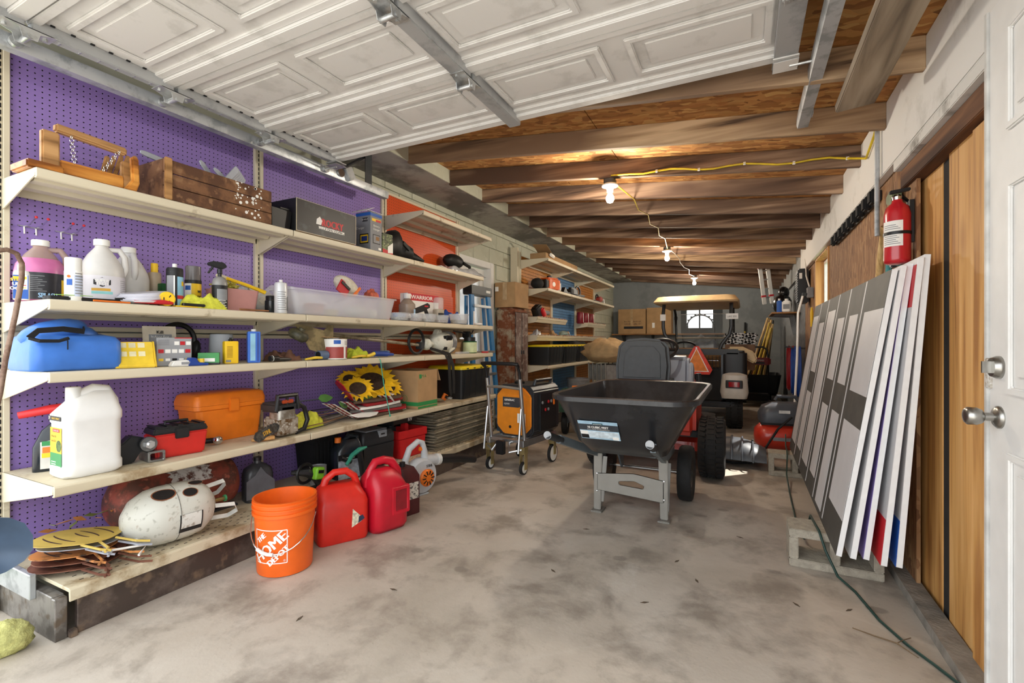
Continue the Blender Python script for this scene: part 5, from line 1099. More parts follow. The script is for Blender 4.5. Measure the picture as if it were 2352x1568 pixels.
a, c, zt = span(428, 600, 912, -2.74); W = (c - a) * .93; H = on_x(500, 908, -2.6).z - Z4
q = on_z(520, 1024, Z4)
o = thing('dry_box', 'bright orange plastic dry box with black latch on the lower shelf', 'dry box', (-2.785, (a + c) / 2, Z4), HP); D = .22
ORB = M('box_orange', '#ee7d1b', .42, 0, .05)
B().rings([rrect(0, 0, W * .86, D * .86, .03, 0), rrect(0, 0, W * .95, D * .95, .03, H * .66), rrect(0, 0, W * 1.02, D * 1.02, .03, H * .68), rrect(0, 0, W * 1.02, D * 1.02, .03, H * .76)]).obj('body', ORB, o, ang=40)
B().rings([rrect(0, 0, W * 1.03, D * 1.03, .03, H * .765), rrect(0, 0, W * 1.03, D * 1.03, .03, H * .84), rrect(0, 0, W * .98, D * .98, .03, H * .96), rrect(0, 0, W * .9, D * .88, .03, H)]).obj('lid', ORB, o, ang=40)
B().bb(W * .5, W * .56, -.05, .05, H * .62, H * .9).obj('latch_seat', ORB, o, .006); B().at((W * .56, 0, H * .72)).rbox((0, 0, 0), (.02, .09, .04), .008).obj('latch', BLACK, o, .003); B().bb(-.03, .03, -D * .56, -D * .5, H * .6, H * .88).obj('latch', ORB, o, .005)
# chainsaw
cs = thing('chainsaw', 'oily old chainsaw with bar pointing toward the lip beside the orange box', 'chainsaw', (-2.55, yx(640, -2.55), Z4), HP)
CSW = worn('saw_grime', '#a39a8b', '#5f4424', .48, 22, .6, .2, '#c9c4ba')
B().bb(-.085, .06, -.11, .03, .012, .12).obj('crankcase', CSW, cs, .012); B().rbox((-.02, -.06, .1), (.12, .1, .085), .02).obj('muffler_cover', worn('saw_silver', '#b6b3ab', '#8a8172', .5, 16, .4, .5), cs, .008)
B().bb(-.1, .05, -.11, .04, .15, .205).obj('top_cover', M('charcoal', '#2a2b2d', .5), cs, .012); B().tube([(-.09, -.1, .16), (-.085, -.1, .245), (.045, -.1, .245), (.06, -.1, .16)], .014, 8).obj('rear_handle', BLACK, cs); B().tube([(-.02, -.1, .24), (-.02, -.1, .16)], .009, 8).obj('handle_web', BLACK, cs)
B().tube([(.06, -.09, .19), (.11, -.09, .16), (.135, -.09, .08), (.11, -.09, .025), (.05, -.09, .015)], .014, 10).obj('front_handle', BLACK, cs, ang=60); B().bb(-.06, .02, -.112, -.1, .2, .222).obj('red_tank', M('rust_red', '#b4471e', .5), cs, .005)
bar = B().prism([(-.012, 0), (.012, 0), (.028, .03), (.03, .27), (.012, .3), (-.012, .3), (-.03, .27), (-.028, .03)], -.003, .003, 'xz')
bo = bar.obj('guide_bar', worn('bar_steel', '#6d6a63', '#4b4740', .5, 18, .5, .6), cs); bo.location = (-.08, -.10, .075); bo.rotation_euler = (0, -1.9, 0); bo.scale = (1, 1, .52)
ct = B()
for k in range(26):
    t = k / 26 * 2 * PI; ct.box((.031 * math.cos(t), 0, .15 + .15 * math.sin(t)), (.006, .008, .012))
cto = stuff(ct.obj('chain', DKSTEEL, cs, smooth=False)); cto.location = bo.location; cto.rotation_euler = bo.rotation_euler; cto.scale = bo.scale
text(cs, 'STIHL', M('gold'), (-.155, -.1045, .05), .025, .05, (.94, 0, .33), (-.33, 0, .94), bold=.001)
o = thing('wooden_dowel', 'turned wooden grip lying below the chainsaw', 'handle', tuple(on_z(608, 1014, Z4)), HP); B().tube([(-.06, .03, .014), (-.02, .01, .014), (.02, -.004, .014), (.05, -.012, .014)], [.008, .011, .013, .013], 12).obj('handle', wood('handle_wood', '#c99a5f', '#b4834a', '#7f5528', 0, 8), o)
q = on_z(715, 985, Z4); o = thing('microfiber_cloth', 'bright yellow cloth bundled beside the chainsaw handle', 'cloth', (q.x - .09, q.y, Z4), HP); cloth('cloth', YCL, o, .24, .17, .12, 51, amp=.6)
# stack of garden ornaments
q = on_z(870, 970, Z4)
RED2 = M('ornament_red', '#9a2027', .5, 0, .1); SUNY = M('petal_yellow', '#f0bd1a', .5, 0, .12, 18); SUNC = M('seed_brown', '#3c2a1a', .85, 0, .3, 60, .4, 120); LEAF = M('leaf_green', '#4f7f3a', .6, 0, .15)
def ornament(name, label, cat, loc, tilt, build):
    o = thing(name, label, cat, loc, 0, None, tilt); build(o); return o
def sunflower(o, R, n=20):
    B().lathe([(.001, .012), (R * .3, .01), (R * .5, .004), (R * .5, -.004), (.001, -.004)], n=22).obj('seed_head', SUNC, o, ang=50)
    for k in range(n):
        t = 2 * PI * k / n; L_ = R * (.95 + .08 * ((k * 7) % 3)); wd = R * .16
        P = [(R * .45, -wd * .6, 0), (R * .7, -wd, .012), (L_, 0, -.004), (R * .7, wd, .012), (R * .45, wd * .6, 0), (R * .7, 0, .004)]
        b_ = B(); b_.at((0, 0, .001 * (k % 2)), (0, 0, t)).add(P, [(0, 1, 5), (1, 2, 5), (2, 3, 5), (3, 4, 5), (4, 0, 5)]); b_.obj('petal', SUNY, o)
yb = yx(850, -2.66)
def stake(o, L_, m=None): B().tube([(0, 0, -.006), (0, -L_ * .5, -.012), (0, -L_, -.03)], .004, 6).obj('stake', m or DKSTEEL, o)
FACE = tuple(Vector((.52, -.42, .74)).to_track_quat('Z', 'Y').to_euler())     # leaning toward the aisle
f1 = ornament('sunflower_stake', 'big metal sunflower on top of the ornament pile', 'ornament', (-2.68, yx(855, -2.68), on_x(855, 877, -2.68).z), FACE, lambda o: (sunflower(o, .2), stake(o, .18)))
f2 = ornament('sunflower_stake', 'smaller metal sunflower at the left front of the pile', 'ornament', (-2.60, yx(822, -2.6), on_x(822, 893, -2.6).z), FACE, lambda o: (sunflower(o, .125, 18), stake(o, .12)))
f3 = ornament('sunflower_stake', 'smaller metal sunflower at the right of the pile', 'ornament', (-2.64, yx(890, -2.64), on_x(890, 890, -2.64).z), FACE, lambda o: (sunflower(o, .125, 18), stake(o, .12)))
f4 = ornament('sunflower_stake', 'small half-hidden sunflower at the back left of the pile', 'ornament', (-2.76, yx(803, -2.76), on_x(803, 872, -2.76).z), FACE, lambda o: (sunflower(o, .1, 16), stake(o, .1)))
def flag_wedge(m1, m2):
    def f(o):
        for i in range(5):
            B().prism([(-.16, -.05 + i * .02)] + [(-.16 + .32 * k / 12, -.05 + i * .02 + (.014 if k % 2 else .02)) for k in range(13)] + [(.16, -.05 + i * .02)], -.001 + .0005 * i, .001 + .0005 * i, 'xy').obj('corrugated_stripe', m1 if i % 2 else m2, o)
    return f
for i, (u, v, lb, mm, zz) in enumerate(((815, 957, 'white and red striped sawtooth ornament low in the pile', (PAPER, RED2), .3), (785, 962, 'red and white sawtooth ornament at the left of the pile', (RED2, PAPER), .2), (895, 925, 'white and dark red sawtooth ornament at the right of the pile', (RED2, PAPER), .45))):
    p = on_x(u, v, -2.55); ornament('striped_ornament', lb, 'ornament', (-2.555, p.y, max(p.z, Z4 + .075)), (0, .45, HP + zz), flag_wedge(*mm))
def red_ford(o):
    B().prism([(-.1, -.02), (-.07, .05), (-.02, .06), (.02, .03), (.06, .04), (.1, .03), (.1, -.02), (.05, -.05), (.0, -.045), (-.05, -.06)], -.003, .003, 'xy').obj('cutout', M('candy_red', '#b3191c', .35), o)
    for k in range(3): B().box((.05 + .022 * k, .035, .005), (.016, .045, .002)).obj('white_bar', PAPER, o)
    fl = B()
    for k in range(26): fl.box((.02 + .09 * rnd.random(), -.05 + .06 * rnd.random(), .005), (.009, .009, .002))
    stuff(fl.obj('flower_dots', M('dots', '#cfd6b8', .6, 0, .4, 120), o, smooth=False)); stake(o, .3, CHROME)
p = on_x(790, 897, -2.60); ornament('cutout_ornament', 'red painted metal cutout with tiny flowers in the pile', 'ornament', (-2.60, p.y, p.z + .0), (0, .9, HP - .35), red_ford)
def leafy(o):
    B().prism([(0, -.05), (.03, -.03), (.035, .0), (.02, .03), (0, .05), (-.02, .03), (-.035, 0), (-.03, -.03)], -.002, .002, 'xy').obj('leaf', LEAF, o); stake(o, .25)
p = on_x(790, 930, -2.53); ornament('leaf_stake', 'green metal leaf at the front of the pile', 'ornament', (-2.535, p.y, p.z), (0, .8, .4), leafy)
p = on_x(748, 915, -2.62); ornament('leaf_stake', 'green metal leaf at the left end of the pile', 'ornament', (-2.62, p.y, p.z), (0, .8, -.5), leafy)
p = on_x(828, 905, -2.6); ornament('long_leaf', 'long green leaf under the big sunflower', 'ornament', (-2.6, p.y + .05, p.z - .03), (0, .5, .3), lambda o: (B().prism([(-.03, -.12), (.03, -.05), (.035, .08), (0, .14), (-.03, .07)], -.002, .002, 'xy').obj('leaf', LEAF, o), stake(o, .3)))
p = on_x(838, 952, -2.5); ornament('white_feather', 'curved white metal feather at the front of the pile', 'ornament', (-2.5, p.y, p.z), (0, .35, .1), lambda o: B().prism([(-.03, -.13), (.02, -.1), (.045, 0), (.04, .09), (.01, .15), (-.03, .13)], -.002, .002, 'xy').obj('blade', PAPER, o))
for i, (u, v, s) in enumerate(((905, 955, .5), (860, 962, .3), (930, 940, .4), (900, 902, .3))):
    p = on_x(u, v, -2.54 - .02 * i); ornament('sheet_ornament', ('pale green flat leaf low right in the pile', 'dark flat leaf under the white blade', 'brown flat feather by the cardboard box', 'white ribbed feather under the sunflowers')[i], 'ornament', (-2.55 - .02 * i, p.y, max(p.z, Z4 + .03)), (0, s, .2 * i), lambda o: B().prism([(-.03, -.15), (.03, -.12), (.04, .12), (.0, .16), (-.03, .12)], -.002, .002, 'xy').obj('sheet', (M('mint', '#c9d6c6', .6), DKSTEEL, CARD2, PAPER)[i], o))
for i in range(7):
    p = Vector((-2.50 - .035 * i, yx(735 + 9 * i, -2.55), Z4 + .012 + .012 * i)); o = thing('wire_stake', ORD[i] + ' bare wire stake from the shelf lip in the ornament pile', 'stake', tuple(p), .35 - .06 * i, 'bare wire stakes in the ornament pile'); B().tube([(-.05, -.2, -.004), (0, 0, 0), (.02, .3, .01)], .0035, 6).obj('wire', (DKSTEEL, CARD2, CHROME)[i % 3], o)
# stacked base sheets under the pile keep it raised
for i in range(6):
    o = thing('ornament_sheet', ('umber', 'dark red', 'slate grey', 'white', 'red', 'brown')[i] + ' flat metal ornament, ' + ORD[i] + ' from the bottom of the pile', 'ornament', (-2.62, yb + .03 * math.sin(i * 2), Z4 + .004 + i * .022), HP + .2 * math.sin(i * 5), 'flat ornaments under the pile')
    B().prism([(-.28, -.09), (-.1, -.13), (.2, -.12), (.3, 0), (.2, .13), (-.15, .12)], 0, .018, 'xy').obj('sheet', (M('umber', '#5d4a3b', .7), RED2, M('slate', '#6f6b66', .6), PAPER, RED2, M('umber'))[i], o)
# green cord tied from the shelf above
tie = thing('tied_string', 'thin green string tied from the shelf above down to the lower shelf lip', 'cord', (-2.44, yx(875, -2.44), Z4)); ytie = 0
B().tube([(-.025, 0, ZS[2] - Z4 + .003), (-.005, 0, ZS[2] - Z4 - .02), (.0, .03, .25), (.035, .06, .01)], .0035, 8).obj('cord', M('jade', '#3fa58a', .5), tie); B().ball((.035, .06, .008), .008, 8, 6).obj('knot', M('jade'), tie)
# cardboard box
q = on_z(930, 938, Z4); a, c, zt = span(872, 1003, 842, -2.5)
H = on_x(960, 842, -2.5).z - Z4 - .035; y0_, y1_ = yx(960, -2.45), yx(1004, -2.45); o = thing('moving_box', 'open cardboard moving box with green print on the lower shelf', 'box', (-2.62, (y0_ + y1_) / 2, Z4), HP); W, D = y1_ - y0_, .34
t_ = .004
for x0_, x1_, y0_, y1_ in ((-W / 2, W / 2, -D / 2, -D / 2 + t_), (-W / 2, W / 2, D / 2 - t_, D / 2), (-W / 2, -W / 2 + t_, -D / 2 + t_, D / 2 - t_), (W / 2 - t_, W / 2, -D / 2 + t_, D / 2 - t_)): B().bb(x0_, x1_, y0_, y1_, 0, H).obj('side', CARD, o, smooth=False)
B().bb(-W / 2 + t_, W / 2 - t_, -D / 2 + t_, D / 2 - t_, 0.0, .004).obj('bottom', CARD, o, smooth=False)
B().at((-W * .5 - .004, 0, H - .0), (0, -.12, 0)).box((0, 0, -H * .2), (.004, D * .96, H * .4)).obj('flap', CARD, o, smooth=False); B().at((W * .5 + .03, 0, H * .85), (0, -.4, 0)).box((0, 0, 0), (.004, D, H * .35)).obj('flap', CARD, o, smooth=False)
prints(o, -D / 2, [(0, H * .13, W, H * .1, GRNP), (0, H * .035, W, H * .05, GRNP), (-W * .38, H * .85, .03, .035, GRNP)]); text(o, 'M A', GRNP, (-W * .2, -D / 2 - .001, H * .86), .025); 
ux, uy = (0, -1, 0), (0, 0, 1); plate(o, 'side_band', GRNP, (-W / 2 - .0005, 0, H * .13), D, H * .1, ux, uy); B().at((-W / 2 - .001, -.03, H * .26), (0, HP, 0)).ring((0, 0, 0), .028, .0015, 20, 5).obj('round_mark', GRNP, o)
# tote with yellow lid
a, c, zt = span(1003, 1134, 822, -2.43); W, H = .6, .325
o = thing('storage_tote', 'black storage tote with yellow lid on the lower shelf end', 'tote', (-2.655, 4.185, Z4), HP)
TOTB = M('tote_black', '#1a1c1f', .45, 0, .06); TOTY = M('tote_yellow', '#e8cf1f', .45, 0, .04)
def tote(o, W, D, H):
    B().rings([rrect(0, 0, W * .84, D * .84, .03, 0), rrect(0, 0, W * .95, D * .95, .03, H * .9)]).obj('body', TOTB, o, ang=40)
    for k in range(5):
        x = -W * .36 + k * W * .18; B().prism([(-D * .42 - .004, .02), (-D * .42 + .01, .02), (-D * .475 + .01, H * .88), (-D * .475 - .006, H * .88)], x - .006, x + .006, 'yz').obj('rib', TOTB, o)
    B().rings([rrect(0, 0, W, D, .03, H * .9), rrect(0, 0, W, D, .03, H * .955), rrect(0, 0, W * .96, D * .94, .03, H)]).obj('lid', TOTY, o, ang=35)
    for k in range(4): B().box((-W * .34 + k * W * .22, -D / 2 - .001, H * .93), (W * .06, .004, H * .03)).obj('lid_notch', BLACK, o)
tote(o, W, .42, H)
q = on_z(1025, 922, Z4); o = thing('tape_measure', 'orange and grey tool tape lying before the black tote', 'tape measure', (q.x - .02, q.y, Z4 + .006), HP - .2); B().at((0, 0, .035), (.25, .45, 0)).rbox((0, 0, -.03), (.055, .03, .06), .015).obj('case', ORGP, o, .006); B().at((.0, -.024, .035), (.25, .45, 0)).box((0, 0, 0), (.025, .004, .03)).obj('window', BLACK, o); B().ball((.07, 0, .016), .03, 10, 6, (1, .8, .5)).obj('bag', CLEAR, o)
# ------------------------------------------------------------------ bottom deck of the shelving
Z5 = .2065
# punched-metal pumpkins
PUM = M('pumpkin_yellow', '#d7ba5e', .55, .1, .1, 9); PUC = worn('pumpkin_copper', '#8f5f4a', '#6f4536', .5, 8, .5, .3); q = on_z(190, 1265, Z5)
def pumpkin(name, label, loc, rot, m, sx, sy, stems=True):
    o = thing(name, label, 'ornament', loc, 0, None, rot)
    P = [(sx * math.cos(t) * (1 + .03 * math.cos(4 * t)), sy * math.sin(t) * (1 + .05 * math.cos(4 * t))) for t in [2 * PI * k / 36 for k in range(36)]]
    B().prism(P, 0, .003, 'xy').obj('sheet', m, o)
    for k, (cx_, rr, fl) in enumerate(((-.62, .4, 1), (-.35, .45, 1), (.02, .3, 1), (.32, .4, -1), (.66, .42, -1))):
        A = []
        for i in range(9):
            t = -1.0 + 2.0 * i / 8; A.append((fl * -rr * .42 * math.cos(t) * sx * .9 + cx_ * sx + fl * .12 * sx, rr * math.sin(t) * sy * 1.5))
        A2 = [(x + fl * .05 * sx * math.cos(-1 + 2 * i / 8), y) for i, (x, y) in enumerate(A)]
        B().prism(A + list(reversed(A2)), .0031, .0041, 'xy').obj('cut_rib', M('cut_dark', '#4b3226', .8), o, smooth=False)
    if stems:
        for k, (x, a_) in enumerate(((-.3, .4), (.1, -.3), (.5, .6))): B().tube([(x * sx, -sy * .9, -.004), (x * sx + .05 * a_, -sy - .08, -.012), (x * sx + .12 * a_, -sy - .1, -.02)], .005, 6).obj('stake', m, o)
    return o
xq = -2.60
for i, (lb, m, dz, sx, sy, dy) in enumerate((('dark copper metal pumpkin at the bottom of the pile', PUC, .012, .20, .15, .02), ('copper metal pumpkin second from the bottom', PUC, .035, .19, .14, .02), ('orange and black metal pumpkin in the middle of the pile', worn('pumpkin_orange', '#d28a4a', '#3a2a22', .42, 9, .5), .062, .18, .12, -.0), ('pale blue-grey metal pumpkin under the yellow one', M('pale_steel', '#b4b9c6', .4, .4), .09, .18, .13, .02), ('yellow metal pumpkin with cut-out ribs on top of the pile', PUM, .115, .19, .135, .0))):
    pumpkin('metal_pumpkin', lb, (-2.60 + .006 * i, 1.0 + dy, Z5 + dz + .008), (0, .04 + .02 * i, HP + .02 * i), m, sx * .82, sy)
o = thing('bent_wire', 'bent white wire lying beside the pumpkin pile', 'stake', (-2.44, 1.26, Z5 + .02), HP, 'white bent wires'); B().tube([(-.12, 0, .06), (.02, 0, .03), (.14, .04, .01)], .005, 6).obj('wire', PAPER, o); o = thing('bent_wire', 'second white wire across the pumpkin pile', 'stake', (-2.44, 1.12, Z5 + .06), HP, 'white bent wires'); B().tube([(-.1, -.02, .02), (.05, -.05, .0), (.0, -.09, -.02)], .005, 6).obj('wire', PAPER, o)
lf = thing('rust_leaves', 'orange green metal leaf vine on top of the pumpkins', 'ornament', (-2.75, 1.06, Z5 + .13), HP)
for k in range(9): B().at((-.1 + .03 * k, .02 * math.sin(k * 2), .012 * (k % 3)), (.4, .2, k * 1.3)).prism([(-.03, 0), (0, .014), (.035, 0), (0, -.014)], 0, .002, 'xy').obj('leaf', (M('rust_orange', '#b5743c', .6), M('moss', '#7f8a4a', .6))[k % 2], lf)
# white refrigerant cylinder lying on its side
wt = thing('gas_cylinder', 'white rusty gas cylinder with holes cut in it lying on the deck', 'gas cylinder', (-2.492, 1.315, Z5 + .003), HP - .12)
R0 = .135; L0 = .32
WTK = worn('tank_white', '#c9c8be', '#8a6a4c', .33, 14, .45, 0, '#a9a79c', 8, .1)
B().lathe([(.001, -L0 / 2 - .03), (R0 * .35, -L0 / 2 - .022), (R0 * .72, -L0 / 2 + .012), (R0 * .95, -L0 / 2 + .07), (R0, -L0 / 2 + .12), (R0, L0 / 2 - .1), (R0 * .93, L0 / 2 - .045), (R0 * .7, L0 / 2 + .0), (R0 * .35, L0 / 2 + .028), (.001, L0 / 2 + .034)], (0, 0, R0), 32, 'x').obj('shell', WTK, wt, ang=60)
B().ring((0, 0, R0), R0 + .0005, .0016, 40, 5, 'x').obj('weld_seam', M('seam', '#6d6a62', .7), wt)
for (x, t, ra, rb_) in ((-.05, 1.0, .045, .03), (.055, .85, .03, .022), (.1, 1.3, .03, .018)):
    n_ = 20; P = []; P2 = []
    for k in range(n_):
        s_ = 2 * PI * k / n_; xx = x + ra * math.cos(s_); tt = t + rb_ / R0 * math.sin(s_)
        rr = R0 if xx < L0 / 2 - .1 else R0 * (1 - .9 * (xx - (L0 / 2 - .1)) ** 1.1)
        P.append((xx, -(rr + .0015) * math.cos(tt), R0 + (rr + .0015) * math.sin(tt)))
        xx = x + ra * 1.13 * math.cos(s_); tt = t + rb_ * 1.16 / R0 * math.sin(s_); P2.append((xx, -(rr + .001) * math.cos(tt), R0 + (rr + .001) * math.sin(tt)))
    B().add(P2, [tuple(range(n_))]).obj('rust_rim', M('rust_edge', '#8a5230', .8), wt, smooth=False); B().add(P, [tuple(range(n_))]).obj('cut_hole', M('hole_dark', '#140d09', .95, 0, 0), wt, smooth=False)
lbm = worn('torn_label', '#d5d4cd', '#7d6a55', .4, 30, .6)
P = []; F = []
for i in range(2):
    for k in range(9):
        t = -.55 + .65 * k / 8; P.append((.0 + .085 * i, -(R0 + .001) * math.cos(t), R0 + (R0 + .001) * math.sin(t)))
F = [(k, k + 1, 10 + k, 9 + k) for k in range(8)]
B().add([(p_[0] - .006 if p_[0] < .04 else p_[0] + .006, p_[1] * .9985, R0 + (p_[2] - R0) * 1.04) for p_ in P], F).obj('label_border', INK, wt); B().add([(p_[0], p_[1] * 1.006, p_[2]) for p_ in P], F).obj('label', lbm, wt)
GW = M('guard_white', '#dcdcd6', .5)
for t in (-.75, 2.4):
    c_, s_ = math.cos(t), math.sin(t); e1 = Vector((0, -c_, s_)); tv = Vector((0, s_, c_)); c0 = Vector((L0 / 2 + .01, 0, R0))
    B().strip([c0 + e1 * .06 + tv * .055, c0 + e1 * .075 + tv * .05 + Vector((.09, 0, 0)), c0 + e1 * .085 + Vector((.115, 0, 0)), c0 + e1 * .075 - tv * .05 + Vector((.09, 0, 0)), c0 + e1 * .06 - tv * .055], .022, .004, e1).obj('valve_guard', GW, wt)
B().cyl((L0 / 2 + .03, 0, R0), (L0 / 2 + .09, 0, R0), .01, n=10).obj('valve', M('brass', '#9c8d5c', .35, .8), wt); B().cyl((L0 / 2 + .09, 0, R0), (L0 / 2 + .1, 0, R0), .018, n=8).obj('valve_wheel', M('valve_green', '#3d8a58', .5), wt)
B().at((L0 / 2 - .03, -R0 * .55, R0 * 1.62), (.6, .6, 0)).lathe([(.012, 0), (.016, .004), (.008, .006), (.001, .004)], n=14).obj('bung', WTK, wt)
# red air tank behind
rt = thing('air_tank', 'rusty red air tank lying behind the white gas cylinder', 'air tank', (-2.772, 1.585, Z5), HP)
RT = worn('tank_rust_red', '#8f4436', '#5d3a30', .5, 9, .6, .1, '#a8604e', 8, .15); R1 = .146
B().lathe([(.001, -.36), (R1 * .5, -.35), (R1 * .9, -.31), (R1, -.26), (R1, .17), (R1 * .9, .225), (R1 * .5, .26), (.001, .268)], (-.04, 0, R1 + .005), 30, 'x').obj('shell', RT, rt, ang=60)
B().lathe([(.032, 0), (.03, .01), (.001, .014)], (.215, -.03, R1 + .02), 16, 'x').obj('end_boss', M('boss_red', '#b03a30', .5), rt)
P = []
for i in range(2):
    for k in range(8): t = .42 + .75 * k / 7; P.append((-.17 + .2 * i + .02 * math.sin(k * 3), -(R1 + .0012) * math.cos(t), R1 + .005 + (R1 + .0012) * math.sin(t)))
B().add(P, [(k, k + 1, 9 + k, 8 + k) for k in range(7)]).obj('torn_label', worn('torn_white', '#d9d8d4', '#5e3328', .46, 26, .7), rt)
B().bb(.05, .07, -.02, .02, 2 * R1 - .01, 2 * R1 + .035).obj('lug', RT, rt, .003); B().cyl((.14, 0, 2 * R1 - .01), (.14, 0, 2 * R1 + .035), .014, n=10).obj('valve_stem', M('valve_pink', '#b06a5c', .5, .3), rt); B().at((.14, 0, 2 * R1 + .03)).cyl((0, -.045, 0), (0, .04, 0), .012, n=10).obj('valve_cross', CHROME, rt); B().bb(-.3, .2, -.09, .09, 0, .012).obj('saddle', DKSTEEL, rt)
# oil jug, tools, black cases
def f_jug(name, label, u1, u2, vt, xf, d, m, cat='jug'):
    a, c, zt = span(u1, u2, vt, xf); W, H = c - a, zt - Z5
    o = thing(name, label, cat, (xf - d / 2, (a + c) / 2, Z5), HP - .3)
    B().rings([rrect(0, 0, W * .95, d * .95, .025, 0), rrect(0, 0, W, d, .03, .015), rrect(0, 0, W, d, .03, H * .6), rrect(0, 0, W * .9, d * .9, .03, H * .74), rrect(0, 0, W * .45, d * .5, .02, H * .84), rrect(0, 0, .04, .04, .018, H * .86), rrect(0, 0, .036, .036, .016, H * .93)]).obj('body', m, o, ang=50)
    B().lathe([(.022, H * .92), (.022, H), (.001, H)], n=14).obj('cap', BLACK, o, ang=40); return o, W, H, d
o, W, H, d = f_jug('oil_jug', 'dark grey empty oil jug behind the orange bucket', 577, 632, 1052, -2.62, .11, M('oil_grey', '#3d3e42', .35, 0, .1))
B().prism([(-W * .5, H * .08), (W * .5, H * .08), (W * .5, H * .45), (W * .2, H * .62), (0, H * .8), (-W * .2, H * .62), (-W * .5, H * .5)], -d / 2 - .001, -d / 2 - .003).obj('front_panel', M('panel_grey', '#67696f', .35), o)
o = thing('cordless_trimmer', 'black and lime green cordless tool behind the red cans', 'tool', (-2.5, yx(712, -2.5), Z5), HP)
B().tube([(-.1, .05, .14), (-.02, 0, .13), (.03, -.02, .09), (.06, -.03, .03)], [.012, .03, .03, .024], 10).obj('body', BLACK, o); B().at((.03, -.04, .12), (0, .2, 0)).rbox((0, 0, -.04), (.07, .05, .075), .014).obj('battery', M('lime_green', '#86c932', .45), o, .006); B().at((.03, -.067, .13), (0, .2, 0)).box((0, 0, 0), (.04, .004, .02)).obj('release_slot', BLACK, o); B().ring((-.02, .02, .12), .06, .01, 18, 6, 'y').obj('guard', BLACK, o); B().bb(-.03, .09, -.04, .02, 0, .03).obj('foot', BLACK, o, .008)
o, W, H = put('paint_can', 'grey quart paint can on the bottom deck', 'paint can', 728, 757, 1072, Z5, -2.55, .1); B().lathe([(W * .5, 0), (W * .5, H * .97), (W * .52, H), (W * .44, H), (W * .43, H * .95), (.001, H * .95)], n=24).obj('body', M('can_grey', '#aeb0b4', .45, .2), o, ang=40)
o, W, H = put('black_crate', 'tall black ribbed plastic tote in the shadow of the bottom deck', 'tote', 722, 775, 1002, Z5, -2.695, .2); B().frustum((0, 0, 0), (W * .85, .17), (W, .2), H * .86).obj('body', BLACKM, o, .006); B().bb(-W * .53, W * .53, -.107, .107, H * .86, H).obj('rim', BLACKM, o, .006)
for k in range(6): B().bb(-W * .4 + k * W * .16 - .005, -W * .4 + k * W * .16 + .005, -.112, -.1, H * .1, H * .95).obj('rib', BLACKM, o)
a, c, zt = span(768, 822, 1000, -2.56); W, H = c - a, zt - Z5; d = .14
o = thing('bar_oil_jug', 'black oil jug with orange cap and grey label', 'jug', (-2.55, (a + c) / 2 - .01, Z5), HP - .3); W *= .9
B().rings([rrect(0, 0, W, d, .03, 0), rrect(0, 0, W, d, .03, H * .66), rrect(.01, 0, W * .8, d * .85, .03, H * .8), rrect(.02, 0, W * .62, d * .6, .03, H * .92)]).obj('body', M('glossy_black'), o, ang=45); B().tube([(-.03, 0, H * .86), (.02, 0, H * .99), (W * .38, 0, H * .95), (W * .42, 0, H * .7)], [.014, .018, .018, .016], 10).obj('handle', M('glossy_black'), o); B().lathe([(.022, H * .86), (.022, H * .98), (.001, H * .98)], (-W * .32, 0, 0), 14).obj('cap', ORGP, o, ang=40)
plate(o, 'label', M('label_grey', '#a4abb3', .5, 0, .25, 30), (-W * .06, -d / 2 - .001, H * .24), W * .84, H * .44); plate(o, 'label_top', INK, (-W * .06, -d / 2 - .001, H * .53), W * .84, H * .14); text(o, 'PowerCare', PAPER, (-W * .14, -d / 2 - .003, H * .52), H * .06, W * .5, bold=.001)
a, c, zt = span(828, 905, 990, -2.52); W, H = c - a, zt - Z5; d = .22; TB = M('toolbox_charcoal', '#24272b', .45, 0, .06)
o = thing('black_tool_box', 'black toolbox with grey lid panel on the bottom deck', 'toolbox', (-2.63, (a + c) / 2 + .03, Z5), HP - .1); W *= .9
B().frustum((0, 0, 0), (W * .92, d * .92), (W * .98, d * .98), H * .64).obj('body', TB, o, .01); B().rings([rrect(0, 0, W, d, .03, H * .645), rrect(0, 0, W, d, .03, H * .84), rrect(0, 0, W * .9, d * .84, .03, H * .97)]).obj('lid', TB, o, ang=40)
B().bb(-W * .32, W * .34, -d * .34, d * .3, H * .97, H).obj('lid_panel', M('panel_pale', '#9a9ea3', .5), o, .005); B().bb(-W * .02, W * .22, -d * .52, -d * .36, H * .8, H * .99).obj('latch', M('panel_pale'), o, .004); B().bb(.03 * W, W * .14, -d * .53, -d * .518, H * .87, H * .91).obj('latch_slot', BLACK, o)
o, W, H = put('drill_case', 'dark green power tool case standing behind the black toolbox', 'case', 897, 913, 978, Z5, -2.62, .26); B().rbox((0, 0, 0), (W, .26, H), .03).obj('shell', M('case_green', '#1c3134', .4), o, .012); B().tube([(0, -.06, H), (0, -.05, H + .02), (0, .05, H + .02), (0, .06, H)], .01, 8).obj('handle', BLACK, o)
a, c, zt = span(917, 972, 978, -2.5); W, H = c - a, zt - Z5 + .01; d = .2
o = thing('red_tool_chest', 'red plastic two tier toolbox on the bottom deck', 'toolbox', (-2.60, (a + c) / 2 + .03, Z5), HP - .1); TR2 = M('chest_red', '#c91f22', .45, 0, .06)
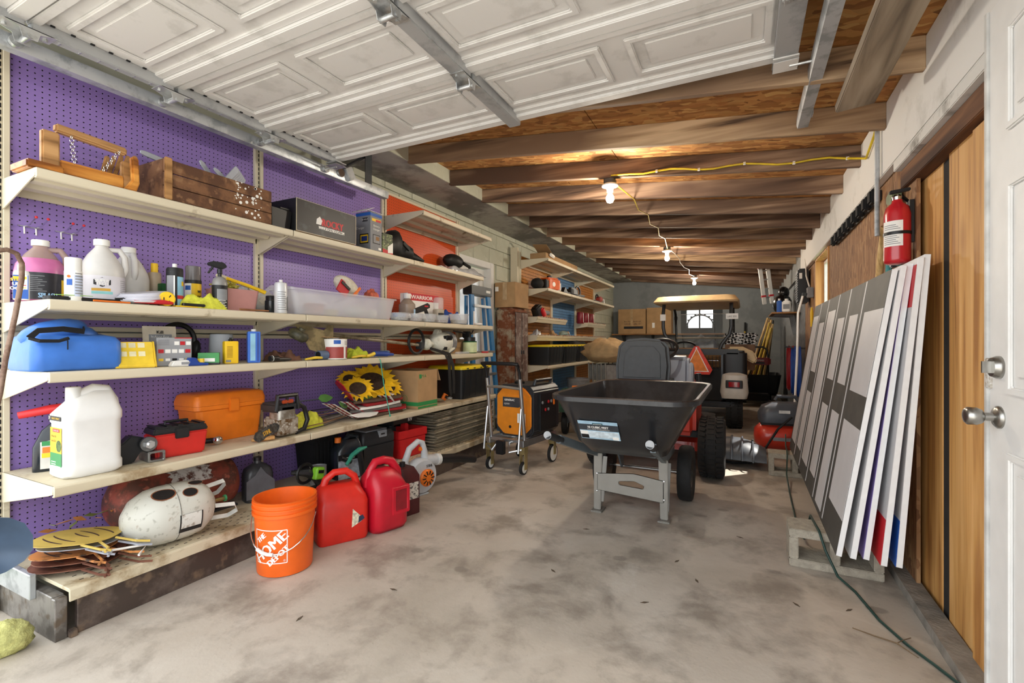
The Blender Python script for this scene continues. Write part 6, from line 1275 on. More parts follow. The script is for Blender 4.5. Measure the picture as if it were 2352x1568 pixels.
B().frustum((0, 0, 0), (W * .9, d * .9), (W, d), H * .6).obj('body', TR2, o, .006); B().slab([(-W * .53, -d * .53), (W * .53, -d * .53), (W * .53, d * .53), (-W * .53, d * .53)], [(-W * .46, -d * .46), (W * .46, -d * .46), (W * .46, d * .46), (-W * .46, d * .46)], H * .6, H * .84, 'xy').obj('tray', TR2, o, .004); B().bb(-W * .45, W * .45, -d * .45, d * .45, H * .6, H * .66).obj('tray_floor', TR2, o); B().prism([(-d * .2, H * .64), (d * .2, H * .64), (d * .14, H), (-d * .14, H)], -W * .06, W * .06, 'yz').obj('handle', TR2, o, .006)
tag(B().at((-2.78, yx(850, -2.78), Z5 + .29)).box((0, 0, 0), (.14, .02, .05)).obj('red_strap_case', TR2, None, .004), 'red case edge showing above the black toolbox', 'case'); bpy.data.objects['red_strap_case'].location.z = 0
# dark bag with white letters
o, W, H = put('rv_bag', 'black box with white RV lettering on top of the boards', 'box', 925, 958, 962, Z5 + .29, -2.52, .12); B().bb(-W / 2 - .12, W / 2, -.06, .06, 0, .055).obj('body', BLACK, o, .006); text(o, 'RV', PAPER, (0, -.0608, .026), .032, bold=.0015)
# pile of hardboard sheets
BRD = worn('board_grey', '#8d8470', '#6a6252', .48, 3, .8, 0, '#a39a86'); BRD2 = worn('board_grey2', '#7a725f', '#5b5444', .48, 3, .8)
for k in range(22):
    dz = k * .0155; y0_ = 3.40 + .05 * ((k * 7) % 5) / 5 - (.02 if k > 15 else 0); dx = .03 * ((k * 5) % 7) / 7
    o = B().bb(-2.885 + dx * .3, -2.42 - dx, y0_, 4.484 - .01 * (k % 3), Z5 + dz, Z5 + dz + .013 - .003 * (k % 2)).obj('hardboard_sheet', BRD if k % 3 else BRD2, None, .0015, 1)
    tag(o, ORD[k] + ' from the bottom in the stack of grey hardboard sheets', 'board', 'stack of hardboard sheets')
# green hand pump
o = thing('hand_pump', 'hand pump with a curved green handle behind the red fuel can', 'pump', (-2.44, yx(818, -2.44), Z5), HP); JGR = M('pump_green', '#2f8f77', .45)
B().tube([(-.09, 0, .12), (-.04, 0, .175), (.03, 0, .2), (.1, 0, .205)], [.012, .016, .018, .008], 8).obj('handle', JGR, o); B().tube([(.03, 0, .19), (.05, 0, .1), (.066, 0, .012)], .02, 10).obj('barrel', BLACK, o); B().tube([(-.12, .02, .17), (-.04, .01, .13)], .016, 8).obj('knob', BLACK, o)

# ------------------------------------------------------------------ floor before the shelving
q = on_z(655, 1300)
bu = thing('bucket', 'orange five gallon bucket with white store logo on the floor', 'bucket', (q.x, q.y + .0, 0.001), math.atan2(-q.y, -q.x) + HP)
BO = M('bucket_orange', '#f0681a', .42, 0, .04); H, r0, r1 = .37, .13, .148
B().lathe([(r0, .002), (r0 + .002, 0.006), (r1 - .004, H * .80), (r1 + .006, H * .80), (r1 + .006, H * .84), (r1 - .001, H * .845), (r1 - .001, H * .88), (r1 + .007, H * .885), (r1 + .007, H * .905), (r1, H * .91), (r1, H * .94), (r1 + .006, H * .945), (r1 + .006, H * .965), (r1 + .001, H * .97), (r1 + .005, H), (r1 - .004, H), (r1 - .01, H * .8), (r0 - .006, .012), (.001, .012)], n=40).obj('shell', BO, bu, ang=50)
def rb_(z): return r0 + .002 + (r1 - r0 - .006) * z / (H * .8)
def bmap(a0, z0):
    return lambda x, y: Vector(((rb_(z0 + y) + .0012) * math.sin(a0 + x / .14), -(rb_(z0 + y) + .0012) * math.cos(a0 + x / .14), z0 + y))
AL, ZL, SZ = -.52, .155, .082
fr = B()
def strip_on(p0, p1, wd=.0022, n=10):
    d_ = (Vector(p1) - Vector(p0)).normalized(); nn = Vector((-d_.y, d_.x)) * wd; f = bmap(AL, ZL); P = []
    for s in (1, -1):
        for k in range(n + 1):
            t = Vector(p0).lerp(Vector(p1), k / n) + nn * s; P.append(f(t.x, t.y))
    fr.add(P, [(k, k + 1, n + 2 + k, n + 1 + k) for k in range(n)])
for p0, p1 in (((-SZ, -SZ), (SZ, -SZ)), ((SZ, -SZ), (SZ, SZ)), ((SZ, SZ), (-SZ, SZ)), ((-SZ, SZ), (-SZ, -SZ))): strip_on(p0, p1)
fr.obj('logo_frame', PAPER, bu)
def diag(x, y, ox, oy): c_, s_ = math.cos(.72), math.sin(.72); return (ox + x * c_ - y * s_, oy + x * s_ + y * c_)
for t, ox, oy, hh, ww in (('THE', -.048, .042, .024, .06), ('HOME', -.002, -.002, .05, .2), ('DEPOT', .039, -.044, .028, .125)):
    f = bmap(AL, ZL); text(bu, t, PAPER, (0, 0, 0), hh, ww, fn=(lambda f, ox, oy: (lambda x, y: f(*diag(x, y, ox, oy))))(f, ox, oy), bold=.0028)
f = bmap(AL, ZL); text(bu, 'R', PAPER, (0, 0, 0), .005, fn=lambda x, y: f(x + .07, y - .07)); B().tube([f(.07 + .005 * math.cos(t), -.07 + .005 * math.sin(t)) for t in [2 * PI * k / 12 for k in range(12)]], .0006, 4, closed=True).obj('logo_mark', PAPER, bu)
hp = []
for k in range(17):
    t = -1.85 + 3.0 * k / 16; e = math.sin(PI * k / 16); hp.append((.158 * math.sin(t), -.158 * math.cos(t), H * .76 - .155 * e ** .8))
B().tube(hp, .003, 6).obj('bail', CHROME, bu); B().tube(hp[5:9], .0085, 10).obj('grip', WHITE, bu); B().cyl((.05, 0, H * .2), (.05, .05, H * .62), .05, n=12).obj('tub_inside', PAPER, bu)
# fuel cans
FR1 = M('fuel_red', '#d4291d', .38, 0, .06); FR2 = M('fuel_crimson', '#c3162c', .36, 0, .06)
q = on_z(788, 1245)
c1 = thing('fuel_can', 'red-orange plastic fuel can with top handle beside the bucket', 'fuel can', (q.x - .085, q.y + .05, .001), HP - .5)
W, D, H = .29, .24, .40
B().rings([rrect(0, 0, W * .95, D * .94, .03, 0, 5), rrect(0, 0, W, D, .035, .02, 5), rrect(0, 0, W, D, .035, H * .55, 5), rrect(0, 0, W * .96, D * .9, .04, H * .63, 5), rrect(-.005, 0, W * .8, D * .6, .045, H * .76, 5), rrect(-.01, 0, W * .66, D * .4, .035, H * .8, 5)]).obj('body', FR1, c1, ang=60)
B().tube([(-W * .36, 0, H * .68), (-W * .26, 0, H * .88), (-W * .1, 0, H * .965), (W * .14, 0, H * .965), (W * .31, 0, H * .87), (W * .38, 0, H * .7), (W * .42, 0, H * .5)], [.022, .022, .021, .021, .021, .022, .018], 12).obj('handle', FR1, c1, ang=60)
B().prism([(W * .14, H * .2), (W * .34, H * .27), (W * .34, H * .33), (W * .16, H * .47)], -D / 2 - .0005, -D / 2 - .0016).obj('sticker', M('sticker', '#e6e0c4', .6, 0, .25, 60), c1, smooth=False); B().prism([(W * .27, H * .25), (W * .40, H * .3), (W * .36, H * .36), (W * .28, H * .34)], -D / 2 - .0014, -D / 2 - .0024).obj('sticker_patch', M('navy', '#27304c', .6), c1, smooth=False)
q = on_z(880, 1222)
c2 = thing('fuel_can', 'crimson plastic fuel can with a recessed side grip', 'fuel can', (q.x - .07, q.y + .075, .001), HP - .3); W, D, H = .25, .25, .43
B().rings([rrect(0, 0, W * .9, D * .85, .05, 0, 5), rrect(0, 0, W, D, .06, .03, 5), rrect(0, 0, W, D, .06, H * .6, 5), rrect(-.012, 0, W * .86, D * .8, .06, H * .74, 5), rrect(-.02, 0, W * .6, D * .5, .04, H * .84, 5), rrect(-.03, 0, W * .44, D * .32, .03, H * .87, 5)]).obj('body', FR2, c2, ang=60)
B().tube([(-W * .45, 0, H * .62), (-W * .36, 0, H * .85), (-W * .22, 0, H * .96), (W * .02, 0, H * .97), (W * .24, 0, H * .93), (W * .4, 0, H * .78), (W * .44, 0, H * .55)], [.02, .024, .026, .026, .028, .03, .03], 12).obj('handle', FR2, c2, ang=60)
fr_ = B().slab([(-.01, H * .22), (W * .47, H * .22), (W * .47, H * .62), (-.01, H * .62)], [(.018, H * .28), (W * .38, H * .28), (W * .38, H * .56), (.018, H * .56)], -D / 2 - .006, -D / 2 + .03).obj('grip_frame', FR2, c2, .005, 3); B().bb(.016, W * .385, -D / 2 - .0015, -D / 2, H * .275, H * .565).obj('grip_recess', M('recess_red', '#8d1220', .5), c2, smooth=False)
q = on_z(938, 1188)
c3 = thing('old_fuel_can', 'dark maroon steel fuel can with worn label behind the crimson can', 'fuel can', (q.x - .1, q.y + .06, .001), HP - .25); W, D, H = .16, .2, .31
MAR = M('maroon', '#4b1a1c', .5, .1, .15)
B().rings([rrect(0, 0, W, D, .02, 0), rrect(0, 0, W, D, .02, H * .82), rrect(0, 0, W * .7, D * .7, .02, H)]).obj('body', MAR, c3, ang=40); plate(c3, 'label', worn('worn_paper', '#cfc9bd', '#2a2524', .44, 40, .7), (W * .12, -D / 2 - .001, H * .52), W * .5, H * .36); B().lathe([(.02, H), (.02, H + .03), (.001, H + .03)], n=12).obj('cap', BLACK, c3)
# leaf blower
q = on_z(965, 1142)
bl = thing('leaf_blower', 'grey hand-held leaf blower with orange fan grille', 'leaf blower', (q.x - .05, q.y + .05, .001), HP - .25); BG = M('blower_grey', '#c3c6c9', .4, 0, .05)
B().lathe([(.12, -.05), (.135, -.03), (.135, .03), (.11, .05), (.001, .05)], (0.01, 0, .14), 28, 'y', True).obj('fan_housing', BG, bl, ang=50)
B().lathe([(.062, -.05), (.066, -.066), (.055, -.078), (.02, -.082), (.001, -.082)], (.03, 0, .13), 22, 'y').obj('fan_grille', ORGP, bl, ang=30)
gs = B()
for k in range(10): t = 2 * PI * k / 10; gs.at((.03 + .04 * math.cos(t), -.078, .13 + .04 * math.sin(t)), (0, -t, 0)).box((0, 0, 0), (.03, .012, .008))
stuff(gs.obj('grille_slots', INK, bl, smooth=False))
B().tube([(-.11, 0, .17), (-.13, 0, .27), (-.09, 0, .36), (-.01, 0, .405), (.03, 0, .39), (.05, 0, .33), (.06, 0, .25)], [.03, .026, .024, .022, .022, .024, .035], 12).obj('handle', BG, bl, ang=60); B().bb(.0, .04, -.01, .01, .33, .36).obj('throttle', ORGP, bl, .004)
B().cyl((.05, 0, .25), (.17, 0, .235), .045, .04, 16).obj('outlet', BG, bl); B().cyl((.17, 0, .235), (.2, 0, .232), .046, n=16).obj('outlet_ring', M('pale_ring', '#dcdcd8', .5), bl); B().tube([(.2, 0, .232), (.42, .0, .2), (.58, -.02, .16)], [.036, .038, .03], 14).obj('blower_tube', BLACK, bl)
text(bl, 'STIHL', INK, (.06, -.054, .215), .02, .06, bold=.001); B().bb(-.06, .06, -.05, .05, 0, .012).obj('foot', BG, bl, .004)
# foreground left: dustpan scoop, rod, rag
sc_ = thing('scoop_shovel', 'dark blue plastic scoop leaning in at the left edge', 'shovel', (-2.33, .60, 0.001))
NAV = M('navy_plastic', '#41566f', .35, 0, .12, 9); nu, nv = 16, 6; sh_ = []
for s in (0, 1):
    for j in range(nv):
        r_ = (j + .001) / (nv - 1); ring = []
        for i in range(nu):
            t = 2 * PI * i / nu; c_, s_ = math.cos(t), math.sin(t)
            yy = .175 * r_ * (abs(c_) ** .8) * (1 if c_ > 0 else -1); zz = .115 * r_ * (abs(s_) ** .8) * (1 if s_ > 0 else -1)
            ring.append((-.06 * (1 - r_ ** 2) - .008 * s + .12 * (zz), yy - .25 * zz, .462 + zz))
        sh_.append(ring)
n_ = len(sh_) // 2; B().rings(sh_[:n_] + list(reversed(sh_[n_:])), cap=False).obj('blade', NAV, sc_, ang=70)
B().tube([(-.07, -.02, .46), (-.06, -.14, .2), (-.05, -.24, .02)], .016, 10).obj('handle', DKSTEEL, sc_)
rd = thing('bent_rod', 'rusty brown bent metal rod hooked up at the left edge', 'rod', (-2.05, .62, 0.001)); 
pts = [on_x(0, 905, -2.1), on_x(12, 830, -2.1), on_x(36, 720, -2.1), on_x(50, 640, -2.1), on_x(50, 605, -2.1), on_x(38, 583, -2.1), on_x(16, 574, -2.1), on_x(-12, 577, -2.1)]
base = on_x(-20, 980, -2.1); P = [Vector((-2.1, base.y - .12, .012)), base] + pts; B().tube([p_ - Vector((-2.05, .62, 0.001)) for p_ in P], .0075, 8).obj('rod', worn('rod_brown', '#6b5144', '#8a7262', .5, 20, .6, .4), rd, ang=60)
rg = thing('yellow_rag', 'pale yellow terry rag lying on the floor at the left corner', 'rag', (on_z(25, 1470).x + .0, on_z(25, 1470).y - .12, 0.001), .6); TER = M('terry_yellow', '#c2c07a', .95, 0, .12, 60, .5, 160); lump('cloth', TER, rg, .13, (1.0, .8, .42), 61); cr2 = lump('cloth_fold', TER, rg, .075, (1, .8, .85), 64); cr2.location = (.11, .02, 0)
# ------------------------------------------------------------------ wheeled things on the floor
def wheel(par, name, c, R, wd, rim, tyre, hub, axis='x', tread=0, n=32):
    """tyre with rounded shoulders, rim dish and hub; optional lugs"""
    r = R; t = wd / 2
    ty = B().lathe([(rim, -t * .8), (r * .93, -t), (r * .985, -t * .75), (r, -t * .3), (r, t * .3), (r * .985, t * .75), (r * .93, t), (rim, t * .8)], c, n, axis, False).obj(name, tyre, par, ang=50)
    B().lathe([(rim + .004, -t * .8), (rim * .9, -t * .55), (rim * .35, -t * .35), (.02, -t * .6), (.001, -t * .6)], c, n, axis).obj('rim', hub, ty, ang=40)
    B().lathe([(rim + .004, t * .8), (rim * .9, t * .55), (rim * .35, t * .35), (.02, t * .9), (.001, t * .9)], c, n, axis).obj('rim', hub, ty, ang=40)
    if tread:
        lg = B()
        for k in range(tread):
            a_ = 2 * PI * k / tread
            for s, off in ((-.62, 0), (0, .5), (.62, 0)):
                tt = a_ + off * 2 * PI / tread; v = (r * .995 * math.cos(tt), r * .995 * math.sin(tt))
                lg.at((c[0] + s * t, c[1] + v[0], c[2] + v[1]), (tt, 0, .5 * (1 if s > 0 else -1 if s < 0 else 0))).box((0, 0, 0), (t * .5, r * .05, PI * 1.1 * r / tread))
        stuff(lg.obj('tread', tyre, ty, smooth=False))
# wheelbarrow
wb = thing('wheelbarrow', 'black poly two wheeled wheelbarrow with grey steel legs', 'wheelbarrow', (-.66, 3.2, .001))
POLY = worn('poly_black', '#232427', '#2d2e31', .45, 5, .27, 0, None, 6, .02); GST = M('barrow_grey', '#8e8b84', .4, .3, .04); GST2 = M('barrow_steel', '#727c82', .4, .25, .05)
def ringp(z, cx, cy, w_, d_, r_, skew=0): return [(p_[0], p_[1], z + skew * (p_[1] - cy)) for p_ in rrect(cx, cy, w_, d_, r_, z, 6)]
o1 = [ringp(.48, -.0, .0, .48, .66, .12), ringp(.56, 0, -.02, .56, .86, .13), ringp(.838, .045, -.06, .77, 1.26, .16), ringp(.838, .045, -.06, .82, 1.31, .17), ringp(.862, .045, -.06, .82, 1.31, .17), ringp(.868, .045, -.06, .80, 1.29, .16), ringp(.862, .045, -.06, .76, 1.25, .155), ringp(.56, 0, -.02, .545, .84, .12), ringp(.49, 0, 0, .46, .64, .11)]
B().rings(o1).obj('tray', POLY, wb, ang=40)
# printed sticker on the near wall of the tray
y0_, y1_ = -.45, -.67; e = Vector((0, y1_ - y0_, .278)).normalized(); oz = Vector((-.09, -.535, .665)); ux = Vector((1, 0, 0)); nn = ux.cross(e)
def stick(m, x, z, w_, h_, k=0): plate(wb, 'sticker', m, oz + ux * x + e * z + nn * (.012 + .0012 * k), w_, h_, ux, e)
stick(M('sticker_sky', '#a9cbe0', .4, 0, .1, 20), 0, 0, .23, .15); stick(M('sticker_dark', '#3b4148', .4), .0, .025, .23, .05, 1); stick(M('sticker_ice', '#d3e2ea', .4, 0, .15, 40), .02, -.035, .18, .055, 1); stick(PAPER, -.09, -.02, .045, .03, 2); stick(INK, -.09, -.052, .045, .032, 2); stick(PAPER, .09, -.058, .035, .022, 2); stick(M('teal', '#2d5f6b', .4), -.0, .056, .06, .014, 2)
text(wb, '10 CUBIC FEET', PAPER, oz + e * .03 + nn * .016, .018, .12, ux, e, bold=.0008); text(wb, 'POLY TWIN WHEELBARROW', PAPER, oz + e * .011 + nn * .016, .007, .13, ux, e)
text(wb, 'GROUNDWORK', PAPER, oz + e * .056 + nn * .017, .008, .05, ux, e)
for s in (-1, 1):
    g0 = Vector((-.055 + s * .30, -.60, .615)); g1 = Vector((-.035 + s * .225, 0, .40)); g2 = Vector((-.03 + s * .2, .55, .36))
    if s < 0: g0.x = -.385
    else: g0.x = .205
    B().strip([g0.lerp(g1, .2), g1, g2], .05, .03, (0, .35, 1)).obj('handle_rail', GST2, wb); B().tube([g0, g0.lerp(g1, .25)], .022, 14).obj('grip', M('grip_black', '#2b2d30', .6), wb); B().at(tuple(g0), (0, 0, 0)).lathe([(.024, -.004), (.024, .002), (.012, .002), (.001, .002)], n=18, axis='y').obj('grip_end', M('grip_end', '#a6a9ac', .5), wb)
    x = -.03 + s * .222
    B().prism([(x - .024, 0.012), (x + .024, 0.012), (x + .03 - .006 * s, .40), (x - .03 - .006 * s, .40)], -.018, .0).obj('leg', GST, wb, .004); B().strip([(x, -.0, .02), (x, .1, .03), (x, .2, .33)], .03, .008, (1, 0, 0)).obj('brace', GST, wb); B().bb(x - .04, x + .04, -.05, .07, 0, .01).obj('foot', GST, wb, .004)
    for zz in (.14, .26): B().lathe([(.008, -.019), (.006, -.024), (.001, -.025)], (x, 0, zz), 10, 'y').obj('bolt', CHROME, wb)
B().slab([(-.25, .15), (.19, .12), (.19, .265), (.0, .29), (-.25, .265)], [(-.1, .205), (.06, .196), (.065, .215), (-.0, .238), (-.1, .225)], -.024, -.018).obj('cross_plate', GST, wb, .003)
B().bb(-.2, .14, -.0, .62, .40, .425).obj('frame_plate', GST2, wb, .004); B().tube([(-.38, .50, .2), (.32, .50, .2)], .011, 10).obj('axle', CHROME, wb)
for x in (-.2, .14): B().prism([(.3, .4), (.55, .4), (.52, .19), (.48, .19)], x - .006, x + .006, 'yz').obj('axle_bracket', GST2, wb)
for x in (-.335, .275): wheel(wb, 'tyre', (x, .5, .2), .2, .095, .1, RUBBER, BLACK, 'x', 0)
# inverter generator on folding trolley
gq = on_z(1165, 1078); tz = thing('hand_trolley', 'silver folding flatbed trolley under the orange generator', 'trolley', (-1.89, 4.07, .001), -.12)
ALU = M('aluminium', '#c4c6c8', .3, .9, .05); W, L = .36, .62
for s in (-1, 1):
    B().bb(s * W / 2 - .02, s * W / 2 + .02, -L / 2, L / 2, .24, .3).obj('side_rail', ALU, tz, .006); x = s * W / 2
    B().tube([(x, -L / 2 + .05, .3), (x * .98, -L / 2 - .02, .84)], .017, 12).obj('upright', ALU, tz); B().tube([(x * 1.02, -L / 2 - .06, .2), (x * 1.0, -L / 2 - .005, .58)], .01, 8).obj('stay', ALU, tz); B().tube([(x * .98, -L / 2 - .02, .84), (x * .98, -L / 2 - .03, .9), (x * .98, -L / 2 - .06, .96)], .013, 8).obj('handle_arm', BLACK, tz)
    for y in (-L / 2 + .03, L / 2 - .05):
        R_ = .055 if y < 0 else .085
        B().lathe([(R_ - .012, -.016), (R_, -.012), (R_, .012), (R_ - .012, .016)], (x, y, R_), 22, 'x', False).obj('castor_tyre', RUBBER, tz); B().lathe([(R_ - .012, -.014), (.012, -.016), (.001, -.016)], (x, y, R_), 18, 'x').obj('castor_hub', PAPER, tz); B().lathe([(R_ - .012, .014), (.012, .016), (.001, .016)], (x, y, R_), 18, 'x').obj('castor_hub', PAPER, tz)
        B().bb(x - .028, x - .022, y - .02, y + .025, R_ - .01, .19).bb(x + .022, x + .028, y - .02, y + .025, R_ - .01, .19).bb(x - .03, x + .03, y - .03, y + .03, .18, .24).obj('castor_fork', M('zinc_gold', '#b8a878', .35, .7), tz)
B().tube([(-W * .5, -L / 2 - .055, .95), (-W * .52, -L / 2 - .08, .972), (-W * .4, -L / 2 - .085, .975), (W * .4, -L / 2 - .085, .975), (W * .52, -L / 2 - .08, .972), (W * .5, -L / 2 - .055, .95)], .017, 12).obj('push_bar', BLACK, tz); B().tube([(-W / 2, -L / 2 - .018, .76), (0, -L / 2 - .022, .765), (W / 2, -L / 2 - .018, .755)], .013, 8).obj('cross_bar', ALU, tz)
for y in (-L / 2 + .02, -.1, .1, L / 2 - .05): B().bb(-W / 2, W / 2, y - .015, y + .015, .275, .3).obj('deck_slat', ALU, tz, .003)
for s in (-1, 1): B().tube([(s * W / 2, -L / 2 - .0, .22), (s * .09, -L / 2 - .06, .2), (s * .06, -L / 2 - .02, .27), (s * .05, L / 2 - .1, .27)], .011, 8).obj('hoop', ALU, tz)
B().bb(-.05, .03, -L / 2 - .07, -L / 2 - .02, .17, .29).obj('catch', BLACK, tz, .006)
gn = thing('generator', 'orange and black inverter generator strapped on the trolley', 'generator', (-1.86, 4.14, .3015), -.12); GOR = M('gen_orange', '#e58a1f', .42, 0, .05); GBK = M('gen_black', '#2b2e33', .42, 0, .06); W, D, H = .38, .5, .47
def octo(w_, h_, c_): return [(-w_ / 2 + c_, 0), (w_ / 2 - c_, 0), (w_ / 2, c_), (w_ / 2, h_ - c_), (w_ / 2 - c_, h_), (-w_ / 2 + c_, h_), (-w_ / 2, h_ - c_), (-w_ / 2, c_)]
B().prism(octo(.4, H, .05), -D / 2 + .0, D / 2).obj('shell', GBK, gn, .012)
B().prism([(x, z + .02) for x, z in octo(.37, H - .04, .075)], -D / 2 - .02, -D / 2 + .005).obj('side_panel', GOR, gn, .01); B().prism([(x - .005, z + .07) for x, z in octo(.3, H - .16, .03)], -D / 2 - .026, -D / 2 - .015).obj('access_door', GOR, gn, .004)
B().prism([(-.11, .27), (.06, .27), (.1, .27 + .02), (.1, .32), (.075, .36), (-.11, .36)], -D / 2 - .029, -D / 2 - .0255).obj('badge', M('badge_grey', '#3e3f45', .4), gn, smooth=False); text(gn, 'GENERAC', PAPER, (-.035, -D / 2 - .0295, .335), .018, .11, bold=.001); text(gn, 'iQ3500', PAPER, (-.065, -D / 2 - .0295, .298), .016, .06); plate(gn, 'sticker', PAPER, (.09, -D / 2 - .0265, .175), .085, .085); B().cyl((-.03, -D / 2 - .03, .09), (-.03, -D / 2 - .02, .09), .014, n=8).obj('plug', BLACK, gn); B().bb(-.09, -.02, -D / 2 - .0265, -D / 2 - .0255, .31, .314).obj('badge_line', ORGP, gn)
B().bb(.2, .22, -.16, .16, .05, .4).obj('control_panel', M('panel_black', '#17181b', .5), gn, .008); B().bb(.22, .228, .08, .11, .27, .34).obj('rocker_switch', ORGP, gn, .004)
for k in range(7): B().cyl((.22, -.12 + .055 * (k % 4), .31 - .07 * (k // 4)), (.226, -.12 + .055 * (k % 4), .31 - .07 * (k // 4)), .014, n=12).obj('socket', (GREYP, BLACK, REDP)[k % 3], gn)
B().tube([(.15, -D * .3, H), (.16, -D * .3, H + .04), (.16, D * .3, H + .04), (.15, D * .3, H)], .016, 10).obj('carry_handle', GBK, gn); B().lathe([(.05, 0), (.05, .02), (.03, .03), (.001, .03)], (-.05, -.08, H), 16).obj('fuel_cap', BLACK, gn)
# ride-on mower
mw = thing('ride_on_mower', 'red and grey ride-on mower facing away, black seat', 'mower', (-.74, 4.42, .009)); MRED = M('mower_red', '#cf3a26', .35, 0, .05, coat=.4); MGR = M('mower_grey', '#8f96a3', .4, 0, .05); SEATM = M('seat_vinyl', '#34383c', .5, 0, .08, 20, .06, 140)
for x in (-.47, .49): wheel(mw, 'rear_tyre', (x, 0, .255), .255, .2, .13, RUBBER, PAPER, 'x', 34)
for x in (-.38, .38): wheel(mw, 'front_tyre', (x, 1.2, .19), .19, .15, .1, RUBBER, PAPER, 'x', 0)
st = [(-.235, .0), (.235, .0), (.245, .15), (.225, .33), (.17, .395), (0, .41), (-.17, .395), (-.225, .33), (-.245, .15)]
so = B().prism(st, -.05, .05).obj('seat_back', SEATM, mw, .028, 3); so.location = (-.10, .0, .785); so.rotation_euler = (-.14, 0, 0); B().rbox((-.10, .27, .68), (.5, .5, .12), .08).obj('seat_cushion', SEATM, mw, .03, 3)
pz = B().prism([(-.17, .04), (.17, .04), (.16, .26), (.1, .33), (-.1, .33), (-.16, .26)], -.056, -.048).obj('back_panel', SEATM, mw, .004); pz.location = so.location; pz.rotation_euler = so.rotation_euler
B().bb(-.35, .37, -.15, .5, .35, .66).obj('fender', MRED, mw, .05, 3); B().bb(-.38, .38, .1, 1.4, .3, .36).obj('frame', BLACK, mw, .01)
B().prism([(.62, .5), (1.4, .45), (1.42, .62), (1.35, .76), (.95, .86), (.7, .9), (.62, .86)], -.2, .24, 'yz').obj('hood', MRED, mw, .05, 3); B().prism([(.42, .5), (.64, .5), (.68, .96), (.6, 1.03), (.5, 1.0)], -.21, .25, 'yz').obj('dash', MGR, mw, .03, 3)
B().prism([(.3, .36), (.64, .36), (.64, .9), (.5, .96)], .25, .29, 'yz').obj('side_shroud', MGR, mw, .01); B().cyl((-.02, .58, .95), (-.02, .46, 1.08), .02, n=10).obj('steering_column', BLACK, mw); B().at((-.02, .45, 1.085), (.6, 0, 0)).ring((0, 0, 0), .17, .016, 28, 8).obj('steering_wheel', BLACK, mw); B().at((-.02, .45, 1.085), (.6, 0, 0)).bb(-.16, .16, -.02, .02, -.012, .0).obj('wheel_spoke', BLACK, mw, .004)
B().tube([(.33, .38, .62), (.36, .37, .74), (.35, .36, .86)], [.018, .024, .024], 10).obj('lever_grip', BLACK, mw); plate(mw, 'warning_label', YELP, (.19, .4985, .86), .05, .09); B().bb(.2, .3, .9, .99, .66, .7).obj('hood_label', PAPER, mw, .004)
B().rings([rrect(.0, .68, 1.0, .62, .2, .12, 6), rrect(0, .68, .98, .6, .2, .2, 6), rrect(0, .68, .8, .45, .15, .24, 6)]).obj('cutting_deck', MRED, mw, ang=40); CHU = M('chute_grey', '#4b5057', .4, 0, .06)
ch = B(); rs = []
for i in range(7):
    t = i / 6; x = .48 + .44 * t; hh = .15 + .05 * math.sin(PI * t) - .07 * t; wd = .2 + .05 * t
    rs.append([(x, .62 + wd * math.cos(a_), .07 + hh * max(0, math.sin(a_)) * (1 if math.sin(a_) > 0 else 0)) for a_ in [PI * k / 10 for k in range(11)]] + [(x, .62 - wd * .9, .06), (x, .62 + wd * .9, .06)])
ch.rings(rs).obj('discharge_chute', CHU, mw, ang=60)
for i in range(4): x = .54 + .09 * i; B().tube([(x, .62 + (.21 + .03 * i) * math.cos(a_), .075 + (.165 + .04 * math.sin(PI * (x - .48) / .44) - .07 * (x - .48) / .44) * math.sin(a_)) for a_ in [PI * k / 10 for k in range(11)]], .008, 6).obj('chute_rib', CHU, mw)
B().cyl((.46, .4, .3), (.46, .4, .1), .03, n=10).obj('anti_scalp_post', DKSTEEL, mw); B().lathe([(.06, -.03), (.07, 0), (.06, .03), (.001, .03)], (.52, .38, .07), 14, 'x').obj('gauge_wheel', M('gauge_grey', '#5b5f66', .5), mw)
# golf cart
gc = thing('golf_cart', 'old golf cart with tan roof and white rear fenders', 'golf cart', (-.62, 6.95, .009)); CW = M('cart_white', '#cfccc2', .4, 0, .05); TANR = M('roof_tan', '#d9bc8d', .5, 0, .06); WDT = wood('cart_wood', '#b98a55', '#9a6c3d', '#64421f', 0, 2, 10)
for x in (-.46, .5): wheel(gc, 'rear_tyre', (x, .12, .23), .23, .2, .11, RUBBER, DKSTEEL, 'x', 30); wheel(gc, 'front_tyre', (x, 1.75, .23), .23, .19, .11, RUBBER, DKSTEEL, 'x', 0)
B().bb(-.5, .52, -.1, 2.2, .28, .36).obj('chassis', BLACK, gc, .02)
for x in (-.44, .50):
    B().rings([rrect(x, .1, .3, .62, .08, .42), rrect(x, .1, .34, .66, .1, .5), rrect(x, .12, .3, .6, .1, .72), rrect(x, .15, .2, .45, .07, .78)]).obj('fender', CW, gc, ang=40); B().rings([rrect(x, .15, .2, .44, .06, .781), rrect(x, .15, .18, .42, .06, .79)]).obj('fender_mat', BLACKM, gc); B().rbox((x, -.225, .56), (.2, .03, .1), .012).obj('lamp_bezel', BLACK, gc, .004); B().rbox((x + .0, -.246, .575), (.13, .02, .065), .01).obj('tail_lamp', M('lamp_red', '#a11b22', .15, 0, .05, coat=.6), gc, .004)
B().bb(-.3, .36, -.1, .3, .36, .8).obj('bag_well', BLACKM, gc, .02); B().bb(-.5, .56, -.12, .0, .98, 1.06).obj('rear_bar', BLACK, gc, .015); B().bb(-.42, -.36, -.1, -.04, .4, 1.0).obj('post', BLACK, gc, .006); B().bb(.34, .41, -.1, -.04, .4, 1.0).obj('post', DKSTEEL, gc, .006)
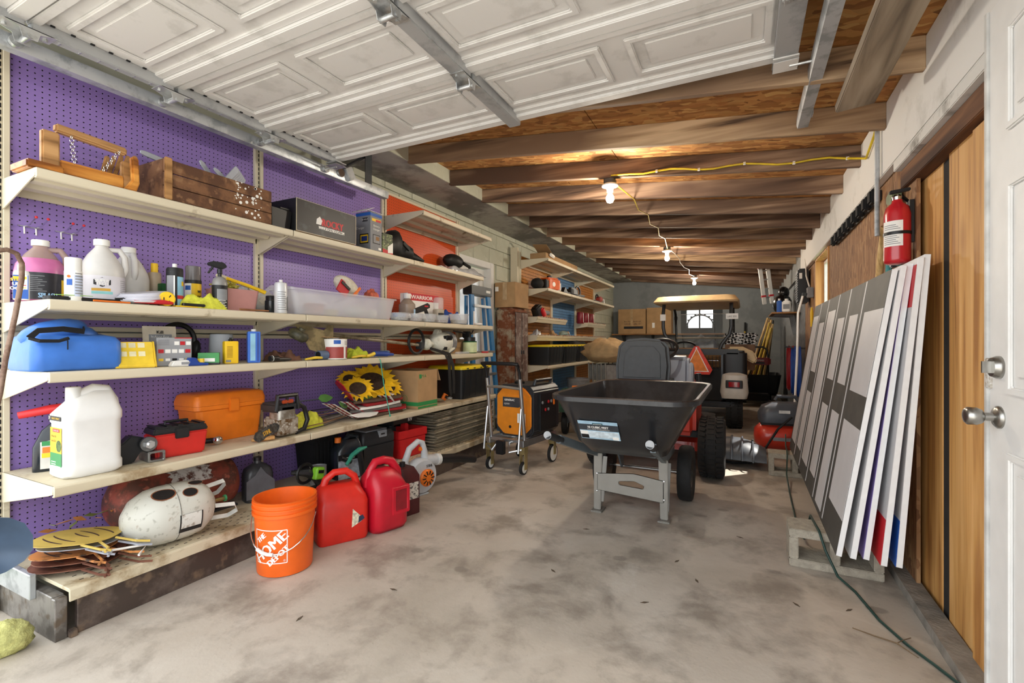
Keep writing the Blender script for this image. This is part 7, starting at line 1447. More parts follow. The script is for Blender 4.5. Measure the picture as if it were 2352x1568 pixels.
B().bb(-.55, .66, .3, .42, .6, 1.02).obj('seat_board', WDT, gc, .02); B().bb(-.5, .6, .15, .32, 1.02, 1.07).obj('top_board', WDT, gc, .015); B().prism([(.42, .94), (.6, .94), (.74, .86), (.78, .92), (.74, 1.02), (.6, 1.09), (.42, 1.09)], .1, .3).obj('arm_scroll', TANR, gc, .02, 3); B().rbox((.5, -.02, .68), (.3, .2, .36), .06).obj('side_cushion', BLACK, gc, .03, 3)
B().bb(-.48, .54, .35, .9, .62, .74).obj('seat', M('seat_tan', '#8f7a5a', .6), gc, .04, 3); B().bb(-.54, .56, 1.5, 1.62, .36, 1.0).obj('dash', BLACK, gc, .03); B().prism([(1.55, .4), (2.25, .36), (2.3, .55), (2.1, .72), (1.55, .95)], -.52, .54, 'yz').obj('cowl', CW, gc, .06, 3); B().at((-.28, 1.32, 1.06), (.55, 0, 0)).ring((0, 0, 0), .18, .016, 26, 8).obj('steering_wheel', BLACK, gc); B().cyl((-.28, 1.5, .9), (-.28, 1.32, 1.05), .02, n=8).obj('steering_column', BLACK, gc)
rf = [ringp(1.69, .01, .72, 1.06, 1.75, .12), ringp(1.71, .01, .72, 1.1, 1.8, .13), ringp(1.78, .01, .72, 1.0, 1.68, .12), ringp(1.79, .01, .72, .9, 1.55, .1)]; B().rings(rf).obj('roof', TANR, gc, ang=30)
for s in (-1, 1):
    x = .02 + s * .44; B().tube([(x - s * .14, .02, 1.04), (x - s * .12, .04, 1.12), (x - s * .02, .05, 1.26), (x, .05, 1.36), (x, .05, 1.56), (x - s * .0, .14, 1.7)], .024, 12).obj('roof_strut', DKSTEEL, gc, ang=60); B().tube([(x, 1.6, .9), (x, 1.5, 1.3), (x, 1.38, 1.62), (x, 1.25, 1.71)], .02, 10).obj('front_strut', BLACK, gc, ang=60); B().bb(x - .028, x + .028, 1.42, 1.48, 1.52, 1.58).obj('clip', BLACK, gc, .004)
B().prism([(1.5, 1.0), (1.508, 1.0), (1.408, 1.6), (1.4, 1.6)], -.42, .46, 'yz').obj('windscreen', M('windscreen', '#cdd6d6', .05, 0, 0, alpha=.14), gc, smooth=False); B().tube([(-.42, 1.5, 1.22), (.46, 1.5, 1.22)], .012, 8).obj('screen_bar', M('bar_tan', '#a8906a', .6), gc); B().tube([(-.42, 1.4, 1.61), (.46, 1.4, 1.61)], .006, 6).obj('screen_edge', PAPER, gc)
plate(gc, 'tag', PAPER, (-.42, .022, 1.50), .075, .09); plate(gc, 'number_tag', PAPER, (.47, .02, 1.5), .15, .075); text(gc, 'LAKE SIDE', INK, (.47, .0185, 1.497), .025, .11); B().tube([(-.3, .1, .9), (.3, .1, .9)], .006, 6).obj('basket_wire', CHROME, gc)
for k in range(7): B().tube([(.05 + .045 * k, -.06, .97), (.05 + .045 * k, -.06, .72)], .004, 5).obj('basket_bar', DKSTEEL, gc)
def chequer():
    m, nt, b = new_mat('black_white_quilt'); ck = N(nt, 'ShaderNodeTexChecker'); ck.inputs['Scale'].default_value = 26; ck.inputs[1].default_value = srgb('#efefec'); ck.inputs[2].default_value = srgb('#1c1c1e'); mp = N(nt, 'ShaderNodeMapping'); mp.inputs['Rotation'].default_value = (.78, .78, .78); tc = N(nt, 'ShaderNodeTexCoord'); nt.links.new(tc.outputs['Object'], mp.inputs[0]); nt.links.new(mp.outputs[0], ck.inputs['Vector']); nt.links.new(ck.outputs[0], b.inputs['Base Color']); b.inputs['Roughness'].default_value = .9; return m
QU = chequer()
for k in range(2):
    o = thing('seat_cushion', ('lower', 'upper')[k] + ' black and white patterned cushion stacked on the golf cart seat', 'cushion', (-.06, 7.9, 1.13 + .085 * k), .05 * k, 'patterned cushions'); B().rbox((0, 0, 0), (.46, .42, .08), .05).obj('pad', QU, o, .025, 3)
o = thing('wood_crate', 'wooden crate on the golf cart seat holding the patterned cushions', 'crate', (-.06, 7.9, .752)); B().rbox((0, 0, 0), (.4, .38, .375), .01).obj('body', M('crate_pine', '#8a6a52', .8), o, .006)
o = thing('plastic_sheet', 'crumpled grey plastic sheet on the golf cart dash', 'sheet', (-.62, 8.5, 1.012)); cloth('sheet', M('sheet_grey', '#8b9096', .3, 0, .15, 12), o, .55, .2, .22, 71, amp=.5)
# slow-vehicle triangle on the cart
p = on_y(1597, 833, 6.6); sv = thing('slow_vehicle_triangle', 'orange and red slow vehicle triangle on the golf cart rear', 'sign', (p.x, 6.78, p.z), -.15)
T3 = [(-.03, .21), (.03, .21), (.20, -.10), (.165, -.165), (-.165, -.165), (-.20, -.10)]; B().prism(T3, 0, .004).obj('red_border', M('sign_red', '#e0412c', .4), sv); B().prism([(0, .17), (.14, -.12), (-.14, -.12)], -.003, 0).obj('orange_field', M('sign_orange', '#ef8a34', .45), sv, smooth=False); B().prism([(0, .19), (.158, -.13), (-.158, -.13)], -.0015, 0).obj('white_line', PAPER, sv, smooth=False); B().cyl((0, -.008, .185), (0, 0, .185), .012, n=8).obj('bolt', CHROME, sv); B().bb(-.02, .02, .004, .04, -.1, .18).obj('bracket', DKSTEEL, sv)
# compressor by the right wall
cp = thing('air_compressor', 'red tank air compressor with grey motor cover by the white boards', 'compressor', (.345, 5.62, .001), .1); B().lathe([(.001, -.26), (.08, -.25), (.13, -.2), (.14, -.15), (.14, .15), (.13, .2), (.08, .25), (.001, .26)], (0, 0, .19), 26, 'x').obj('tank', MRED, cp, ang=60)
B().rings([rrect(0, 0, .42, .28, .06, .34), rrect(0, 0, .43, .3, .07, .42), rrect(0, 0, .36, .26, .07, .5), rrect(.03, 0, .24, .18, .06, .54)]).obj('motor_cover', M('motor_grey', '#4a4e55', .4, 0, .06), cp, ang=40); B().tube([(-.06, 0, .56), (-.04, 0, .6), (.12, 0, .6), (.2, 0, .5)], .018, 10).obj('carry_handle', M('motor_grey'), cp); B().bb(-.2, .2, -.08, .08, .31, .345).obj('saddle', BLACK, cp)
for x in (-.18, .18): B().bb(x - .02, x + .02, -.1, .1, 0, .08).obj('foot', MRED, cp, .004)
plate(cp, 'label', GREYP, (-.02, -.1415, .18), .16, .035); plate(cp, 'cover_label', M('pale_ring'), (.0, -.161, .46), .1, .03); B().cyl((.17, -.12, .3), (.17, -.12, .4), .03, n=12).obj('gauge', BLACK, cp)
o = thing('air_hose', 'black rubber hose looping on the floor beside the compressor', 'hose', (0, 0, .001)); B().tube([(.42, 5.42, .42), (.3, 5.38, .3), (.16, 5.33, .06), (-.02, 5.3, .012), (-.2, 5.22, .012), (-.28, 5.05, .012), (-.1, 4.98, .012), (.06, 5.05, .012), (.12, 5.2, .012)], .012, 8).obj('hose', RUBBER, o, ang=60)
o = thing('pipe_stub', 'white plastic pipe standing between compressor and boards', 'pipe', (.47, 5.25, .001)); B().cyl((0, 0, 0), (0, 0, .36), .025, n=14).obj('pipe', WHITE, o); B().cyl((0, 0, .34), (0, 0, .42), .036, n=14).obj('collar', WHITE, o); B().cyl((0, 0, .42), (0, 0, .46), .04, n=14).obj('cap', BLACK, o)
# ------------------------------------------------------------------ lamps and wiring under the rafters
BULB = M('bulb_glow', '#fff3df', .3, 0, 0, emit=640)
lamps = [(-.97, 3.735, rz(-.97)), (-.96, 6.785, rz(-.96)), (-.88, 9.83, rz(-.88))]
for i, (x, y, z) in enumerate(lamps):
    o = thing('bare_bulb_lamp', ('nearest', 'middle', 'farthest')[i] + ' lit bare bulb in a white lampholder on the rafters', 'lamp', (x, y + .02, z - .008), 0, 'bare bulbs along the rafters')
    B().rbox((0, 0, -.035), (.09, .09, .035), .02).obj('junction_box', DKSTEEL, o, .004); B().lathe([(.05, -.035), (.065, -.045), (.064, -.055), (.03, -.07), (.024, -.1), (.001, -.1)], n=24).obj('lampholder', WHITE, o, ang=40); B().lathe([(.014, -.1), (.016, -.115), (.03, -.14), (.032, -.16), (.022, -.182), (.001, -.19)], n=16).obj('bulb', BULB, o, ang=60)
YC = M('cable_yellow', '#e3c52a', .5); WC = M('cable_white', '#d9d6cf', .5)
def cable(name, label, P, m, r=.006, clips=()):
    o = thing(name, label, 'cable'); B().tube(P, r, 6).obj('cable', m, o, ang=60)
    for c in clips: B().box(c, (.018, .012, .02)).obj('clip', PAPER, o, .002)
    return o
yr = 3.716; P = [(.662, 3.19, 2.43), (.662, 3.32, 2.34), (.662, 3.52, 2.28), (.60, yr, rz(.6) + .05)] + [(.6 - .1 * k, yr - .006, rz(.6 - .1 * k) + .05 + .012 * math.sin(k * 1.3) - .002 * k) for k in range(1, 15)] + [(-.95, yr - .006, rz(-.95) + .01)]
cable('yellow_cable', 'yellow electric cable clipped along a rafter to the nearest bulb', P, YC, .007, [P[k] for k in (3, 6, 9, 12, 15)])
P = [(-.93, 3.8, rz(-.9) - .035)]
for k in range(7): y = 4.34 + .61 * k; P += [(-.9 + .02 * math.sin(k), y, rz(-.9) - .008), (-.92, y + .3, rz(-.9) - .03)] if y < 6.7 else []
cable('yellow_cable', 'yellow cable running back from the nearest to the middle bulb', P + [(-.95, 6.76, rz(-.95) - .03)], YC, .006)
cable('white_cable', 'white cable running from the middle to the farthest bulb', [(-.93, 6.85, rz(-.9) - .03)] + [(-.92 + .03 * math.sin(k * 2), 7.2 + .45 * k, rz(-.9) - .012 - .02 * (k % 2)) for k in range(6)] + [(-.88, 9.8, rz(-.88) - .03)], WC, .006)
# ------------------------------------------------------------------ middle of the left wall
LB = M('ladder_blue', '#2f78b0', .45, 0, .06); ld = thing('step_ladder', 'folded blue step ladder standing before the white door', 'ladder', (-2.80, 4.62, .018))
for (y0, y1) in ((.02, .1), (.40, .72)): B().strip([(.0, y1 - .02 * (y0 < .2), 0), (0, y0, 1.70)], .075, .03, (0, 1, 0)).obj('rail', LB, ld); B().strip([(-.1, y1 - .04, 0), (-.07, y0, 1.68)], .05, .02, (0, 1, 0)).obj('rear_rail', LB, ld)
for k in range(6):
    z = .2 + k * .27; f = z / 1.7; B().bb(-.03, .04, .1 - .08 * f, .70 - .31 * f, z, z + .03).obj('step', ALU, ld, .004)
B().bb(-.09, .03, -.03, .46, 1.69, 1.80).obj('top_cap', BLACK, ld, .008); plate(ld, 'logo', PAPER, (.0305, .36, 1.745), .1, .03, (0, 1, 0)); plate(ld, 'label', PAPER, (.018, .045, 1.35), .03, .3, (0, 1, 0)); plate(ld, 'label', BLUP, (.018, .05, 1.12), .045, .1, (0, 1, 0))
RUST = worn('locker_rust', '#a3937c', '#7c4526', .53, 6, .75, .2, '#5f2f18', 10, .15); RUST2 = worn('locker_door', '#8d8078', '#6a5148', .5, 5, .7, .2, '#a3978c', 8, .1)
rc = thing('rusty_cabinet', 'narrow rusted steel cabinet beside the blue ladder', 'cabinet', (-2.845, 5.77, .001)); B().bb(-.14, .14, -.22, .22, 0, 1.62).obj('body', RUST, rc, .035, 3); B().bb(.141, .155, -.19, .0, .06, 1.56).obj('door', RUST2, rc, .008); B().bb(.141, .155, .01, .2, .06, 1.56).obj('door', RUST2, rc, .008)
for y in (-.02, .05): B().bb(.155, .165, y - .012, y + .012, 1.0, 1.05).obj('handle', DKSTEEL, rc, .003)
def carton(name, label, loc, d, m, rzz=0, tape=True):
    o = thing(name, label, 'box', loc, rzz); B().bb(-d[0] / 2, d[0] / 2, -d[1] / 2, d[1] / 2, 0, d[2]).obj('carton', m, o, .004)
    if tape: B().bb(-.03, .03, -d[1] / 2 - .002, -d[1] / 2 - .0005, d[2] * .3, d[2]).obj('tape', M('tape_clear', '#b99c74', .25), o)
    return o
o = carton('cardboard_box', 'cardboard carton with clear tape on top of the rusty cabinet', (-2.84, 5.77, 1.6225), (.3, .43, .33), CARD); plate(o, 'sticker', PAPER, (-.1, -.251, .24), .05, .06)
# ---- things on the second run
Q = lambda u, x: yx(u, x)
za = 2.3315; o = thing('long_carton', 'long flat open carton of brackets on the topmost far shelf', 'box', (-2.62, 6.85, za), HP); B().bb(-.7, .7, -.12, .12, 0, .09).obj('carton', CARD, o, .003); B().at((-.55, -.02, .15), (.1, .4, 0)).box((0, 0, 0), (.3, .22, .004)).obj('flap', CARD, o); B().at((-.5, -.14, .07), (0, 0, .1)).box((0, 0, 0), (.2, .03, .05)).obj('white_part', PAPER, o, .01)
zb = 1.9135; o = thing('orange_engine_unit', 'orange and white petrol engine blower on the far shelf', 'blower', (-2.62, Q(1262, -2.62), zb), HP - .3); B().rbox((0, 0, 0), (.3, .22, .2), .05).obj('engine_cover', M('stihl_orange', '#d9601c', .4), o, .03, 3); B().rbox((.13, 0, 0), (.1, .2, .15), .04).obj('fuel_tank', M('tank_white2', '#d8d5cb', .5), o, .02); B().rbox((-.15, -.02, .03), (.08, .16, .14), .03).obj('air_box', BLACK, o, .02); B().cyl((-.03, -.112, .1), (-.03, -.108, .1), .035, n=18).obj('badge', PAPER, o); B().cyl((.0, 0, .2), (.0, 0, .24), .04, n=14).obj('cap', BLACK, o)
o = thing('dark_hat', 'dark rounded cover beside the orange engine on the far shelf', 'cover', (-2.66, Q(1234, -2.66), zb), HP); B().ball((0, 0, .085), .1, 16, 8, (1.2, .9, .8)).obj('cover', BLACKM, o)
o = thing('hedge_trimmer', 'black hedge trimmer with loop handle on the far shelf', 'hedge trimmer', (-2.55, Q(1312, -2.55), zb), HP - .1); B().bb(-.35, .5, -.03, .03, .02, .05).obj('blade', M('dark_blade', '#26282b', .5), o, .005); B().rbox((.05, 0, 0), (.26, .12, .14), .04).obj('motor', BLACK, o, .03); B().ring((.25, 0, .08), .1, .014, 18, 6, 'y', -.3, PI).obj('loop_handle', BLACK, o); B().prism([(-.35, .03), (-.28, .12), (-.2, .05)], -.03, .03).obj('guard', BLACK, o)
o = thing('red_pump', 'red and black small engine with hoop at the far end of the shelf', 'engine', (-2.52, Q(1374, -2.52), zb), HP); B().rbox((.06, 0, .02), (.14, .12, .1), .03).obj('engine', M('engine_red', '#b0341f', .4), o, .02); B().ring((-.08, 0, .06), .09, .012, 16, 6, 'y', 0, PI).obj('hoop', BLACK, o); B().bb(-.3, .12, -.03, .03, 0, .03).obj('base', BLACK, o, .005); B().tube([(.12, -.05, .06), (.2, -.06, .07), (.2, -.06, -.0)], .012, 6).obj('spout', PAPER, o)
zt_ = 1.5015; o = thing('cordless_vacuum', 'red and black cordless tool with hose nozzle on the slanted shelf', 'tool', (-2.72, Q(1240, -2.72), zt_), HP - .2); B().at((-.06, 0, .1), (0, -.5, 0)).rbox((0, 0, -.08), (.16, .12, .18), .03).obj('body', BLACK, o, .02); B().at((-.0, -.03, .09), (0, -.6, 0)).rbox((0, 0, -.07), (.09, .12, .15), .03).obj('red_shell', M('tool_red', '#c01f26', .4), o, .02); B().cyl((.08, 0, .1), (.22, 0, .1), .035, n=14).obj('nozzle', GREYP, o); B().bb(-.1, .1, -.05, .05, 0, .04).obj('foot', BLACK, o, .01)
for k, u in enumerate((1333, 1345, 1357)):
    o = thing('red_can', ('left', 'middle', 'right')[k] + ' red and white can of three on the short slanted shelf', 'can', (-2.72, Q(u, -2.72), zt_), HP - .3, 'red and white cans'); B().lathe([(.06, 0), (.063, .004), (.063, .2), (.058, .208), (.001, .208)], n=20).obj('body', M('can_crimson', '#8f1f2c', .4), o, ang=40); wrap(o, 'label', PAPER, .0636, .02, .19, .1, 1.2, 8)
zl = 1.2415; o = thing('angle_grinder', 'pale green and silver angle grinder on the long slanted shelf', 'grinder', (-2.72, Q(1296, -2.72), zl), HP); B().lathe([(.001, -.16), (.045, -.15), (.055, -.05), (.05, .05), (.04, .1), (.001, .12)], (0, 0, .055), 16, 'x').obj('motor', M('sage', '#8fa39a', .4, .2), o, ang=50); B().lathe([(.05, 0), (.055, .05), (.03, .1), (.001, .1)], (.14, 0, .0), 14).obj('gear_head', CHROME, o, ang=40)
o = thing('paper_bag', 'small crumpled brown paper bag on the long slanted shelf', 'bag', (-2.72, Q(1270, -2.72), zl), HP); cloth('bag', CARD, o, .16, .12, .09, 81, amp=.5); o = thing('plastic_bag', 'small clear bag of fittings at the left of the long slanted shelf', 'bag', (-2.72, Q(1232, -2.72), zl), HP); cloth('bag', M('film_silver'), o, .22, .12, .1, 82, amp=.5)
for k in range(3): tote(thing('storage_tote', ('left', 'middle', 'right')[k] + ' black and yellow tote in the row on the far shelving', 'tote', (-2.65, 6.53 + k * .67, .8315), HP, 'black and yellow totes on the far shelving'), .64, .38, .29)
o = thing('dark_sack', 'dark cloth sack lying on the far totes', 'sack', (-2.65, 7.9, 1.1225), HP); cloth('sack', BLACKM, o, .7, .2, .06, 83, amp=.4)
o = thing('teal_bucket', 'teal plastic bucket at the end of the far totes', 'bucket', (-2.56, 8.75, .8315), HP); B().lathe([(.1, 0), (.12, .2), (.128, .2), (.128, .22), (.118, .22), (.1, .01), (.001, .01)], n=24).obj('shell', M('teal_plastic', '#2b7d96', .45), o, ang=40); B().lathe([(.118, .15), (.001, .17)], n=18, cap=False).obj('contents', M('blueberry', '#2a5674', .7), o)
for k, (y, m) in enumerate(((9.15, INK), (9.3, M('deep_blue')), (9.42, PAPER))): o = thing('spray_can', ('black', 'blue', 'white')[k] + ' aerosol of three at the far end of the tote shelf', 'can', (-2.52, y, .8315), HP, 'aerosols on the tote shelf'); can(o, .04, .26, m, (REDP, WHITE, WHITE)[k], None, .03, .2)
o = thing('grey_tub', 'grey tub of seed on the far bottom deck', 'tub', (-2.6, 7.9, .2015), HP); B().lathe([(.17, 0), (.2, .3), (.21, .3), (.21, .33), (.195, .33), (.17, .02), (.001, .02)], n=26).obj('shell', GREYP, o, ang=40); B().lathe([(.19, .27), (.001, .28)], n=18, cap=False).obj('lid', M('dull_red', '#7c3a34', .6), o)
o = thing('garden_seeder', 'dark green garden cart holding orange tools behind the generator', 'garden cart', (-1.75, 5.75, .001), .2); B().slab([(-.35, -.22), (.35, -.22), (.35, .22), (-.35, .22)], [(-.33, -.2), (.33, -.2), (.33, .2), (-.33, .2)], .3, .56, 'xy').obj('basket', M('cart_green', '#1f4a33', .5), o, .004); B().bb(-.33, .33, -.2, .2, .3, .32).obj('basket_floor', M('cart_green'), o)
for x in (-.3, .3): wheel(o, 'tyre', (x, 0, .15), .15, .07, .07, RUBBER, GREYP, 'x')
B().bb(-.3, .3, -.02, .02, .14, .31).obj('axle_frame', DKSTEEL, o); B().tube([(-.2, -.1, .6), (.25, -.15, .6)], .02, 8).obj('orange_handle', ORGP, o); B().tube([(-.25, -.18, .56), (.1, -.2, .56)], .025, 8).obj('green_tube', GRNP, o); B().bb(.1, .3, -.1, .05, .5, .62).obj('white_tub', PAPER, o, .01)
ch = thing('folding_chairs', 'stack of grey folding chairs standing behind the ride-on mower', 'chairs', (-1.72, 6.55, .013), -.5)
for k in range(5):
    x = -.16 + .08 * k
    for s in (-1, 1): B().tube([(x + .1, s * .2, 0), (x, s * .21, .45), (x - .02, s * .2, .86)], .011, 8).obj('chair_frame', GST, ch)
    B().bb(x - .03, x - .015, -.19, .19, .62, .84).obj('chair_back', M('chair_grey', '#9a9a96', .5), ch, .01); B().bb(x + .0, x + .015, -.19, .19, .1, .5).obj('chair_seat', M('chair_grey'), ch, .01)
o = thing('canvas_tarp', 'tan canvas tarp crumpled over the folding chairs', 'tarp', (-1.72, 6.55, .885), -.5); lump('tarp', M('canvas_tan', '#b3966c', .9, 0, .12, 12, .2, 30), o, .36, (.95, .85, .5), 91)
# ---- back wall: plank shelf with cartons, arched sign
o = thing('plank_shelf', 'long plank shelf on brackets along the back wall', 'shelf', (-1.7, 11.8, 1.33)); B().bb(-1.25, 1.3, -.22, .19, 0, .025).obj('plank', WDT, o, .003)
for x in (-1.0, -.3, .4, 1.1): B().prism([(-.2, -.0), (.195, 0), (.195, -.3), (.17, -.3)], x - .01, x + .01, 'yz').obj('bracket', DKSTEEL, o)
o = carton('cardboard_box', 'brown carton with black printing on the back wall shelf', (-2.46, 11.78, 1.3565), (.66, .38, .6), CARD, 0, True); text(o, 'Base Kendleworth oak', INK, (.02, -.1915, .3), .035, .4); text(o, '120109B-2A-101', INK, (.02, -.1915, .24), .045, .4); plate(o, 'print_bar', INK, (.04, -.1905, .15), .46, .06); o = carton('cardboard_box', 'plain brown carton right of the printed one on the back shelf', (-1.83, 11.79, 1.3565), (.56, .36, .62), CARD, 0, False); plate(o, 'sticker', PAPER, (-.12, -.1815, .2), .06, .12)
o = thing('arched_sign', 'dark arched cut-out ornament before the small back window', 'ornament', (-.93, 11.84, 1.3575)); B().tube([(.28 * math.cos(t), 0, .18 + .25 * math.sin(t)) for t in [PI * k / 16 for k in range(17)]], .014, 6).obj('arch', BLACK, o); B().bb(-.3, -.26, -.01, .01, 0, .19).obj('post', BLACK, o); B().bb(.26, .3, -.01, .01, 0, .19).obj('post', BLACK, o)
for k in range(9): t = PI * (k + .5) / 9; B().ball((.3 * math.cos(t), 0, .18 + .27 * math.sin(t)), .025, 6, 5, (1, .4, .8)).obj('leaf_cutout', BLACK, o)
# ------------------------------------------------------------------ right side: foam boards on blocks
BLK = M('block_concrete', '#a79f90', .95, 0, .12, 30, .6, 120)
for i, (y, lb) in enumerate(((2.85, 'hollow concrete block under the near end of the boards'), (4.70, 'hollow concrete block under the far end of the boards'))):
    o = thing('concrete_block', lb, 'concrete block', (.41 if i == 0 else .39, y + .097, .001), 0, 'concrete blocks'); W, H, D = .40, .195, .195
    s_ = B()
    for z0, z1 in ((0, .042), (H - .042, H)): s_.bb(-W / 2, W / 2, -D / 2, D / 2, z0, z1)
    for x0, x1 in ((-W / 2, -W / 2 + .042), (-.022, .022), (W / 2 - .042, W / 2)): s_.bb(x0, x1, -D / 2, D / 2, .042, H - .042)
    s_.obj('block', BLK, o, .004)
FOAM = M('foam_white', '#e6e7e8', .7, 0, .02, 30); DKF = worn('panel_dark', '#454440', '#4f4d48', .45, 4, .6, 0, None, 8, .05); FGR = M('panel_pale2', '#c9c8ca', .5, 0, .04, 5)
bx_ = [.372, .425, .475, .53, .585]; tx_ = [.575, .603, .628, .653, .677]; L_ = 2.45; HT = 1.30
lbs = ['front foam board with dark and pale rectangles leaning on the wall', 'second white foam board leaning behind the patterned one', 'third leaning foam board with a purple face', 'fourth leaning foam board with a red corner', 'rearmost leaning foam board with a blue lower corner']
for i in range(5):
    dx = tx_[i] - bx_[i]; ang = math.asin(dx / HT); y0 = 2.57 + (.0, -.005, .01, -.03, -.02)[i]; zz = .2008 - (0, 0, 0, .0, 0)[i]
    o = thing('foam_board', lbs[i], 'board', (bx_[i], y0, zz + .0), 0, 'foam boards leaning on the right wall', (0, ang, 0)); T = .022
    B().bb(0, T, 0, L_, 0, HT + (.0, .01, .015, .03, .04)[i]).obj('core', FOAM, o, .001, 1)
    if i == 0:
        B().bb(-.0015, 0, 0.0, L_, .001, HT - .001).obj('dark_face', DKF, o, smooth=False)
        R = [(.0, .37, .16, .58), (.0, .37, .73, 1.13)]
        for s0, w_ in ((.52, .22), (.90, .22), (1.28, .3), (1.72, .25), (2.1, .3)): R += [(s0, s0 + w_, .03 if s0 < .6 else .12, .58), (s0, s0 + w_, .74, 1.13)] if s0 not in (1.28, 2.1) else [(s0, s0 + w_, .1, 1.2)]
        for a_ in (.435, .83, 1.20, 1.64, 2.03): R.append((a_, a_ + .022, .02, 1.30))
        for a_, c_, d_, e_ in R: B().bb(-.0025, -.0012, a_, c_, d_, min(e_, HT - .004)).obj('pale_panel', FGR, o, smooth=False)
    else:
        m = (FOAM, M('purple_face', '#8f7fc4', .5), REDP, BLUP)[i - 1]
        B().bb(-.0012, 0, 0, L_, 0, HT).obj('face', (FGR, m, FGR, FGR)[i - 1], o, smooth=False)
        if i >= 3: B().bb(-.0024, -.001, 0, .3, 0, .2).obj('corner_print', m, o, smooth=False)
        if i == 3: B().bb(-.0024, -.001, 0, .3, 1.12, HT).obj('corner_print', m, o, smooth=False)
# fire extinguisher and long tools
fx = thing('fire_extinguisher', 'red fire extinguisher strapped to the right wall beside the studs', 'fire extinguisher', (.655, 2.84, 1.54)); FRX = M('extinguisher_red', '#c3202b', .3, 0, .03, coat=.5)
B().lathe([(.04, 0), (.05, .008), (.052, .02), (.052, .235), (.044, .27), (.022, .292), (.02, .305), (.001, .305)], n=28).obj('cylinder', FRX, fx, ang=50); wrap(fx, 'label', PAPER, .0526, .08, .2, -1.5, .2, 10); wraplines(fx, GREYP, .0532, -1.3, .0, [.09 + .009 * k for k in range(5)] + [.16 + .009 * k for k in range(3)], .003); B().lathe([(.054, .135), (.054, .15)], n=24, cap=False).obj('strap', BLACK, fx); B().bb(.045, .062, -.012, .012, .1, .3).obj('wall_bracket', BLACK, fx)
B().lathe([(.016, .3), (.02, .32), (.012, .33), (.001, .33)], n=14).obj('valve', CHROME, fx); B().prism([(-.03, .335), (.05, .345), (.05, .36), (-.03, .352)], -.01, .01).obj('lever', BLACK, fx, .003); B().tube([(.02, 0, .32), (.05, .03, .3), (.055, .03, .2), (.05, .02, .1)], .008, 8).obj('hose', BLACK, fx)
o = thing('axe', 'old splitting axe with olive head hung behind the extinguisher', 'axe', (.69, 3.05, 1.6)); B().prism([(-.05, .26), (.06, .29), (.06, .33), (.0, .345), (-.06, .335)], -.02, .02, 'yz').obj('head', M('olive_steel', '#6f7a5a', .5, .4), o, .004); B().bb(-.015, .01, -.02, .02, -.05, .3).obj('cheek', DKSTEEL, o, .004)
HW = wood('ash_handle', '#e3c795', '#cfae76', '#a5824d', 2, 2.4, 10); o = thing('garden_tool', 'pale wooden tool handle rising behind the foam boards', 'garden tool', (.692, 3.3, 1.535)); B().tube([(.0, .06, 0), (-.003, -.0, .12), (-.005, -.1, .26)], [.018, .019, .02], 12).obj('shaft', HW, o, ang=60)
TEA = M('teal_grip', '#3f9a9c', .5)
for k, (y, z0, z1) in enumerate(((3.12, 1.5, 1.72), (2.93, 1.55, 1.62))): tag(B().tube([(.69, y + .03, z0), (.69, y, z1)], .015, 10).obj('teal_tool', TEA, None), ('longer teal tool grip hanging left of the extinguisher', 'short teal tool grip showing below the extinguisher')[k], 'handle', 'teal tool grips')
o = thing('conduit', 'grey steel conduit running down the right wall', 'conduit', (.655, 3.22, 1.75)); B().tube([(0, 0, 0), (0, 0, .55), (-.0, -.0, .58)], .012, 10).obj('pipe', STEEL, o)
tr_ = thing('tool_holder', 'row of black spring tool holders on the strand board wall', 'tool rack', (.71, 4.1, 2.03)); B().bb(-.006, .008, -.68, .78, -.035, .025).obj('rail', BLACK, tr_, .003)
for k in range(9): B().bb(-.045, -.006, -.66 + k * .17, -.58 + k * .17, -.04, .04).obj('grip', BLACKM, tr_, .01)
# far right wall
o = thing('wall_heater', 'black slatted wall heater high on the right wall', 'heater', (.645, 6.85, 1.64)); B().bb(-.06, .055, -.13, .13, 0, .42).obj('case', BLACK, o, .015)
for k in range(11): B().bb(-.066, -.058, -.11, .11, .05 + k * .03, .065 + k * .03).obj('slat', M('heater_slat', '#2c2d30', .5), o)
plate(o, 'label', PAPER, (-.03, -.1305, .33), .03, .07)
o = thing('outlet_box', 'grey surface outlet box with plugs below the heater', 'outlet', (.695, 6.47, 1.68)); B().bb(-.04, .022, -.04, .04, 0, .12).obj('box', GREYP, o, .006); B().bb(-.09, -.04, -.02, .02, .02, .06).obj('plug', BLACK, o, .006)
cable('wall_cable', 'pale cable running down the right wall to the outlet box', [(.68, 6.9, 2.2), (.67, 6.75, 2.1), (.66, 6.6, 1.95), (.68, 6.48, 1.81)], WC, .008)
cable('white_hose', 'bright white hose hanging from the outlet down to the floor', [(.61, 6.45, 1.7), (.56, 6.42, 1.5), (.55, 6.4, 1.0), (.52, 6.3, .5), (.5, 6.2, .05)], PAPER, .012)
tag(B().tube([(.69, 6.36, 1.34), (.69, 6.36, 1.5), (.69, 6.36, 1.56)], [.014, .016, .008], 8).obj('screwdriver', YELP, None), 'yellow handled screwdriver hanging below the outlet box', 'screwdriver')
def coil(name, label, y, m, n, z0, z1, sp):
    o = thing(name, label, 'hose', (.66, y, 0), 0, 'coiled hoses on the right wall')
    for k in range(n):
        yy = (k - n / 2) * sp; P = [(-.03 - .012 * k, yy + .1 * math.sin(t) * (1 + .25 * math.sin(k * 2)), (z0 + z1) / 2 + (z1 - z0) / 2 * math.cos(t) * (1 - .05 * (k % 3))) for t in [2 * PI * q / 24 for q in range(24)]]
        B().tube(P, .011, 6, closed=True).obj('loop', m, o, ang=60)
    B().tube([(.05, 0, z1 - .02), (-.12, 0, z1 - .01)], .01, 6).obj('peg', DKSTEEL, o)
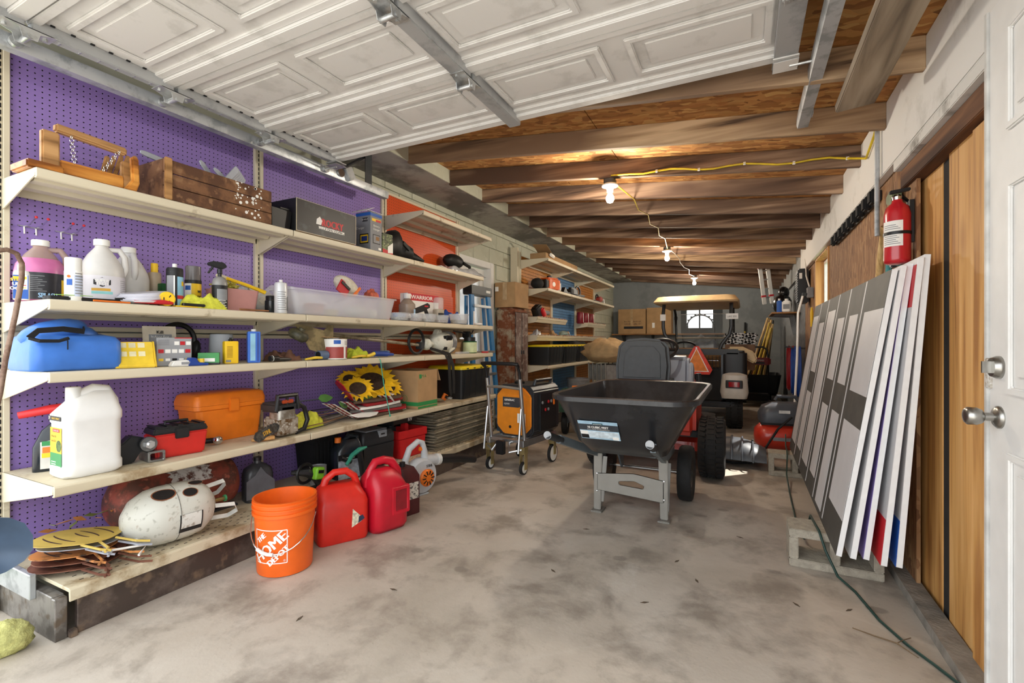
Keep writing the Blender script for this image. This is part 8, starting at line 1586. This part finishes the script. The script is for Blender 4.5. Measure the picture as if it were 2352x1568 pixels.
coil('red_hose', 'red air hose coiled on the right wall', 8.1, M('hose_red', '#b3242c', .45), 5, .45, 1.1, .07); coil('blue_hose', 'blue hose coiled on the right wall beside the red one', 7.2, M('hose_blue', '#1f4fa8', .45), 6, .45, 1.1, .07)
o = thing('wall_shelf', 'small wooden shelf with wire brackets on the far right wall', 'shelf', (.52, 8.3, 1.57)); B().bb(-.17, .18, -.55, .45, 0, .02).obj('board', WDT, o, .003)
for k in range(6): B().tube([(-.12, -.4 + .15 * k, -.005), (.12, -.4 + .15 * k, -.02), (.17, -.4 + .15 * k, -.3)], .006, 5).obj('bracket', GREYP, o)
o = thing('black_sack', 'black plastic sack on the far right wall shelf', 'sack', (.53, 8.5, 1.5915)); B().ball((0, 0, .16), .17, 16, 10, (.8, 1.1, .95)).obj('sack', M('sack_black', '#121214', .25), o); B().ball((0.02, .02, .34), .1, 12, 8, (.8, 1, 1)).obj('neck', M('sack_black'), o)
o = thing('chemical_jug', 'white plastic jug on the far right wall shelf', 'jug', (.55, 7.93, 1.5915), -.2); B().rbox((0, 0, 0), (.12, .08, .17), .03).obj('body', WHITE, o, .015); B().cyl((0, 0, .17), (0, 0, .2), .025, n=12).obj('cap', WHITE, o); B().bb(-.04, .04, -.0412, -.04, .05, .12).obj('label', GREYP, o); o = thing('chemical_bottle', 'blue bottle beside the white jug on the wall shelf', 'bottle', (.46, 7.98, 1.5915)); B().rbox((0, 0, 0), (.07, .06, .18), .02).obj('body', BLUP, o, .01); B().cyl((0, 0, .18), (0, 0, .21), .016, n=10).obj('cap', WHITE, o)
o = thing('folded_steps', 'folded aluminium step hung from the far rafters', 'steps', (.36, 9.0, 1.80), 0, None, (0, -.12, .3))
for x in (-.06, .06): B().bb(x - .03, x + .03, -.02, .02, 0, .62).obj('rail', WHITE, o, .006); B().bb(x - .034, x + .034, -.024, .024, .6, .63).obj('cap', REDP, o); B().bb(x - .034, x + .034, -.024, .024, .12, .15).obj('foot', REDP, o)
for z in (.1, .25, .4, .55): B().bb(-.04, .04, -.012, .012, z, z + .02).obj('rung', ALU, o)
B().tube([(0, 0, .6), (.02, 0, .72)], .005, 5).obj('hook', DKSTEEL, o)
# tool cart with long handles, red push mower
tc = thing('tool_cart', 'black dump cart full of long handled tools in the far right corner', 'cart', (.24, 10.4, .001)); B().rings([rrect(0, 0, .62, .8, .05, .2), rrect(0, 0, .74, .95, .06, .55), rrect(0, 0, .7, .91, .05, .55), rrect(0, 0, .58, .76, .04, .22)]).obj('tub', BLACK, tc, ang=40)
for x in (-.25, .25):
    for y in (-.3, .3): wheel(tc, 'tyre', (x, y, .1), .1, .09, .07, RUBBER, DKSTEEL, 'x')
B().bb(-.2, .2, -.35, .35, .1, .2).obj('undercarriage', BLACKM, tc, .01); plate(tc, 'badge', GREYP, (-.22, -.462, .45), .09, .07)
hm = [HW, wood('old_handle', '#b59a70', '#8f7550', '#5c4a32', 2, 2.4, 10), M('fibre_yellow', '#c9a93a', .5), BLACK, M('handle_red', '#8e3a32', .5)]
for k in range(14):
    x0 = -.22 + .44 * ((k * 5) % 14) / 14; y0 = -.25 + .5 * ((k * 3) % 7) / 7
    o = thing('garden_tool', ('pale ash', 'old brown', 'yellow', 'black', 'dark red')[k % 5] + ' long-handled tool, ' + ORD[k] + ' in the black dump cart', 'garden tool', (.16 + x0, 10.4 + y0, .235), 0, 'long handled tools in the dump cart'); tx = .3 - x0 * .75; B().tube([(0, 0, 0), (tx * .5, .1, .6), (tx, .2, 1.15 + .25 * rnd.random())], .02, 8).obj('shaft', hm[k % 5], o)
o = thing('shovel', 'yellow handled shovel standing against the back wall', 'shovel', (-.03, 11.86, .001)); B().cyl((0, 0, .2), (.04, .06, 1.45), .018, n=8).obj('shaft', M('fibre_yellow'), o); B().cyl((.04, .06, 1.4), (.045, .07, 1.6), .022, n=8).obj('grip', BLACK, o); B().prism([(-.11, .0), (0, -.0), (.11, 0), (.1, .25), (-.1, .25)], -.01, .0).obj('blade', DKSTEEL, o)
pm = thing('push_mower', 'red push machine with black looped handle behind the golf cart fender', 'mower', (.2, 9.55, .001)); B().rbox((.0, 0, .75), (.44, .14, .13), .05).obj('console', M('console_red', '#8e1f24', .4), pm, .02); text(pm, 'CRAFTSMAN', PAPER, (0, -.0705, .835), .03, .22, bold=.0006); plate(pm, 'panel', INK, (0.02, -.071, .79), .2, .03)
B().tube([(-.18, .02, .86), (-.16, .02, 1.02), (-.1, .02, 1.07), (.1, .02, 1.07), (.16, .02, 1.02), (.18, .02, .86)], .016, 10).obj('handle', BLACK, pm)
for s in (-1, 1): B().tube([(s * .18, .04, .78), (s * .2, .25, .2)], .014, 8).obj('strut', BLACK, pm); wheel(pm, 'tyre', (s * .26, .1, .1), .1, .06, .05, RUBBER, GREYP, 'x')
B().rbox((0, .22, .1), (.42, .34, .12), .08).obj('deck', BLACKM, pm, .02); B().cyl((-.26, .1, .1), (.26, .1, .1), .01, n=8).obj('axle', DKSTEEL, pm)
o = thing('cooler_box', 'blue and white cooler behind the golf cart seat', 'cooler', (-.3, 9.75, .001)); B().rbox((0, 0, 0), (.3, .3, .85), .03).obj('stand', M('crate_pine'), o, .01); B().rbox((0, 0, .85), (.29, .28, .16), .03).obj('cooler', M('cooler_blue', '#3f6fc0', .5), o, .015)
o = thing('spare_wheel', 'black machine wheel with red hub guard behind the compressor', 'wheel', (.42, 7.0, .001)); wheel(o, 'tyre', (0, 0, .2), .2, .1, .09, RUBBER, DKSTEEL, 'x'); B().bb(-.2, -.06, -.1, .1, 0, .2).obj('guard', M('console_red'), o, .01)
# floor cord, twig and litter
P2 = [on_z(u, v, .008) for u, v in ((1965, 1360), (2020, 1425), (2085, 1482), (2150, 1530), (2215, 1580))]
P = [(.345, 5.1, .3), (.335, 4.95, .225), (.33, 4.75, .225), (.325, 4.62, .2), (.315, 4.55, .06), (.31, 4.2, .012), (.3, 3.6, .008), (.31, 3.2, .03), (.325, 3.05, .215), (.34, 2.84, .207), (.365, 2.828, .12), (.41, 2.78, .02)]
cable('extension_cord', 'dark green extension cord trailing along the boards to the right corner', P + P2, M('cord_green', '#1d3a33', .5), .006)
tw = thing('dry_twig', 'thin dry twig lying on the floor near the entry door', 'twig', (0, 0, .001)); B().tube([on_z(1958, 1443, .006), on_z(2010, 1462, .006), on_z(2060, 1478, .008), on_z(2110, 1512, .006)], [.002, .003, .003, .0015], 5).obj('stem', M('twig_brown', '#6f5c46', .9), tw); B().tube([on_z(2060, 1478, .008), on_z(2078, 1470, .012), on_z(2092, 1466, .006)], .0018, 5).obj('branch', M('twig_brown'), tw)
lm = M('dry_leaf', '#5d4f40', .9)
for k, (u, v) in enumerate(((903, 1355), (688, 1422), (1347, 1216), (1600, 1335), (1480, 1385), (1830, 1390), (1950, 1402), (1270, 1312), (1555, 1290), (1700, 1235))):
    q = on_z(u, v); o = B().prism([(-.02, 0), (0, .007), (.022, .002), (0, -.006)], 0, .0015, 'xy').obj('leaf_scrap', lm, None); o.location = (q.x, q.y, .001); o.rotation_euler = (0, 0, k * 1.7); tag(o, 'tiny brown leaf scrap on the concrete floor', 'debris', 'leaf scraps on the floor')
